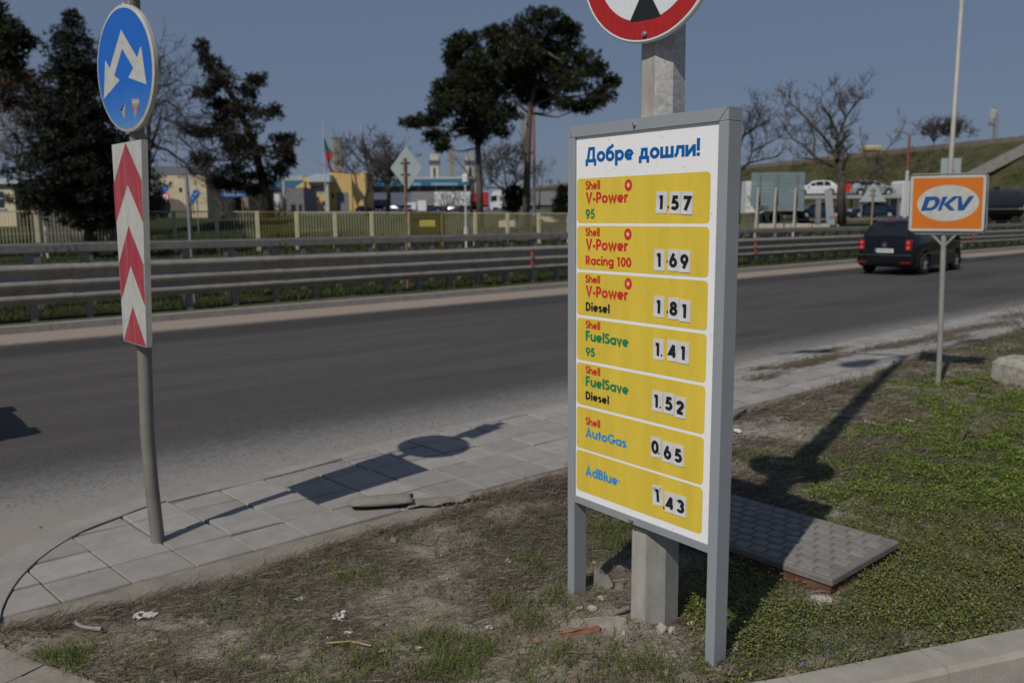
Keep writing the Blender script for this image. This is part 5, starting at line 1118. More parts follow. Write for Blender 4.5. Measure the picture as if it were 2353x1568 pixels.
# leaning banner
p = at(1903, 516, 58); t = thing('banner', 'leaning narrow pale banner panel before the blue saloon', 'banner', p, R(-8)); mb = MB(); mb.prism([(-.12, .0), (.42, .0), (.10, 2.35), (-.36, 2.35)], -.03, .03); bn = mb.build('panel', mat('banner_grey', (.30, .32, .33), .6, var=.08), t)
mb = MB(); mb.flat([(.0, .35), (.16, .35), (.14, .62), (-.02, .62)], -.034); mb.build('blue_patch', M['sky'], bn); mb = MB(); mb.flat([(.17, .38), (.30, .38), (.28, .58), (.15, .60)], -.034); mb.build('red_patch', M['red'], bn)
mb = MB()
for k in range(8): mb.flat([(-.02-.022*k, .8+.14*k), (.12-.022*k, .8+.14*k), (.115-.022*k, .9+.14*k), (-.025-.022*k, .9+.14*k)], -.034)
mb.build('lettering', mat('faded_letter', ()), bn)
MB().box(-.9, -.02, .0, -.55, .02, 1.7).build('ladder', M['galv'], t)
# round red signs on the transporter level
p = at(1944, 430, 78.5); t = thing('traffic_sign', 'round red sign peeping from behind the bare tree trunk', 'road sign', p, 0); MB().prism(ell(0, 0, .42, .42, 20), -.02, .02).build('disc', M['red'], t); MB().tube([(0, .05, -3.2), (0, .05, .3)], .05, 8).build('pole', M['galv_dark'], t)
# ---- behind the fence
YL = 176
lorry('long white box trailer parked behind the pines', 1041, 485, YL, 7.4, M['box_white'], None, 1, 3.9, z0=1.1)
lorry('dark grey curtain trailer left of the white box trailer', 985, 484, 184, 7.2, M['curtain'], None, 1, 4.0)
lorry('grey curtain trailer with a blue end left of the diamond sign pole', 900, 484, 190, 11.2, mat('blue_grey_curtain', (.12, .14, .2), .6), None, 1, 3.9)
lorry('light grey trailer right of the diamond sign pole', 945, 484, 192, 5.2, mat('pale_curtain', (.28, .28, .27), .6), None, 1, 3.9)
lorry('lorry with a bright red tail behind the left pine trunk', 1105, 484, 180, 3.2, mat('red_curtain', (.38, .02, .025), .6), None, 1, 3.8)
lorry('white tractor lorry with black front facing left between the pines', 1176, 487, 168, 3.2, M['curtain'], M['box_white'], -1, 3.6, cabh=4.1)
lorry('grey curtain lorry with a white cab facing right behind the right pine', 1245, 484, 172, 6.4, M['curtain'], M['box_white'], 1, 3.8, cabh=3.6)
v = lorry('small van in white and blue behind the fence by the diamond pole', 971, 490, 150, 1.8, M['box_white'], M['box_white'], -1, 2.6, z0=.5, group='vans in the park', cabh=2.2); v.scale = (.85,)*3
for i, (u, v_, Y, kind, pm, lb) in enumerate(((1010, 491, 158, 'sedan', navy_paint, 'dark car left of the glinting one behind the fence'), (1035, 492, 155, 'sedan', black_paint, 'dark car glinting in the sun behind the fence'), (842, 490, 165, 'hatch', black_paint, 'dark hatchback in front of the ochre building'), (900, 490, 165, 'sedan', navy_paint, 'navy car under the bare trees beside the ochre building'), (560, 487, 150, 'hatch', white_paint, 'white car by the white panels left of the cedar trunk'))):
    put(make_car(kind, pm, lb, 'cars parked behind the fence'), u, v_, Y, R(170 if i % 2 else 10))
for i, (u, v_, lb, m__) in enumerate(((982, 510, 'yellow painted kerb block seen through the fence near the diamond sign', 'yellow'), (1165, 511, 'white and yellow kerb block seen through the fence between pines', 'white'))):
    o = MB().bbox(-.55, -.2, -.3, .55, .2, .12, .04).build('kerb_block', mat('kerb_'+m__, (.45, .36, .06) if i == 0 else (.45, .43, .36), .8)); o.location = tuple(at(u, v_, 58)); tag(o, lb, 'kerb block', 'painted kerb blocks')

# ================================================================ BUILDINGS FAR BEHIND THE FENCE
def slab_from(u0, v0, u1, v1, Y, depth, mb=None, zb=None):
    """a block whose front face spans the two corners at distance Y"""
    a = at(u0, v0, Y); b = at(u1, v1, Y); mb = mb or MB(); z0 = b[2] if zb is None else zb
    return mb.box(a[0], Y, z0, b[0], Y+depth, a[2])
def bld(name, label, Y, group=None): return thing(name, label, 'building', (0, 0, 0), 0, group)
def facade(t, name, u0, v0, u1, v1, Y, m, th=.1, parent=None): return slab_from(u0, v0, u1, v1, Y-th, th+.05).build(name, m, parent or t)
winm = mat('window_glass', (.03, .035, .045), .15, var=.2, spec=.5)
Y = 56
t = bld('kiosk', 'small cream house with a pale flat roof at the left edge', Y)
mb = MB(); slab_from(-70, 421, 40, 520, Y, 7, mb); mb.build('wall', M['cream'], t)
mb = MB(); slab_from(-74, 412, 46, 422, Y-.3, 7.6, mb); mb.build('roof', M['pale'], t)
f = facade(t, 'window', -14, 440, 10, 478, Y, winm, .03); facade(t, 'sill', -16, 478, 12, 482, Y, M['pale'], .12, f); facade(t, 'window_bar', -14, 455, 10, 457, Y, M['pale'], .06, f)
mb = MB(); p = at(40, 430, Y); mb.box(p[0]+.02, Y+.8, 0, p[0]+3.6, Y+6, p[2]-.1); mb.build('annex', mat('shaded_render', (.05, .05, .055), .9), t); mb = MB(); mb.box(p[0]-.1, Y+.6, p[2]-.1, p[0]+3.8, Y+6.2, p[2]+.12); mb.build('annex_roof', M['roof_grey'], t)  # annex wall colour kept dark to carry the shade of the kiosk's side
Y = 66
t = bld('house', 'cream windowless gable with grey roof beside the chevron board', Y)
mb = MB(); slab_from(362, 404, 478, 500, Y, 9, mb); mb.build('wall', M['cream'], t)
mb = MB(); a = at(340, 384, Y+4); b = at(452, 404, Y+4); mb.prism([(a[0], b[2]-.05), (b[0], b[2]-.05), (b[0]-.5, a[2]), (a[0]+.3, a[2])], Y+3, Y+9); mb.build('roof', M['roof_grey'], t)
facade(t, 'window', 411, 431, 418, 441, Y, winm, .03)
P = [at(u, v, Y)[[0, 2]] for u, v in ((368, 500), (368, 466), (378, 458), (395, 455), (412, 459), (424, 470), (432, 485), (440, 500))]; mb = MB(); mb.prism([tuple(p) for p in P][::-1], Y-.12, Y+.02); mb.build('arched_shadow', mat('shadow_taupe', (.15, .135, .11), .8), t)  # no door: a taupe panel drawn as the arched shadow on the wall
mb = MB(); a = at(352, 436, Y+1); mb.tube([(a[0], Y-1.2, a[2]), (a[0], Y+5, a[2])], 1.05, 20); mb.build('tank', mat('grey_tank', (.2, .2, .21), .4, .3), t, True, 40)
mb = MB(); slab_from(334, 450, 364, 492, Y+.3, 3, mb); mb.build('lean_to', mat('dull_cream', (.3, .25, .18), .85), t)
for u, v, m__, lb in ((379, 432, M['blue'], 'small round blue sign in front of the cream gable'), (381, 452, M['red'], 'small round red ringed sign under the blue one at the gable')):
    p = at(u, v, 61); tt = thing('traffic_sign', lb, 'road sign', p, R(4), 'small signs near the gable'); dsc = MB().prism(ell(0, 0, .26, .26, 20), -.02, .02).build('disc', m__, tt)
    if m__ is M['red']: MB().flat(ell(0, 0, .18, .18, 20), -.024).build('face', M['white'], dsc); MB().flat([(-.09, -.05), (.02, -.08), (.05, .07), (-.02, .09)], -.028).build('symbol', M['black'], dsc)
    else: mb = MB(); ribbon(mb, [(-.12, .12), (.0, 0), (.1, -.12)], .045, -.024, lambda a, b: (a, b)); mb.build('arrow', M['refl_white'], dsc)
    MB().tube([(0, .06, -1.6), (0, .06, .2)], .04, 8).build('pole', M['galv'], tt)
for u, v, lb in ((555 , 442, 'x'),): pass
p = at(520, 446, 60)
for u, v, lb in ((552, 437, 'round blue sign with white arrow, upper of the pair by the dark window'), (533, 450, 'round blue sign with white arrow, lower of the pair by the dark window')):
    u = {552: 450, 533: 441}[u]; v = {437: 446, 450: 457}[v]
    p = at(u+160*0, v, 58); tt = thing('traffic_sign', lb, 'road sign', p, R(-25), 'small signs near the gable'); dsc = MB().prism(ell(0, 0, .30, .30, 20), -.02, .02).build('disc', M['blue'], tt); mb = MB(); ribbon(mb, [(-.17, -.1), (.15, .1)], .055, -.024, lambda a, b: (a, b)); mb.build('arrow', M['refl_white'], dsc)
    MB().tube([(0, .06, -2.6 if v < 450 else -1.), (0, .06, .2)], .04, 8).build('pole', M['galv'], tt)
Y = 72
t = bld('pavilion', 'low taupe pavilion with slate roof right of the cream gable', Y)
mb = MB(); slab_from(474, 430, 572, 500, Y, 8, mb); mb.build('wall', mat('taupe_render', (.26, .22, .17), .85), t)
mb = MB(); a = at(472, 404, Y+5); b = at(575, 432, Y-.6); mb.add([(b[0]-7.6, Y-.6, b[2]), (b[0]+.2, Y-.6, b[2]), (b[0]-.4, Y+5, a[2]), (b[0]-7.4, Y+5, a[2]), (b[0]-7.6, Y+9, b[2]), (b[0]+.2, Y+9, b[2])], [(0, 1, 2, 3), (3, 2, 5, 4), (1, 5, 2), (0, 3, 4)]); mb.build('roof', M['roof_grey'], t)
for u0, u1 in ((479, 503), (512, 522), (540, 556)): facade(t, 'window', u0, 438, u1, 478 if u0 < 500 else 488, Y, winm, .05)
for u0 in (505, 526, 560): facade(t, 'column', u0, 432, u0+5, 500, Y-.4, M['cream'], .2)
# customs hall with the long blue fascia
Y = 240
t = bld('customs_hall', 'long customs hall under a wide blue fascia with white lettering', Y)
mb = MB(); slab_from(545, 418, 1082, 500, Y+6, 20, mb); mb.build('wall', M['grey_wall'], t)
mb = MB(); slab_from(540, 411, 1082, 417, Y+2, 20, mb); mb.build('roof', M['stone_w'], t)
fsc = slab_from(545, 415, 1078, 426, Y, 3).build('fascia', M['fascia'], t)
lm = mat('pale_lettering', (.30, .45, .52), .6); mb = MB(); rs = random.Random(8)
for u0, u1 in ((948, 966), (990, 1050), (570, 600)):
    u = u0
    while u < u1:
        w_ = rs.uniform(1.2, 2.6); a = at(u, 419.5+rs.uniform(0, .8), Y-.05); b = at(u+w_, 426, Y-.05); mb.box(a[0], Y-.05, b[2], b[0], Y, a[2]); u += w_+rs.uniform(.5, 1.)
mb.build('lettering', lm, fsc)
for u in range(560, 1080, 40): slab_from(u, 429, u+4, 500, Y+1.5, .5).build('pillar', M['stone_w'], t)
for u0, v0, u1, v1, m__ in ((1009, 436, 1035, 442, M['stone_w']), (1063, 436, 1080, 443, M['red']), (1040, 437, 1060, 441, M['stone_w']), (575, 440, 625, 447, mat('maroon_sign', (.12, .05, .05), .6)), (1012, 444, 1080, 449, M['pale'])): facade(t, 'sign_panel', u0, v0, u1, v1, Y+2, m__, .15)
Y = 84
Y = 150; t = bld('shed', 'low grey shed with white wall panels behind the cedar trunk', Y)
mb = MB(); slab_from(548, 432, 700, 500, Y, 10, mb); mb.build('wall', M['grey_wall'], t); mb = MB(); slab_from(545, 428, 640, 434, Y-.5, 11, mb); mb.build('roof', M['stone_w'], t)
for u0, u1 in ((548, 560), (562, 580), (583, 603), (618, 640)): facade(t, 'panel', u0, 456, u1, 484, Y, M['stone_w'], .06)
facade(t, 'door', 668, 470, 680, 492, Y, M['dark'], .03); facade(t, 'door', 686, 470, 694, 492, Y, M['dark'], .03)
t = thing('direction_sign', 'wide blue direction board behind the cedar with white lines', 'road sign', at(537, 441, 64), R(-6)); mb = MB(); mb.prism([(-.95, -.36), (.95, -.36), (.95, .36), (-.95, .36)], -.03, .03); b = mb.build('board', mat('sign_blue', (.02, .14, .42), .5), t)
mb = MB()
for k in range(3):
    for q in range(5): mb.flat([(-.8+.33*q, -.24+.2*k), (-.56+.33*q, -.24+.2*k), (-.56+.33*q, -.16+.2*k), (-.8+.33*q, -.16+.2*k)], -.034)
mb.build('lettering', M['refl_white'], b); MB().tube([(.6, .06, -2.0), (.6, .06, .3)], .06, 8).build('pole', rustp, t)
t = thing('billboard', 'blank white board in front of the grey shed', 'billboard', at(624, 456, 140), 0); mb = MB(); mb.box(-1.4, -.05, -.7, 1.4, .05, .7); mb.build('board', M['box_white'], t)
for x in (-.7, .7): MB().tube([(x, .08, -1.7), (x, .08, .3)], .05, 6).build('post', M['galv'], t)
# ochre building
Y = 172
t = bld('office_block', 'ochre two storey building with a pale rounded roof and grey shutter', Y)
mb = MB(); slab_from(697, 407, 757, 500, Y, 8, mb); mb.build('wall', M['yel_wall'], t)
mb = MB(); slab_from(755, 397, 842, 500, Y+2.5, 10, mb); mb.build('hall_wall', M['yel_wall'], t)
mb = MB(); a = at(707, 404, Y); b = at(760, 418, Y); mb.prism([(a[0], b[2]), (b[0], b[2]), (b[0], a[2]+.2), (a[0]+1.6, a[2]+.4), (a[0]+.3, a[2]-.3)], Y-.9, Y+8); mb.build('roof', mat('pale_blue_roof', (.36, .43, .48), .5, var=.1), t)
for u0, v0, u1, v1 in ((713, 427, 746, 441), (706, 452, 733, 462), (740, 462, 748, 473)):
    f = facade(t, 'window', u0, v0, u1, v1, Y, winm, .04); facade(t, 'sill', u0-1, v1, u1+1, v1+1.3, Y, M['pale'], .1, f)
facade(t, 'roller_shutter', 773, 442, 802, 489, Y+2.5, mat('grey_shutter', (.15, .16, .18), .6, var=.08, scale=.8), .06)
facade(t, 'corner_strip', 749, 404, 756, 488, Y-.3, M['pale'], .2); facade(t, 'wall_lamp', 762, 446, 767, 454, Y+2.5, M['black'], .25)
t = thing('porch', 'little timber gabled porch left of the ochre building', 'porch', (0, 0, 0)); a = at(684, 424, 168)
mb = MB(); mb.prism([(a[0]-1.8, a[2]-1.5), (a[0]+1.5, a[2]-1.5), (a[0]+1.5, a[2]+.6)], 167, 169); mb.build('roof', M['yel_wall'], t)
for dx in (-1., 1.): MB().box(a[0]+dx-.12, 167.2, a[2]-6., a[0]+dx+.12, 167.5, a[2]-1.45).build('post', rustp, t)
# street lamp with twin arms by the shed
p = at(655, 490, 80); t = thing('street_lamp', 'grey twin-arm lamp left of the ochre building', 'street lamp', (p[0], p[1], p[2]-.3)); zt = at(648, 407, 80)[2]-p[2]+.3
MB().tube([(0, 0, 0), (0, 0, zt)], [.16, .10], 8).build('column', M['pale'], t); MB().tube([(-1.6, 0, zt-.02), (1.6, 0, zt-.02)], .06, 6).build('arm', M['pale'], t)
for x in (-1.6, 1.6): MB().bbox(x-.3, -.15, zt-.1, x+.3, .15, zt+.08, .04).build('lamp_head', M['stone_w'], t)
# stone gate towers
for u, lb in ((998, 'pale stone gate tower with battlements left of the left pine trunk'), (1079, 'pale stone gate tower with battlements behind the left pine trunk')):
    Y = 262; t = thing('tower', lb, 'tower', (0, 0, 0), 0, 'stone gate towers'); q = lambda du, v: at(u+du, v, Y); mb = MB(); w_ = q(9.5, 400)[0]-q(-9.5, 400)[0]; x0 = q(-9.5, 400)[0]; z = lambda v: q(0, v)[2]; zb_ = z(500)
    mb.box(x0, Y, zb_, x0+w_*.36, Y+w_*.9, z(378)); mb.box(x0+w_*.66, Y, zb_, x0+w_, Y+w_*.9, z(378)); mb.box(x0+.02, Y+.8, zb_, x0+w_-.02, Y+w_*.85, z(378.5)); mb.box(x0+w_*.34, Y+.0, z(386), x0+w_*.68, Y+.7, z(378)); mb.build('shaft', M['stone_w'], t)
    mb = MB(); mb.box(x0+w_*.37, Y+.75, z(413), x0+w_*.65, Y+.79, z(386)); mb.build('slot', M['roof_grey'], t)
    mb = MB(); mb.box(x0-.3, Y-.3, z(377.9), x0+w_+.3, Y+w_+.1, z(372)); mb.box(x0-w_*.14, Y-.6, z(372), x0+w_*1.14, Y+w_+.4, z(368)); mb.build('collar', M['roof_grey'], t)
    mb = MB(); mb.box(x0, Y, z(367.9), x0+w_, Y+w_, z(358))
    for k in range(3): mb.box(x0+w_*(.0+.38*k), Y+.01, z(358), x0+w_*(.24+.38*k), Y+w_*.25, z(353))
    mb.build('battlement', M['stone_w'], t)
# lattice towers
def lattice(u0, u1, v0, v1, Y, label, m=M['lattice'], name='lattice_mast', nseg=10, cap=True):
    a = at(u0, v0, Y); b = at(u1, v1, Y); w_ = at(u1, v0, Y)[0]-a[0]; t = thing(name, label, 'mast', (a[0], Y, 0), 0, 'steel lattice masts'); z0, z1 = b[2], a[2]; mb = MB(); r = w_*.06
    for x in (0, w_):
        for y in (0, w_): mb.tube([(x, y, z0), (x, y, z1)], r, 4)
    mb.build('leg_frame', m, t); mb = MB()
    for k in range(nseg):
        za, zc = z0+(z1-z0)*k/nseg, z0+(z1-z0)*(k+1)/nseg
        for y in (0, w_):
            mb.tube([(0, y, za), (w_, y, zc)], r*.7, 4); mb.tube([(w_, y, za), (0, y, zc)], r*.7, 4); mb.tube([(0, y, zc), (w_, y, zc)], r*.7, 4)
        for x in (0, w_): mb.tube([(x, 0, za), (x, w_, zc)], r*.7, 4)
    mb.build('bracing', m, t)
    if cap:
        mb = MB(); mb.box(-.15, -.15, z1, w_+.15, w_+.15, z1+.18)
        for k in range(6): mb.box(-.1+k*(w_/5)*.98, -.12, z1+.18, .0+k*(w_/5)*.98, -.05, z1+.4)
        mb.build('platform', M['roof_grey'], t)
    return t
lattice(764, 780, 318, 402, 190, 'grey yellow lattice floodlight tower above the ochre building')
lattice(1031, 1043, 338, 418, 265, 'ochre lattice tower between the stone gate towers')
lattice(1196, 1207, 250, 500, 100, 'tall yellow lattice mast just left of the right pine trunk', nseg=22, cap=False)
p = at(1227, 495, 92); t = thing('antenna_mast', 'thin red and grey antenna mast right of the right pine trunk', 'mast', (p[0], p[1], 0)); z = lambda v: at(1229, v, 92)[2]
MB().tube([(0, 0, 0), (0, 0, z(372))], .18, 8).build('lower_shaft', M['roof_grey'], t); MB().tube([(0, 0, z(372)), (0, 0, z(235))], [.17, .12], 8).build('upper_shaft', mat('faded_red_steel', (.26, .10, .08), .7), t)
# flag poles
def flag(u, v0, v1, Y, label, bands):
    a = at(u, v0, Y); t = thing('flagpole', label, 'flagpole', (a[0], Y, 0), 0, 'flagpoles by the ochre building'); MB().tube([(0, 0, 0), (0, 0, a[2])], [.14, .07], 8).build('pole', M['pale'], t)
    outl = [(0, v1), (.55, v1+2), (1.1, v1+18), (1.9, v1+34), (2.2, v1+46), (1.3, v1+58), (1.7, v1+74), (1.2, v1+84)]
    cl = bpy.data.objects.new('flag', None); bpy.data.objects.remove(cl)
    for (f0, f1, m__, nm) in bands:
        mb = MB(); N_ = 10
        for i in range(N_+1):
            f = f0+(f1-f0)*i/N_; v = v1+f*84; xr = float(np.interp(f, [0, .02, .25, .42, .54, .7, .86, 1], [.15, .25, .8, 1.5, 1.9, .95, 1.35, 1.7])); xl = float(np.interp(f, [0, .45, .6, 1], [.05, .1, .4, 1.2])); zz = at(u, v, Y)[2]
            for k in range(7): g = k/6; mb.v.append((xl+(xr-xl)*g, .25*math.sin(g*9+f*5), zz-.15*g))
        for i in range(N_): mb.f += [(i*7+k, (i+1)*7+k, (i+1)*7+k+1, i*7+k+1) for k in range(6)]
        mb.build(nm, m__, t, True)
fl = lambda n_, c: mat(n_, c, .8, var=.1)
flag(741, 281, 312, 168, 'pole with a limp white, green and red striped flag', ((0, .1, fl('flag_white', (.5, .5, .5)), 'white_stripe'), (.1, .42, fl('flag_green', (.0, .14, .075)), 'green_stripe'), (.42, 1, fl('flag_red', (.33, .025, .03)), 'red_stripe')))
flag(829, 285, 312, 175, 'pole with a limp blue flag above the bare trees', ((0, .5, fl('flag_blue', (.03, .05, .22)), 'cloth'),))
# embankment furniture
p = at(2281, 334, 99); t = thing('floodlight_mast', 'grey floodlight mast standing on top of the embankment', 'mast', (p[0], p[1], p[2]-1)); zz = lambda v: at(2281, v, 99)[2]-p[2]+1
MB().tube([(0, 0, 0), (0, 0, zz(292)), (-.2, 0, zz(284))], [.14, .12, .12], 8).build('shaft', M['galv_dark'], t); MB().tube([(.45, 0, 0), (.3, 0, zz(262))], .07, 6).build('cable_pole', M['galv'], t)
for k in range(3): MB().bbox(-.62, -.2, zz(258+k*7), -.05+.1*(k == 0), .15, zz(252+k*7), .03).build('lamp_head', M['stone_w'], t)
MB().bbox(-.7, -.2, zz(288), .05, .15, zz(280), .03).build('lamp_head', M['galv_dark'], t); MB().box(-.05, -.06, zz(286), .06, .06, zz(248)).build('rack', M['galv_dark'], t)
p = at(2078, 500, 62); t = thing('street_lamp', 'old street lamp with a red upper shaft before the embankment', 'street lamp', (p[0], p[1], 0)); zz = lambda v: at(2080, v, 62)[2]
MB().tube([(0, 0, 0), (0, 0, zz(392))], [.13, .11], 8).build('column', mat('white_column', ()), t); MB().tube([(0, 0, zz(392)), (0, 0, zz(312))], [.11, .08], 8).build('upper_shaft', mat('rust_red_steel', (.22, .07, .045), .8), t)
MB().tube([(0, 0, zz(312)), (-.2, 0, zz(306)), (-.7, 0, zz(302))], .05, 6).build('arm', M['galv_dark'], t); MB().bbox(-1.1, -.14, zz(303), -.62, .14, zz(299), .04).build('lamp_head', M['galv_dark'], t)
a = at(1993, 340, 150); t = thing('water_tower', 'distant ochre tower block behind the bare tree on the embankment', 'tower', (a[0], 150, 0)); z = lambda v: at(2003, v, 150)[2]
MB().box(0, 0, z(380), 1.7, 2, z(345)).build('shaft', M['yel_wall'], t); MB().box(-.7, -.5, z(345), 2.6, 2.5, z(339)).build('head', M['lattice'], t)
MB().box(-.5, -.3, z(339), 2.2, 2.2, z(334)).build('cap', M['cream'], t)
for u, v0, lb in ((1720, 562, 'mushroom shaped vent on the distant green bank'),): pass
p = at(1721, 580, 180); 
for u, v0, v1, wd, lb in ((1265+456*0, 412, 432, 8, 'distant mushroom shaped watchtower on the far green bank'), (1283, 414, 430, 5, 'distant slim post tower on the far green bank')):
    a = at(u-wd/2, v0, 240); b = at(u+wd/2, v1, 240); t = thing('watchtower', lb, 'tower', (a[0], 240, 0), 0, 'towers on the far bank'); w_ = b[0]-a[0]
    MB().box(w_*.35, 0, b[2]-2, w_*.65, w_*.3, a[2]-.4).build('stem', M['roof_grey'], t); MB().bbox(0, -.3, a[2]-.8, w_, w_*.6, a[2], .1).build('cabin', M['roof_grey'], t)
p = at(1262, 506, 62); o = MB(); a = at(1238, 497, 60); b = at(1330, 499, 60); c2 = at(1330, 514, 60); o.prism([(a[0], a[2]), (a[0]+.4, a[2]-.35), (c2[0], c2[2]), (b[0], b[2])], 60, 60.4); tag(o.build('retaining_wall', M['stone_w']), 'pale sloping concrete wall behind the fence by the price sign', 'wall')

# ================================================================ TREES
def needles(name, centres, rad, n_per, size, m, parent, seed=1, nb=8, droop=0., aspect=.10):
    """tufts of narrow leaf blades scattered through clumps; centres (k,3), rad (k,3)"""
    r = np.random.default_rng(seed); V = []; 
    C = np.asarray(centres, float); Rr = np.asarray(rad, float); cnt = np.maximum(3, (n_per*(Rr[:, 0]*Rr[:, 1]*Rr[:, 2])**(2/3)).astype(int)); idx = np.repeat(np.arange(len(C)), cnt); n = len(idx)
    d = r.normal(size=(n, 3)); d /= np.linalg.norm(d, axis=1)[:, None]; rr = r.uniform(0, 1, n)**.42; P = C[idx]+d*Rr[idx]*rr[:, None]
    k = nb
    out = np.repeat(d*.7+r.normal(size=(n, 3))*.15, k, 0)+r.normal(size=(n*k, 3))*.75; out[:, 2] += .35-droop; out /= np.linalg.norm(out, axis=1)[:, None]
    s = np.repeat(size*r.uniform(.65, 1.35, n), k)*r.uniform(.7, 1.2, n*k); B = np.repeat(P, k, 0); sd = np.cross(out, r.normal(size=(n*k, 3))); sd /= np.linalg.norm(sd, axis=1)[:, None]
    w_ = (s*aspect)[:, None]; tip = B+out*s[:, None]; mid = B+out*(s*.5)[:, None]
    V = np.stack([B, mid+sd*w_, tip, mid-sd*w_], 1).reshape(-1, 3); Fq = np.arange(len(V)).reshape(-1, 4)
    return np_mesh(name, V, Fq, m, parent)
def limbs(parent, name, paths, m, k=6):
    mb = MB()
    for P, r0, r1 in paths: mb.tube(P, list(np.linspace(r0, r1, len(P))), k)
    return mb.build(name, m, parent, True)
barkd = mat('dark_bark', (.045, .036, .028), .95, col2=(.09, .07, .055), scale=5, stretch=(3, 3, .6), bump=.6, bscale=12); barkp = mat('pine_bark', (.075, .055, .045), .95, col2=(.15, .115, .095), scale=4, stretch=(2, 2, .5), bump=.6, bscale=10)
barkb = mat('bare_bark', (.070, .055, .046), .95, var=.25, scale=4)
fir_leaf = leafmat('fir_needles', [(.004, .007, .004), (.008, .013, .006), (.014, .019, .008), (.024, .026, .012)], trans=.1)
pine_leaf = leafmat('pine_needles', [(.010, .016, .006), (.022, .031, .010), (.030, .037, .013), (.048, .049, .02)], trans=.12)
cedar_leaf = leafmat('cedar_needles', [(.010, .011, .006), (.018, .016, .008), (.028, .022, .011), (.055, .040, .022)], trans=.1)
brown_leaf = leafmat('brown_needles', [(.05, .03, .018), (.085, .052, .03), (.11, .07, .04)], trans=.1)
# fir left of the chevron board
YF = 38; b = at(205, 545, YF); t = thing('fir_tree', 'dark conical fir with drooping branches left of the chevron board', 'tree', (0, 0, 0))
ztp = at(150, 20, YF)[2]; bx0, by0 = b[0], YF
limbs(t, 'trunk', [([(bx0, by0, -.1), (bx0, by0, 1.5), (bx0, by0, ztp-.2)], .34, .03)], barkd)
pro = [(18, 4), (60, 34), (100, 62), (160, 76), (200, 86), (260, 112), (330, 145), (400, 160), (460, 145), (500, 90), (530, 34)]
mb_paths = []; cs = []; rs_ = []; r2 = random.Random(3)
for k in range(560):
    v = 22+500*(r2.random()**.8); hwid = float(np.interp(v, [p[0] for p in pro], [p[1] for p in pro]))*YF/F*r2.uniform(.55, 1.12); z0 = at(170, v, YF)[2]+hwid*.22; a = r2.uniform(0, 6.283); dx, dy = math.cos(a), math.sin(a)
    end = (bx0+dx*hwid, by0+dy*hwid, z0-hwid*.36+.12*hwid)
    if k % 3 == 0: mb_paths.append(([(bx0, by0, z0), (bx0+dx*hwid*.6, by0+dy*hwid*.6, z0-hwid*.22), end], .05, .012))
    m2 = max(2, int(hwid/.42))
    for q in range(1, m2+1):
        f = q/m2; cs.append((bx0+dx*hwid*f, by0+dy*hwid*f, z0-hwid*.36*f+.12*hwid*f*f)); sp_ = min(.34, .10+hwid*.16); rs_.append((sp_*(1.15-.5*f), sp_*(1.15-.5*f), sp_*.45))
limbs(t, 'branches', mb_paths, barkd, 4)
needles('crown', cs, rs_, 125, .20, fir_leaf, t, 4, nb=10, droop=.6, aspect=.09)
# cedar
def clump_tree(name, label, cat, Y, trunk, cl, leaf, tr_m, n_per, size, seed, depth=.8, droop=0., limbs_=True, tr_r=(.28, .07), group=None, extra=()):
    t = thing(name, label, cat, (0, 0, 0), 0, group); r2 = random.Random(seed); TP = [at(u, v, Y) for u, v in trunk]; TP = [np.array([p[0], p[1], p[2]]) for p in TP]
    TP[0] = TP[0]*1.; P = [(TP, tr_r[0], tr_r[1])]; cs = []; rs_ = []
    for (u, v, ru, rv) in cl:
        c = at(u, v, Y); rx, rz = ru*Y/F, rv*Y/F; dy = r2.uniform(-1, 1)*rx*depth*1.6; c[1] += dy; cs.append(c)
        rs_.append((rx, rx*.9, rz))
        j = min(range(len(TP)), key=lambda i: abs(TP[i][2]-(c[2]-.5*rz)-abs(TP[i][0]-c[0])*.25)); q = TP[j]
        if limbs_: P.append(([q, q*.5+c*.5+np.array([0, 0, -.12*abs(c[0]-q[0])]), c], max(.04, tr_r[0]*.28), .02))
    for e in extra: P.append(([at(u, v, Y) for u, v in e], .1, .03))
    limbs(t, 'trunk', P, tr_m, 7)
    # break every clump into small sprays so that the outline is ragged and sky shows through
    C2 = []; R2 = []; rr = np.random.default_rng(seed+50)
    for c, r in zip(cs, rs_):
        k = max(10, int(14+20*r[0]*r[2]))
        for _ in range(k):
            d = rr.normal(size=3); d /= np.linalg.norm(d); f = rr.uniform(.05, 1.0)**.6*1.04; q = c+d*np.array(r)*f; s = rr.uniform(.24, .46); C2.append(q); R2.append((s, s, s*.62))
    needles('crown', C2, R2, n_per, size, leaf, t, seed, droop=droop); return t
clump_tree('cedar_tree', 'ragged brownish cedar leaning in front of the low buildings', 'tree', 56, [(622, 500), (607, 430), (585, 340), (545, 240), (500, 160), (458, 92)],
 [(463, 108, 9, 12), (474, 140, 20, 16), (495, 160, 26, 16), (478, 215, 32, 14), (520, 196, 34, 20), (500, 240, 25, 12), (590, 186, 20, 10), (560, 205, 30, 18), (540, 245, 48, 22), (500, 275, 45, 22), (438, 297, 30, 10), (470, 305, 30, 14), (590, 262, 50, 24), (632, 258, 20, 12), (565, 315, 70, 28), (640, 320, 34, 22), (660, 345, 20, 14), (520, 335, 45, 26), (600, 362, 65, 26), (662, 368, 18, 12), (540, 395, 45, 24), (610, 405, 48, 16), (500, 418, 32, 20), (650, 395, 24, 14), (475, 372, 25, 14), (530, 425, 36, 14), (575, 435, 30, 12)],
 cedar_leaf, barkd, 105, .24, 12, .8, .15, tr_r=(.36, .06))
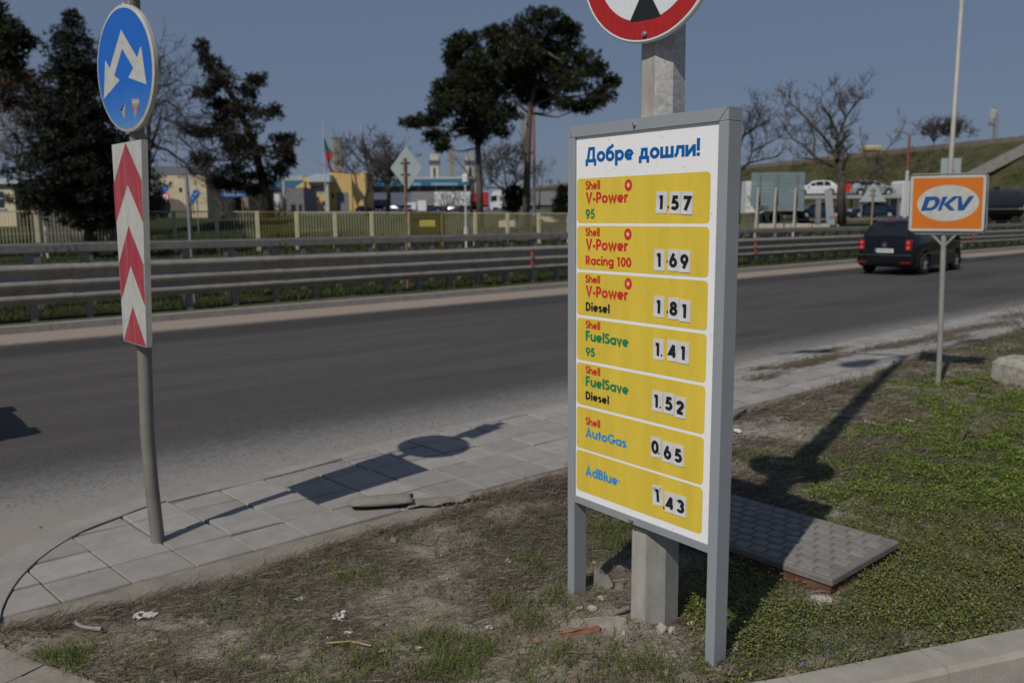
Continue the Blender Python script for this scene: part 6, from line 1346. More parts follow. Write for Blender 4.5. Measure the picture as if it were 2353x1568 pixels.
clump_tree('pine_tree', 'left of two tall umbrella pines, lower and spreading left', 'tree', 60, [(1103, 524), (1101, 430), (1098, 340), (1094, 290), (1085, 210), (1070, 140)],
 [(953, 284, 26, 9), (985, 277, 28, 13), (1012, 258, 32, 20), (1008, 212, 14, 10), (1040, 205, 38, 22), (1035, 132, 15, 24), (1060, 150, 42, 26), (1047, 108, 26, 20), (1080, 95, 26, 24), (1078, 190, 48, 34), (1045, 245, 52, 24), (1088, 240, 58, 38), (1002, 315, 26, 14), (1018, 338, 12, 14), (1060, 292, 38, 15), (1122, 270, 48, 28), (1102, 318, 22, 18), (1152, 300, 26, 20), (1162, 255, 36, 20), (1120, 215, 40, 24), (1090, 270, 45, 20), (1060, 200, 40, 30), (1100, 150, 30, 30)],
 pine_leaf, barkp, 110, .30, 21, .9, -.25, tr_r=(.27, .1))
clump_tree('pine_tree', 'right of two tall umbrella pines, with the higher rounded crown', 'tree', 62, [(1207, 522), (1210, 420), (1213, 330), (1217, 260), (1228, 190), (1240, 110)],
 [(1125, 75, 16, 12), (1150, 85, 30, 28), (1190, 65, 36, 24), (1240, 48, 42, 20), (1290, 58, 32, 18), (1318, 78, 20, 24), (1130, 130, 38, 32), (1190, 130, 58, 42), (1260, 125, 58, 42), (1330, 138, 42, 32), (1372, 160, 26, 24), (1405, 182, 22, 16), (1382, 215, 34, 18), (1300, 195, 58, 30), (1232, 205, 58, 32), (1170, 195, 48, 32), (1340, 250, 26, 12), (1298, 243, 36, 14), (1110, 168, 36, 32), (1362, 240, 24, 12), (1205, 165, 58, 40), (1250, 92, 54, 32), (1165, 160, 40, 34), (1292, 165, 50, 34), (1230, 225, 30, 16)],
 pine_leaf, barkp, 110, .30, 33, .9, -.25, tr_r=(.30, .12), extra=[[(1217, 262), (1185, 235), (1160, 225)], [(1222, 245), (1265, 225), (1330, 222), (1350, 245)]])
clump_tree('pine_tree', 'pine branch with dark clumps reaching in at the left edge', 'tree', 40, [(-70, 560), (-65, 300), (-50, 120)], [(15, 75, 22, 24), (35, 95, 38, 20), (60, 98, 18, 10), (5, 120, 28, 26), (-10, 40, 20, 20), (10, 155, 24, 14)], pine_leaf, barkp, 62, .34, 41, .8, -.2, tr_r=(.25, .1))
clump_tree('brown_conifer', 'dry brown conifer showing between the pine and the fir at left', 'tree', 58, [(-20, 520), (-10, 300), (10, 190)], [(25, 172, 45, 16), (75, 185, 40, 20), (20, 200, 40, 18), (90, 215, 30, 22), (55, 235, 30, 14), (5, 230, 20, 20), (95, 260, 20, 20)], brown_leaf, barkb, 40, .36, 42, .8, .2, tr_r=(.2, .06))
clump_tree('shrub', 'dark green bush at the foot of the right pine', 'shrub', 66, [(1190, 510), (1185, 440)], [(1180, 436, 18, 10), (1168, 455, 16, 10), (1192, 465, 22, 16), (1175, 478, 18, 12), (1205, 450, 10, 14)], leafmat('bush_leaves', [(.015, .02, .006), (.03, .032, .01), (.05, .045, .016)], trans=.1), barkd, 60, .3, 44, .8, 0., tr_r=(.1, .05))
clump_tree('shrub', 'dark narrow conifer bush tucked against the left edge of the price sign', 'shrub', 60, [(1290, 505), (1290, 440)], [(1292, 440, 6, 14), (1288, 462, 12, 14), (1285, 485, 16, 14), (1298, 470, 10, 20)], fir_leaf, barkd, 70, .3, 45, .8, 0., tr_r=(.1, .05))
clump_tree('shrub', 'small dark conifer bush beside the chevron board near the gable', 'shrub', 60, [(350, 500), (348, 460)], [(352, 462, 14, 8), (342, 475, 16, 12), (346, 490, 14, 12)], fir_leaf, barkd, 70, .28, 46, .8, 0., tr_r=(.08, .04))
# bare trees
def bare(name, label, Y, seeds, seed, n_twig=1, levels=4, r0=.2, len0=1.6, group='bare trees', up=.25, spread=.75, cat='tree', bk=None, kids=(2, 4), thin=.012):
    """guided limbs given as survey polylines, then random forking twigs"""
    t = thing(name, label, cat, (0, 0, 0), 0, group); r2 = random.Random(seed); tr = MB(); br = MB(); cnt = [0]
    def grow(p, d, L_, r, lv):
        if lv == 0 or cnt[0] > 9000: return
        cnt[0] += 1; k = 3; P = [p]; q = Vector(p); dd = Vector(d)
        for i in range(k):
            dd = (dd+Vector((r2.gauss(0, .22), r2.gauss(0, .22), r2.gauss(up*.35, .2)))).normalized(); q = q+dd*L_/k; P.append(tuple(q))
        br.tube(P, [max(thin, r*(1-.55*i/k)) for i in range(k+1)], 3 if r < .05 else 5, False)
        for c in range(r2.randint(*kids)):
            f = r2.uniform(.35, 1.0); i = min(k-1, int(f*k)); b = Vector(P[i]).lerp(Vector(P[i+1]), f*k-i); nd = (dd*.8+Vector((r2.gauss(0, spread), r2.gauss(0, spread), r2.gauss(up, spread*.6)))).normalized()
            grow(tuple(b), nd, L_*r2.uniform(.55, .8), r*.55, lv-1)
    for (poly, ra, rb, lv, is_tr) in seeds:
        P = []
        dy = 0
        for i, (u, v) in enumerate(poly):
            if i: dy += r2.uniform(-.7, .7)*(0 if is_tr else 1)
            P.append(at(u, v, Y+dy))
        (tr if is_tr else br).tube(P, list(np.linspace(ra, rb, len(P))), 7)
        L_ = sum(np.linalg.norm(P[i+1]-P[i]) for i in range(len(P)-1))
        if not is_tr:
            for c in range(max(3, int(L_*3.0*n_twig))):
                f = r2.uniform(.15, 1)*(len(P)-1); i = min(len(P)-2, int(f)); b = Vector(P[i]).lerp(Vector(P[i+1]), f-i); d = Vector(P[i+1])-Vector(P[i]); d.normalize()
                grow(tuple(b), (d*.6+Vector((r2.gauss(0, spread), r2.gauss(0, spread), r2.gauss(up, .5)))).normalized(), len0*r2.uniform(.5, 1), rb*.8, lv)
    tr.build('trunk', bk or barkb, t, True); br.build('crown', bk or barkb, t)
Z = lambda *pts: [(1675.8+x*.2062, 205.8+y*.2062) for x, y in pts]
bare('bare_tree', 'large leafless tree with forked trunk in front of the embankment', 50,
 [(Z((1250, 1500), (1240, 1150), (1255, 950)), .27, .2, 0, True), (Z((1255, 950), (1200, 780), (1195, 620), (1205, 550)), .17, .10, 3, False), (Z((1205, 550), (1245, 440), (1295, 310), (1400, 160), (1480, 70)), .10, .025, 3, False), (Z((1200, 500), (1120, 310), (1040, 200), (1005, 95)), .085, .025, 3, False),
  (Z((1295, 310), (1230, 200), (1215, 100)), .06, .025, 2, False), (Z((1230, 200), (1290, 60)), .04, .02, 2, False), (Z((1190, 780), (1130, 640), (1000, 470), (900, 380), (830, 290), (720, 190), (640, 130)), .10, .025, 3, False), (Z((1170, 860), (960, 760), (850, 640), (700, 545), (590, 400)), .10, .025, 3, False),
  (Z((1250, 900), (1320, 740), (1240, 560)), .08, .03, 2, False), (Z((1260, 1040), (1400, 1020), (1540, 1050), (1650, 960), (1780, 920)), .09, .03, 2, False), (Z((1150, 840), (1000, 800), (820, 760), (690, 770)), .07, .02, 2, False), (Z((930, 740), (950, 560), (900, 400)), .06, .02, 2, False), (Z((1240, 440), (1380, 370), (1410, 330)), .05, .02, 2, False), (Z((1210, 760), (1100, 700), (1050, 600), (960, 500)), .06, .02, 2, False)],
 5, 1.5, 3, len0=1.2)
bare('bare_tree', 'leafless tree emerging from behind the right side of the price sign', 52,
 [(Z((60, 1500), (80, 1200), (110, 900)), .3, .2, 0, True), (Z((110, 900), (210, 820), (250, 690), (450, 585), (580, 520)), .10, .025, 3, False), (Z((90, 700), (150, 520), (280, 420), (340, 270), (400, 180)), .10, .025, 3, False), (Z((240, 700), (260, 560), (220, 430)), .06, .02, 2, False), (Z((280, 420), (400, 360), (450, 330)), .05, .02, 2, False), (Z((210, 820), (330, 790), (480, 760), (600, 700)), .06, .02, 2, False), (Z((150, 520), (190, 420), (230, 330)), .05, .02, 2, False)], 9, 1.7, 3, len0=1.2)
bare('bare_tree', 'slender leafless tree on the slope right of the forked tree', 66, [([(1985, 440), (2000, 400), (2030, 350)], .08, .03, 2, False), ([(2000, 400), (1985, 350), (1975, 310)], .07, .02, 2, False), ([(2030, 350), (2060, 320), (2080, 280)], .05, .02, 2, False), ([(2010, 390), (2060, 370), (2100, 365)], .05, .02, 2, False), ([(1992, 420), (1985, 440), (1980, 470)], .1, .08, 0, True)], 17, 1.4, 3, len0=1.2)
for u, v, sd, lb in ((2145, 312, 61, 'round leafless bush left of the pole on top of the embankment'), (2190, 310, 62, 'round leafless bush behind the pole on top of the embankment')):
    Yb = 131; bare('bare_bush', lb, Yb, [([(u, v+40), (u, v+12)], .12, .09, 0, True)]+[([(u, v+15), (u+dx*.5, v-5), (u+dx, v-22+abs(dx)*.5)], .07, .03, 3, False) for dx in (-28, -16, -5, 6, 17, 28)], sd, 1.5, 3, len0=1.6, group='bare bushes on the embankment', thin=.026, cat='shrub')
u = 845
bare('bare_tree', 'leafless forked tree in front of the ochre building', 74, [([(845, 497), (838, 460), (820, 432)], .2, .13, 0, True), ([(820, 432), (815, 400), (790, 375), (785, 350)], .1, .03, 3, False), ([(838, 462), (848, 420), (842, 370), (828, 340)], .12, .03, 3, False), ([(848, 440), (865, 415), (870, 380)], .08, .03, 3, False), ([(815, 400), (800, 398), (760, 395)], .06, .02, 2, False), ([(845, 350), (860, 335), (855, 325)], .05, .02, 3, False), ([(838, 380), (810, 350), (805, 335)], .06, .02, 3, False)], 23, 1.5, 3, len0=1.5, thin=.016)
bare('bare_tree', 'dense leafless tree left of the diamond sign', 78, [([(890, 495), (893, 450), (890, 425)], .22, .16, 0, True)]+[([(890, 430), (885+dx*.5, 400), (888+dx, 345+abs(dx)*.6)], .1, .03, 3, False) for dx in (-34, -18, -4, 10, 22, 34)]+[([(890, 440), (910, 420), (930, 410)], .08, .03, 3, False)], 29, 1.6, 3, len0=1.6, thin=.021)
bare('bare_tree', 'broad leafless tree between the two pine trunks', 80, [([(1180, 492), (1172, 455), (1150, 432)], .22, .14, 0, True), ([(1150, 432), (1125, 412), (1130, 380)], .1, .03, 3, False), ([(1165, 445), (1160, 400), (1150, 365)], .1, .03, 3, False), ([(1172, 455), (1185, 410), (1180, 370)], .1, .03, 3, False), ([(1150, 432), (1120, 430), (1100, 420)], .06, .02, 3, False), ([(1160, 400), (1190, 375), (1200, 360)], .06, .02, 3, False), ([(1140, 420), (1140, 395), (1165, 352)], .06, .02, 3, False)], 37, 1.6, 3, len0=1.6, thin=.021)
bare('bare_tree', 'thin leafless tree in front of the right stone gate tower', 76, [([(1082, 495), (1084, 440), (1086, 420)], .15, .1, 0, True), ([(1086, 425), (1070, 390), (1045, 365)], .07, .02, 2, False), ([(1086, 420), (1110, 400), (1130, 370)], .07, .02, 2, False), ([(1086, 420), (1080, 380), (1070, 345)], .06, .02, 2, False), ([(1095, 410), (1120, 375), (1125, 350)], .05, .02, 2, False)], 43, 1.2, 3, len0=1.3)
bare('bare_tree', 'small leafless tree right of the right pine trunk', 90, [([(1238, 480), (1240, 440)], .12, .08, 0, True), ([(1240, 445), (1246, 410), (1250, 390)], .06, .02, 3, False), ([(1240, 440), (1232, 410), (1228, 395)], .06, .02, 3, False)], 47, 1.8, 3, len0=1.4)
bare('bare_tree', 'multi stemmed leafless tree at the left of the cedar trunk', 64, [([(512, 500), (508, 470), (490, 430), (470, 380)], .14, .05, 2, False), ([(515, 500), (530, 460), (545, 425)], .1, .04, 2, False), ([(490, 430), (455, 380), (440, 340), (400, 310)], .07, .03, 3, False), ([(470, 380), (465, 340), (455, 310)], .05, .02, 2, False), ([(500, 450), (475, 420), (440, 400)], .05, .02, 3, False), ([(510, 502), (512, 485)], .2, .16, 0, True)], 53, 1.5, 3, len0=1.4)
bare('bare_tree', 'tall leafless tree behind the blue disc and chevron board', 52, [([(330, 520), (335, 420), (340, 330)], .3, .2, 0, True), ([(340, 330), (345, 220), (370, 130)], .14, .03, 3, False), ([(338, 360), (370, 270), (440, 300)], .12, .04, 3, False), ([(335, 330), (385, 345), (425, 375), (440, 400)], .11, .03, 3, False), ([(340, 300), (360, 200), (400, 190)], .08, .03, 3, False), ([(345, 250), (380, 230), (410, 250), (430, 280)], .08, .03, 3, False), ([(345, 380), (370, 320), (400, 330)], .07, .02, 3, False)], 59, 1.3, 3, len0=1.8)
bare('bare_tree', 'grey leafless tree behind the fir at the left edge', 62, [([(40, 520), (45, 430), (40, 370)], .22, .14, 0, True), ([(40, 380), (20, 330), (5, 280)], .09, .03, 3, False), ([(42, 370), (60, 310), (75, 250)], .09, .03, 3, False), ([(40, 360), (40, 300), (30, 210)], .08, .03, 3, False), ([(45, 400), (90, 350), (110, 290)], .08, .03, 3, False), ([(40, 400), (10, 380), (-10, 340)], .08, .03, 3, False)], 67, 1.6, 3, len0=1.8, bk=mat('grey_twigs', (.16, .14, .125), .95, var=.2), thin=.016)
for (u, v, sd, lb) in ((600, 480, 71, 'low bare hedge bush under the cedar'), (640, 482, 72, 'low bare bush right of the cedar trunk'), (1060, 478, 73, 'bare bush in front of the white box trailer'), (1025, 470, 74, 'bare bush left in front of the white box trailer'), (1740, 470, 75, 'bare shrub at the left edge of the large hoarding')):
    bare('bare_bush', lb, 62, [([(u, 503), (u, 492)], .08, .06, 0, True)]+[([(u, 495), (u+dx*.6, v), (u+dx, v-22+abs(dx)*.4)], .04, .02, 2, False) for dx in (-18, -8, 2, 10, 20)], sd, 1.6, 3, len0=.8, group='bare bushes behind the fence', cat='shrub')

# ================================================================ GROUND COVER (too many to count)
def noise01(x, y, s, seed): return fbm(x, y, s, seed, 3)
def bump(x, y, L):
    o = np.zeros_like(x)
    for u, v, r, k in L: c = gr(u, v); o = np.maximum(o, k*np.exp(-((x-c[0])**2+(y-c[1])**2)/(r*r)))
    return o
GREEN = [(850, 1525, .16, 1), (905, 1500, .14, .9), (960, 1490, .16, 1), (1020, 1475, .16, 1), (1075, 1480, .12, .8), (1010, 1550, .2, 1), (1120, 1510, .14, .7), (1255, 1405, .18, 1), (1215, 1440, .15, .9), (1290, 1425, .14, .8), (1395, 1225, .26, 1), (1350, 1215, .2, .8), (1430, 1260, .2, .9), (150, 1515, .15, 1), (330, 1500, .1, .4), (500, 1420, .2, .5), (700, 1345, .25, .45), (820, 1330, .3, .5), (1230, 1300, .25, .55), (1180, 1400, .15, .6), (560, 1520, .2, .6), (400, 1540, .2, .6), (1320, 1530, .2, .9), (1280, 1550, .2, .9), (1400, 1550, .2, .8), (1440, 1520, .15, .6), (1500, 1545, .18, .8), (1580, 1400, .12, .9), (640, 1480, .2, .5), (1150, 1250, .25, .4), (960, 1240, .25, .3), (1720, 1420, .3, .6), (2290, 800, 1.2, .9), (2340, 870, .9, 1), (2250, 950, .8, .8), (2050, 850, .5, .5), (2330, 780, 1.4, .9)]
WEED = [(2330, 1000, .8, .9), (2280, 930, .7, .7), (2200, 1010, .6, .8), (2340, 900, .9, .8), (2160, 900, .5, .45), (1780, 1420, .4, 1), (1880, 1480, .35, 1), (1760, 1500, .3, 1), (1990, 1440, .4, 1), (2100, 1380, .5, 1), (2230, 1330, .6, 1), (2330, 1280, .6, 1), (2150, 1250, .5, .9), (2280, 1180, .6, 1), (2080, 1160, .45, .9), (2180, 1090, .7, 1), (2300, 1060, .8, 1), (2120, 1020, .5, .7), (2340, 1130, .7, 1), (1720, 1330, .3, .9), (1950, 1300, .3, .9), (2080, 1290, .35, 1), (1600, 1420, .15, 1), (1950, 1160, .3, .5), (1780, 1350, .3, 1), (2250, 1420, .4, .9), (1660, 1400, .2, .8)]
BARE = [(1400, 1455, .22, 1), (1480, 1500, .18, 1), (1550, 1480, .16, .8), (1330, 1470, .2, .9), (1440, 1540, .12, .6), (930, 1450, .3, .6), (1120, 1440, .2, .6), (560, 1450, .3, .5), (380, 1450, .3, .6), (1900, 1395, .1, 1), (1700, 1000, .45, 1), (1745, 985, .3, .8), (1050, 1400, .15, .5), (650, 1330, .3, .3), (1100, 1290, .2, .3)]
def sample(n, x0, x1, y0, y1, seed): r = np.random.default_rng(seed); return r.uniform(x0, x1, n), r.uniform(y0, y1, n), r
def inside(x, y, e=.0):
    s = x*RD[0]+y*RD[1]; n = x*RN[0]+y*RN[1]; dv = verge_edge(s)-n+.12*(fbm(x, y, 5, 3)-.5); dk = (y-kerb_line_y(x))*.94
    vis = (x > -2.6) & (x < y*.66+1.7)
    jb = (x-Fc[0], y-Fc[1]); a = jb[0]*math.cos(JA)+jb[1]*math.sin(JA); b = -jb[0]*math.sin(JA)+jb[1]*math.cos(JA)
    return (dv > e) & (dk > -.01) & vis & ~((a > -.01) & (a < LW+.01) & (b > -.01) & (b < LL+.01)), dv
def blades(x, y, z, h, wd, r, lean, two=True):
    """curved grass blades as two quads each"""
    n = len(x); a = r.uniform(0, 2*math.pi, n); dx, dy = np.cos(a), np.sin(a); px, py = -dy*wd/2, dx*wd/2; l = lean*h
    b = np.stack([x, y, z], -1); up = np.stack([np.zeros(n), np.zeros(n), h], -1); ln = np.stack([dx*l, dy*l, np.zeros(n)], -1); pv = np.stack([px, py, np.zeros(n)], -1)
    m1 = b+up*.55+ln*.3; t = b+up*np.maximum(.35, 1-lean*.45)[:, None]+ln
    V = np.stack([b+pv, b-pv, m1-pv*.8, m1+pv*.8, t-pv*.12, t+pv*.12], 1).reshape(-1, 3); k = np.arange(n)*6
    Fq = np.concatenate([np.stack([k, k+1, k+2, k+3], -1), np.stack([k+3, k+2, k+4, k+5], -1)]); return V, Fq
def grass(n, area, seed):
    x, y, r = sample(n, *area, seed); ok, dv = inside(x, y, .07); g = bump(x, y, GREEN)*(.35+1.1*noise01(x, y, 4, 6)); g = np.maximum(g, .42*np.clip((noise01(x, y, 2.2, 8)-.3)*2.5, .1, 1)); g = np.maximum(g, .6*bump(x, y, WEED)); bb = bump(x, y, BARE); d = g*(1-.85*bb)
    d *= np.where(noise01(x, y, 11, 9) > .47, 1, .25); keep = ok & (r.uniform(0, 1, n) < d*1.15); x, y = x[keep], y[keep]; gk = g[keep]; nn2 = len(x)
    h = (.026+.05*gk)*r.uniform(.5, 1.35, nn2); return blades(x, y, verge_z(x, y)-.004, h, r.uniform(.0022, .0042, nn2)*(1+.10*np.maximum(0, y-4)), r, r.uniform(.35, 1.6, nn2))
gl = leafmat('grass_blades', [(.07, .105, .018), (.10, .15, .025), (.13, .18, .035), (.20, .20, .08), (.08, .11, .03), (.28, .24, .14)], trans=.3)
V1, F1 = grass(290000, (-2.6, 3.6, 2.55, 6.2), 1); V2, F2 = grass(150000, (1.2, 9.5, 5.2, 13.5), 2)
tag(np_mesh('grass', np.concatenate([V1, V2]), np.concatenate([F1, F2+len(V1)]), gl), 'short bright green grass tufts growing on the verge', 'grass', kind='stuff')
# dry thatch: thin brown stems lying across each other
def thatch(n, area, seed, ln=(.03, .12), wd=.0022):
    x, y, r = sample(n, *area, seed); ok, dv = inside(x, y, .045); g = bump(x, y, GREEN); w_ = bump(x, y, WEED); bb = bump(x, y, BARE); nz = noise01(x, y, 2.6, 14); edge = np.exp(-((dv-.1)/.13)**2)
    d = np.clip((nz-.28)*2.4, .10, 1)*(1-.6*g)*(1-.45*w_)*(1-.9*bb)+.8*edge*np.clip((noise01(x, y, 4.5, 15)-.4)*5, .05, 1); keep = ok & (r.uniform(0, 1, n) < d); x, y, e = x[keep], y[keep], edge[keep]; k = len(x)
    L_ = r.uniform(*ln, k); a = r.normal(.35, .75, k); el = np.abs(r.normal(0, .12+.13*e)); dx, dy, dz = np.cos(a)*np.cos(el), np.sin(a)*np.cos(el), np.sin(el)
    z = verge_z(x, y)+r.uniform(.0, .010+.016*e, k); c = np.stack([x, y, z], -1); d3 = np.stack([dx, dy, dz], -1)*L_[:, None]; w3 = (wd*r.uniform(.6, 1.4, k)*(1+.12*np.maximum(0, y-4)))[:, None]
    pv = np.stack([-np.sin(a), np.cos(a), r.normal(0, .5, k)], -1)*w3/2; md = np.stack([r.normal(0, .012, k), r.normal(0, .012, k), r.uniform(0, .012, k)], -1)
    V = np.stack([c+pv, c-pv, c+d3*.5+md-pv, c+d3*.5+md+pv, c+d3-pv*.4, c+d3+pv*.4], 1).reshape(-1, 3); q = np.arange(k)*6; return V, np.concatenate([np.stack([q, q+1, q+2, q+3], -1), np.stack([q+3, q+2, q+4, q+5], -1)])
tl = leafmat('dry_stems', [(.06, .045, .034), (.11, .083, .062), (.17, .135, .10), (.09, .07, .053), (.27, .225, .165)], trans=.1)
V1, F1 = thatch(230000, (-2.6, 3.6, 2.55, 6.4), 3); V2, F2 = thatch(120000, (1.2, 10, 5.0, 13.5), 4, (.06, .22), .0032)
tag(np_mesh('dry_thatch', np.concatenate([V1, V2]), np.concatenate([F1, F2+len(V1)]), tl), 'matted dry brown stems covering the verge', 'dry grass', kind='stuff')
# leafy weeds
def weeds(n, area, seed, size, k=5):
    x, y, r = sample(n, *area, seed); ok, dv = inside(x, y, .06); g = np.maximum(bump(x, y, WEED), .35*bump(x, y, GREEN)*(noise01(x, y, 5, 21) > .5)); bb = bump(x, y, BARE); d = g*np.clip((noise01(x, y, 5, 22)-.34)*3.2, .07, 1)*(1-bb)
    keep = ok & (r.uniform(0, 1, n) < d); x, y, g = x[keep], y[keep], g[keep]; m = len(x); B = np.repeat(np.stack([x, y, verge_z(x, y)], -1), k, 0); M_ = m*k; s = size*r.uniform(.55, 1.35, M_)*(1+.06*np.maximum(0, B[:, 1]-4)); B[:, :2] += r.normal(0, size*.75, (M_, 2)); B[:, 2] += np.abs(r.normal(.012, .016, M_))*np.repeat(.4+g, k)
    a = r.uniform(0, 2*math.pi, M_); el = r.normal(.22, .4, M_); d3 = np.stack([np.cos(a)*np.cos(el), np.sin(a)*np.cos(el), np.sin(el)], -1); sd = np.stack([-np.sin(a), np.cos(a), r.normal(0, .35, M_)], -1); w_ = (s*.36)[:, None]; s = s[:, None]
    V = np.stack([B, B+d3*s*.45+sd*w_, B+d3*s+np.array([0, 0, -.15])*s, B+d3*s*.45-sd*w_], 1).reshape(-1, 3); return V, np.arange(len(V)).reshape(-1, 4)
wl = leafmat('weed_leaves', [(.07, .095, .02), (.13, .18, .03), (.19, .24, .04), (.25, .285, .06), (.11, .135, .05), (.30, .30, .10), (.24, .19, .11), (.09, .115, .04), (.19, .14, .09), (.30, .25, .17)], trans=.35)
A1, B1 = weeds(130000, (.7, 4.6, 2.7, 5.0), 5, .0118); A2, B2 = weeds(150000, (1.6, 7.6, 4.6, 9.0), 6, .0165); A3, B3 = weeds(20000, (-2, 1.2, 2.6, 5.5), 7, .011, 4)
lw = leafmat('lush_leaves', [(.07, .11, .018), (.12, .19, .024), (.17, .255, .03), (.23, .31, .045), (.10, .15, .03), (.28, .31, .08), (.17, .15, .07)], trans=.35)
tag(np_mesh('lush_weeds', A2, B2, lw), 'lush bright green weeds on the far right of the verge', 'weeds', kind='stuff')
tag(np_mesh('weeds', np.concatenate([A1, A3]), np.concatenate([B1, B3+len(A1)]), wl), 'low leafy green weeds carpeting the right side of the verge', 'weeds', kind='stuff')
# blue and white flowers
def flowers(L, n, seed, r_, name, m, label):
    r = np.random.default_rng(seed); X = np.concatenate([gr(u, v)[0]+r.normal(0, q, n) for u, v, q in L]); Y_ = np.concatenate([gr(u, v)[1]+r.normal(0, q, n) for u, v, q in L]); ok, _ = inside(X, Y_, .1); X, Y_ = X[ok], Y_[ok]; k = len(X); Zc = verge_z(X, Y_)+r.uniform(.022, .04, k); V = []
    a0 = r.uniform(0, 6.28, k)
    for j in range(4):
        a = a0+j*math.pi/2; c = np.stack([X, Y_, Zc], -1)
        for q, (rad, da) in enumerate(((0, 0), (.8, .5), (1.1, 0), (.8, -.5))): V.append(c+np.stack([np.cos(a+da)*r_*rad, np.sin(a+da)*r_*rad, np.full(k, .15*r_*rad)], -1))
    V = np.stack(V, 1).reshape(-1, 3); tag(np_mesh(name, V, np.arange(len(V)).reshape(-1, 4), m), label, 'flowers', kind='stuff')
flowers([(1800, 1490, .10), (1870, 1500, .10), (1930, 1440, .12), (1840, 1440, .1), (1900, 1530, .06), (2000, 1420, .15), (2140, 1380, .25)], 9, 31, .0052, 'blue_flowers', mat('petal_blue', (.12, .22, .62), .6, var=.2, scale=90), 'tiny blue speedwell flowers sprinkled among the weeds')
flowers([(2050, 1300, .25), (2150, 1240, .3), (2200, 1350, .3), (2100, 1420, .2)], 7, 32, .0048, 'white_flowers', mat('petal_white', (.55, .57, .55), .6, var=.1, scale=90), 'tiny white flowers dotted over the weeds')
# grit and small stones on soil, kerb line and road edge
def grit(n, area, seed, size, test, name, m, label, zf):
    x, y, r = sample(n, *area, seed); keep = test(x, y, r); x, y = x[keep], y[keep]; k = len(x); s = size*r.uniform(.4, 1.3, k)*np.where(r.uniform(0, 1, k) > .95, 2.2, 1); c = np.stack([x, y, zf(x, y)+s*.15], -1)
    a = r.uniform(0, 6.28, k); ux = np.stack([np.cos(a), np.sin(a), np.zeros(k)], -1); uy = np.stack([-np.sin(a), np.cos(a), np.zeros(k)], -1); uz = np.array([0, 0, 1.]); q = lambda f: (s*f*r.uniform(.7, 1.2, k))[:, None]
    P = [c+ux*q(1), c+uy*q(.75), c-ux*q(.9), c-uy*q(.8), c+uz*q(.6), c-uz*q(.3)]; V = np.stack(P, 1).reshape(-1, 3); b = np.arange(k)*6
    T_ = np.concatenate([np.stack([b+i, b+(i+1) % 4, b+4], -1) for i in range(4)]); tag(np_mesh(name, V, T_, m), label, 'gravel', kind='stuff')
gm_ = leafmat('grit_stones', [(.10, .085, .07), (.14, .12, .10), (.24, .21, .17), (.33, .30, .25), (.18, .17, .16), (.42, .40, .36)], trans=0)
grit(42000, (-2.6, 2.4, 2.6, 6.3), 41, .0055, lambda x, y, r: inside(x, y, -.02)[0] & (r.uniform(0, 1, len(x)) < .18+.75*bump(x, y, BARE)+.3*(noise01(x, y, 3, 33) > .55)), 'soil_stones', gm_, 'small stones and crumbs on the bare soil', verge_z)
def on_pave(x, y, r):
    s = x*RD[0]+y*RD[1]; n = x*RN[0]+y*RN[1]; top = np.interp(s, [p[0] for p in outer[2:]], [p[1] for p in outer[2:]]); e = verge_edge(s)
    return (s > .6) & (s < 12) & (((n > top+.02) & (n < top+.02+.9*r.uniform(0, 1, len(x))**2)) | ((n > e-.02) & (n < e+.12*r.uniform(0, 1, len(x))**1.5)) | ((n > e) & (n < top) & (r.uniform(0, 1, len(x)) < .035)))
grit(26000, (-3.2, 6.5, 3.4, 14), 42, .005, on_pave, 'road_grit', gm_, 'loose grit along the kerb and pavement', lambda x, y: np.where((x*RN[0]+y*RN[1]) > np.interp(x*RD[0]+y*RD[1], [p[0] for p in outer[2:]], [p[1] for p in outer[2:]]), -.047, -.002))
# dry grass swept onto the far pavement
r = np.random.default_rng(51); VV = []; Lp_ = [(1755, 866, .22), (1740, 848, .1), (1820, 838, .3), (1870, 828, .35), (1900, 822, .3), (1905, 805, .2), (2060, 793, .35), (2100, 786, .4), (2150, 775, .3), (2010, 800, .25), (2180, 765, .4), (2240, 752, .35), (2290, 745, .5), (1850, 838, .25), (2330, 725, .5), (2190, 778, .3)]
for (u, v, q) in Lp_:
    c = gr(u, v); k = int(800*q); al = r.normal(0, q*.9, k); ac = r.normal(0, q*.22, k); x = c[0]+RD[0]*al+RN[0]*ac; y = c[1]+RD[1]*al+RN[1]*ac; a = r.normal(RANG, .5, k); L_ = r.uniform(.05, .16, k); z = .003+np.abs(r.normal(0, .008, k)); b = np.stack([x, y, z], -1); d3 = np.stack([np.cos(a)*L_, np.sin(a)*L_, r.uniform(0, .012, k)], -1); pv = np.stack([-np.sin(a), np.cos(a), np.zeros(k)], -1)*.004
    VV.append(np.stack([b+pv, b-pv, b+d3-pv*.5, b+d3+pv*.5], 1).reshape(-1, 3))
V = np.concatenate(VV); tag(np_mesh('swept_straw', V, np.arange(len(V)).reshape(-1, 4), leafmat('straw_stems', [(.10, .075, .05), (.16, .12, .075), (.24, .19, .12)], trans=.1)), 'dry straw swept onto the pavement beyond the sign', 'dry grass', kind='stuff')
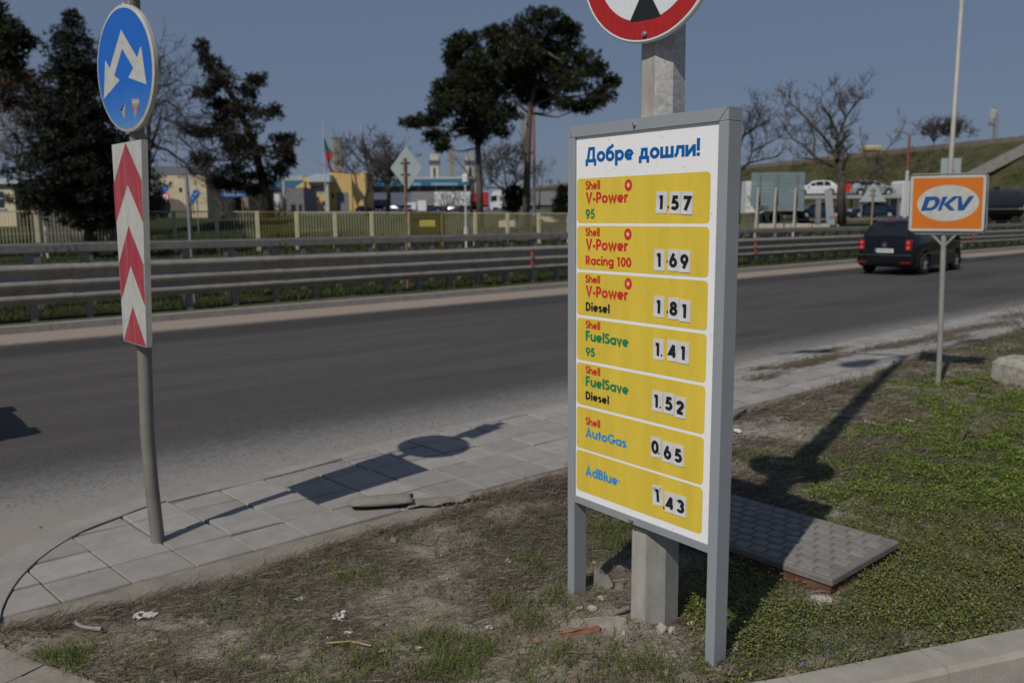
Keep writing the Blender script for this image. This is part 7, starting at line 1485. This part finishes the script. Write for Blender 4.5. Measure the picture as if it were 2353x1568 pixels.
# rough grass of the median and beyond the rails
def tall(n, s0, s1, n0, n1, h, wd, seed, label, m, name, dens=None):
    r = np.random.default_rng(seed); s = r.uniform(s0, s1, n); q = r.uniform(n0, n1, n); k = (noise01(s, q, .8, 61)+r.uniform(-.2, .2, n)) > .36; s, q = s[k], q[k]; x = RD[0]*s+RN[0]*q; y = RD[1]*s+RN[1]*q; hh = h*r.uniform(.4, 1.3, len(x)); V, Fq = blades(x, y, field_z(x, y)-.02+.04*fbm(s, q, 1.6, 5), hh, np.full(len(x), wd), r, r.uniform(.3, 1.2, len(x))); tag(np_mesh(name, V, Fq, m), label, 'grass', kind='stuff')
ml = leafmat('median_grass_blades', [(.03, .045, .01), (.05, .065, .015), (.07, .075, .025), (.10, .085, .045)], trans=.25)
tall(60000, -2, 32, 16.5, 23, .11, .012, 71, 'rough green grass under and between the guard rails', ml, 'median_grass')
tall(30000, -12, 34, 23, 42, .16, .03, 72, 'rough grass between the guard rails and the fence', ml, 'meadow_grass')
# dead stalks along the fence foot
r = np.random.default_rng(81); n = 2600; u = r.uniform(-12, 34, n)*1.0; x = fa[0]+fd[0]*u+r.normal(0, .5, n)+.4; y = fa[1]+fd[1]*u+r.normal(0, .5, n)+1.0
V, Fq = blades(x, y, field_z(x, y), r.uniform(.4, 1.4, n), np.full(n, .03), r, r.uniform(.1, .5, n)); tag(np_mesh('dead_stalks', V, Fq, leafmat('dead_stalk', [(.05, .04, .025), (.09, .07, .045), (.04, .045, .02)], trans=.1)), 'tall dead weeds along the foot of the fence', 'weeds', kind='stuff')

# rough scrub on the embankment slope
r = np.random.default_rng(91); n = 26000; ii = r.uniform(20, 88, n); o = r.uniform(.3, 18, n); i0 = ii.astype(int); C0 = CR[i0]+(CR[np.minimum(i0+1, 89)]-CR[i0])*(ii-i0)[:, None]
k = fbm(ii*1.6, o*.7, .5, 95)+r.uniform(-.15, .15, n) > .5; ii, o, C0 = ii[k], o[k], C0[k]; dzz = np.interp(o, [0, 2.4, 6, 10.8, 15, 18], [-.02, -1.1, -2.95, -5.4, -7.5, -8.6])
V, Fq = blades(C0[:, 0]+Nn[0]*o, C0[:, 1]+Nn[1]*o, C0[:, 2]+dzz-.1, r.uniform(.25, .7, len(o)), np.full(len(o), .07), r, r.uniform(.3, 1.2, len(o)))
tag(np_mesh('slope_scrub', V, Fq, leafmat('scrub_blades', [(.05, .04, .022), (.085, .065, .038), (.035, .045, .015), (.06, .06, .024)], trans=.15)), 'rough brown scrub patches on the embankment slope', 'scrub', kind='stuff')
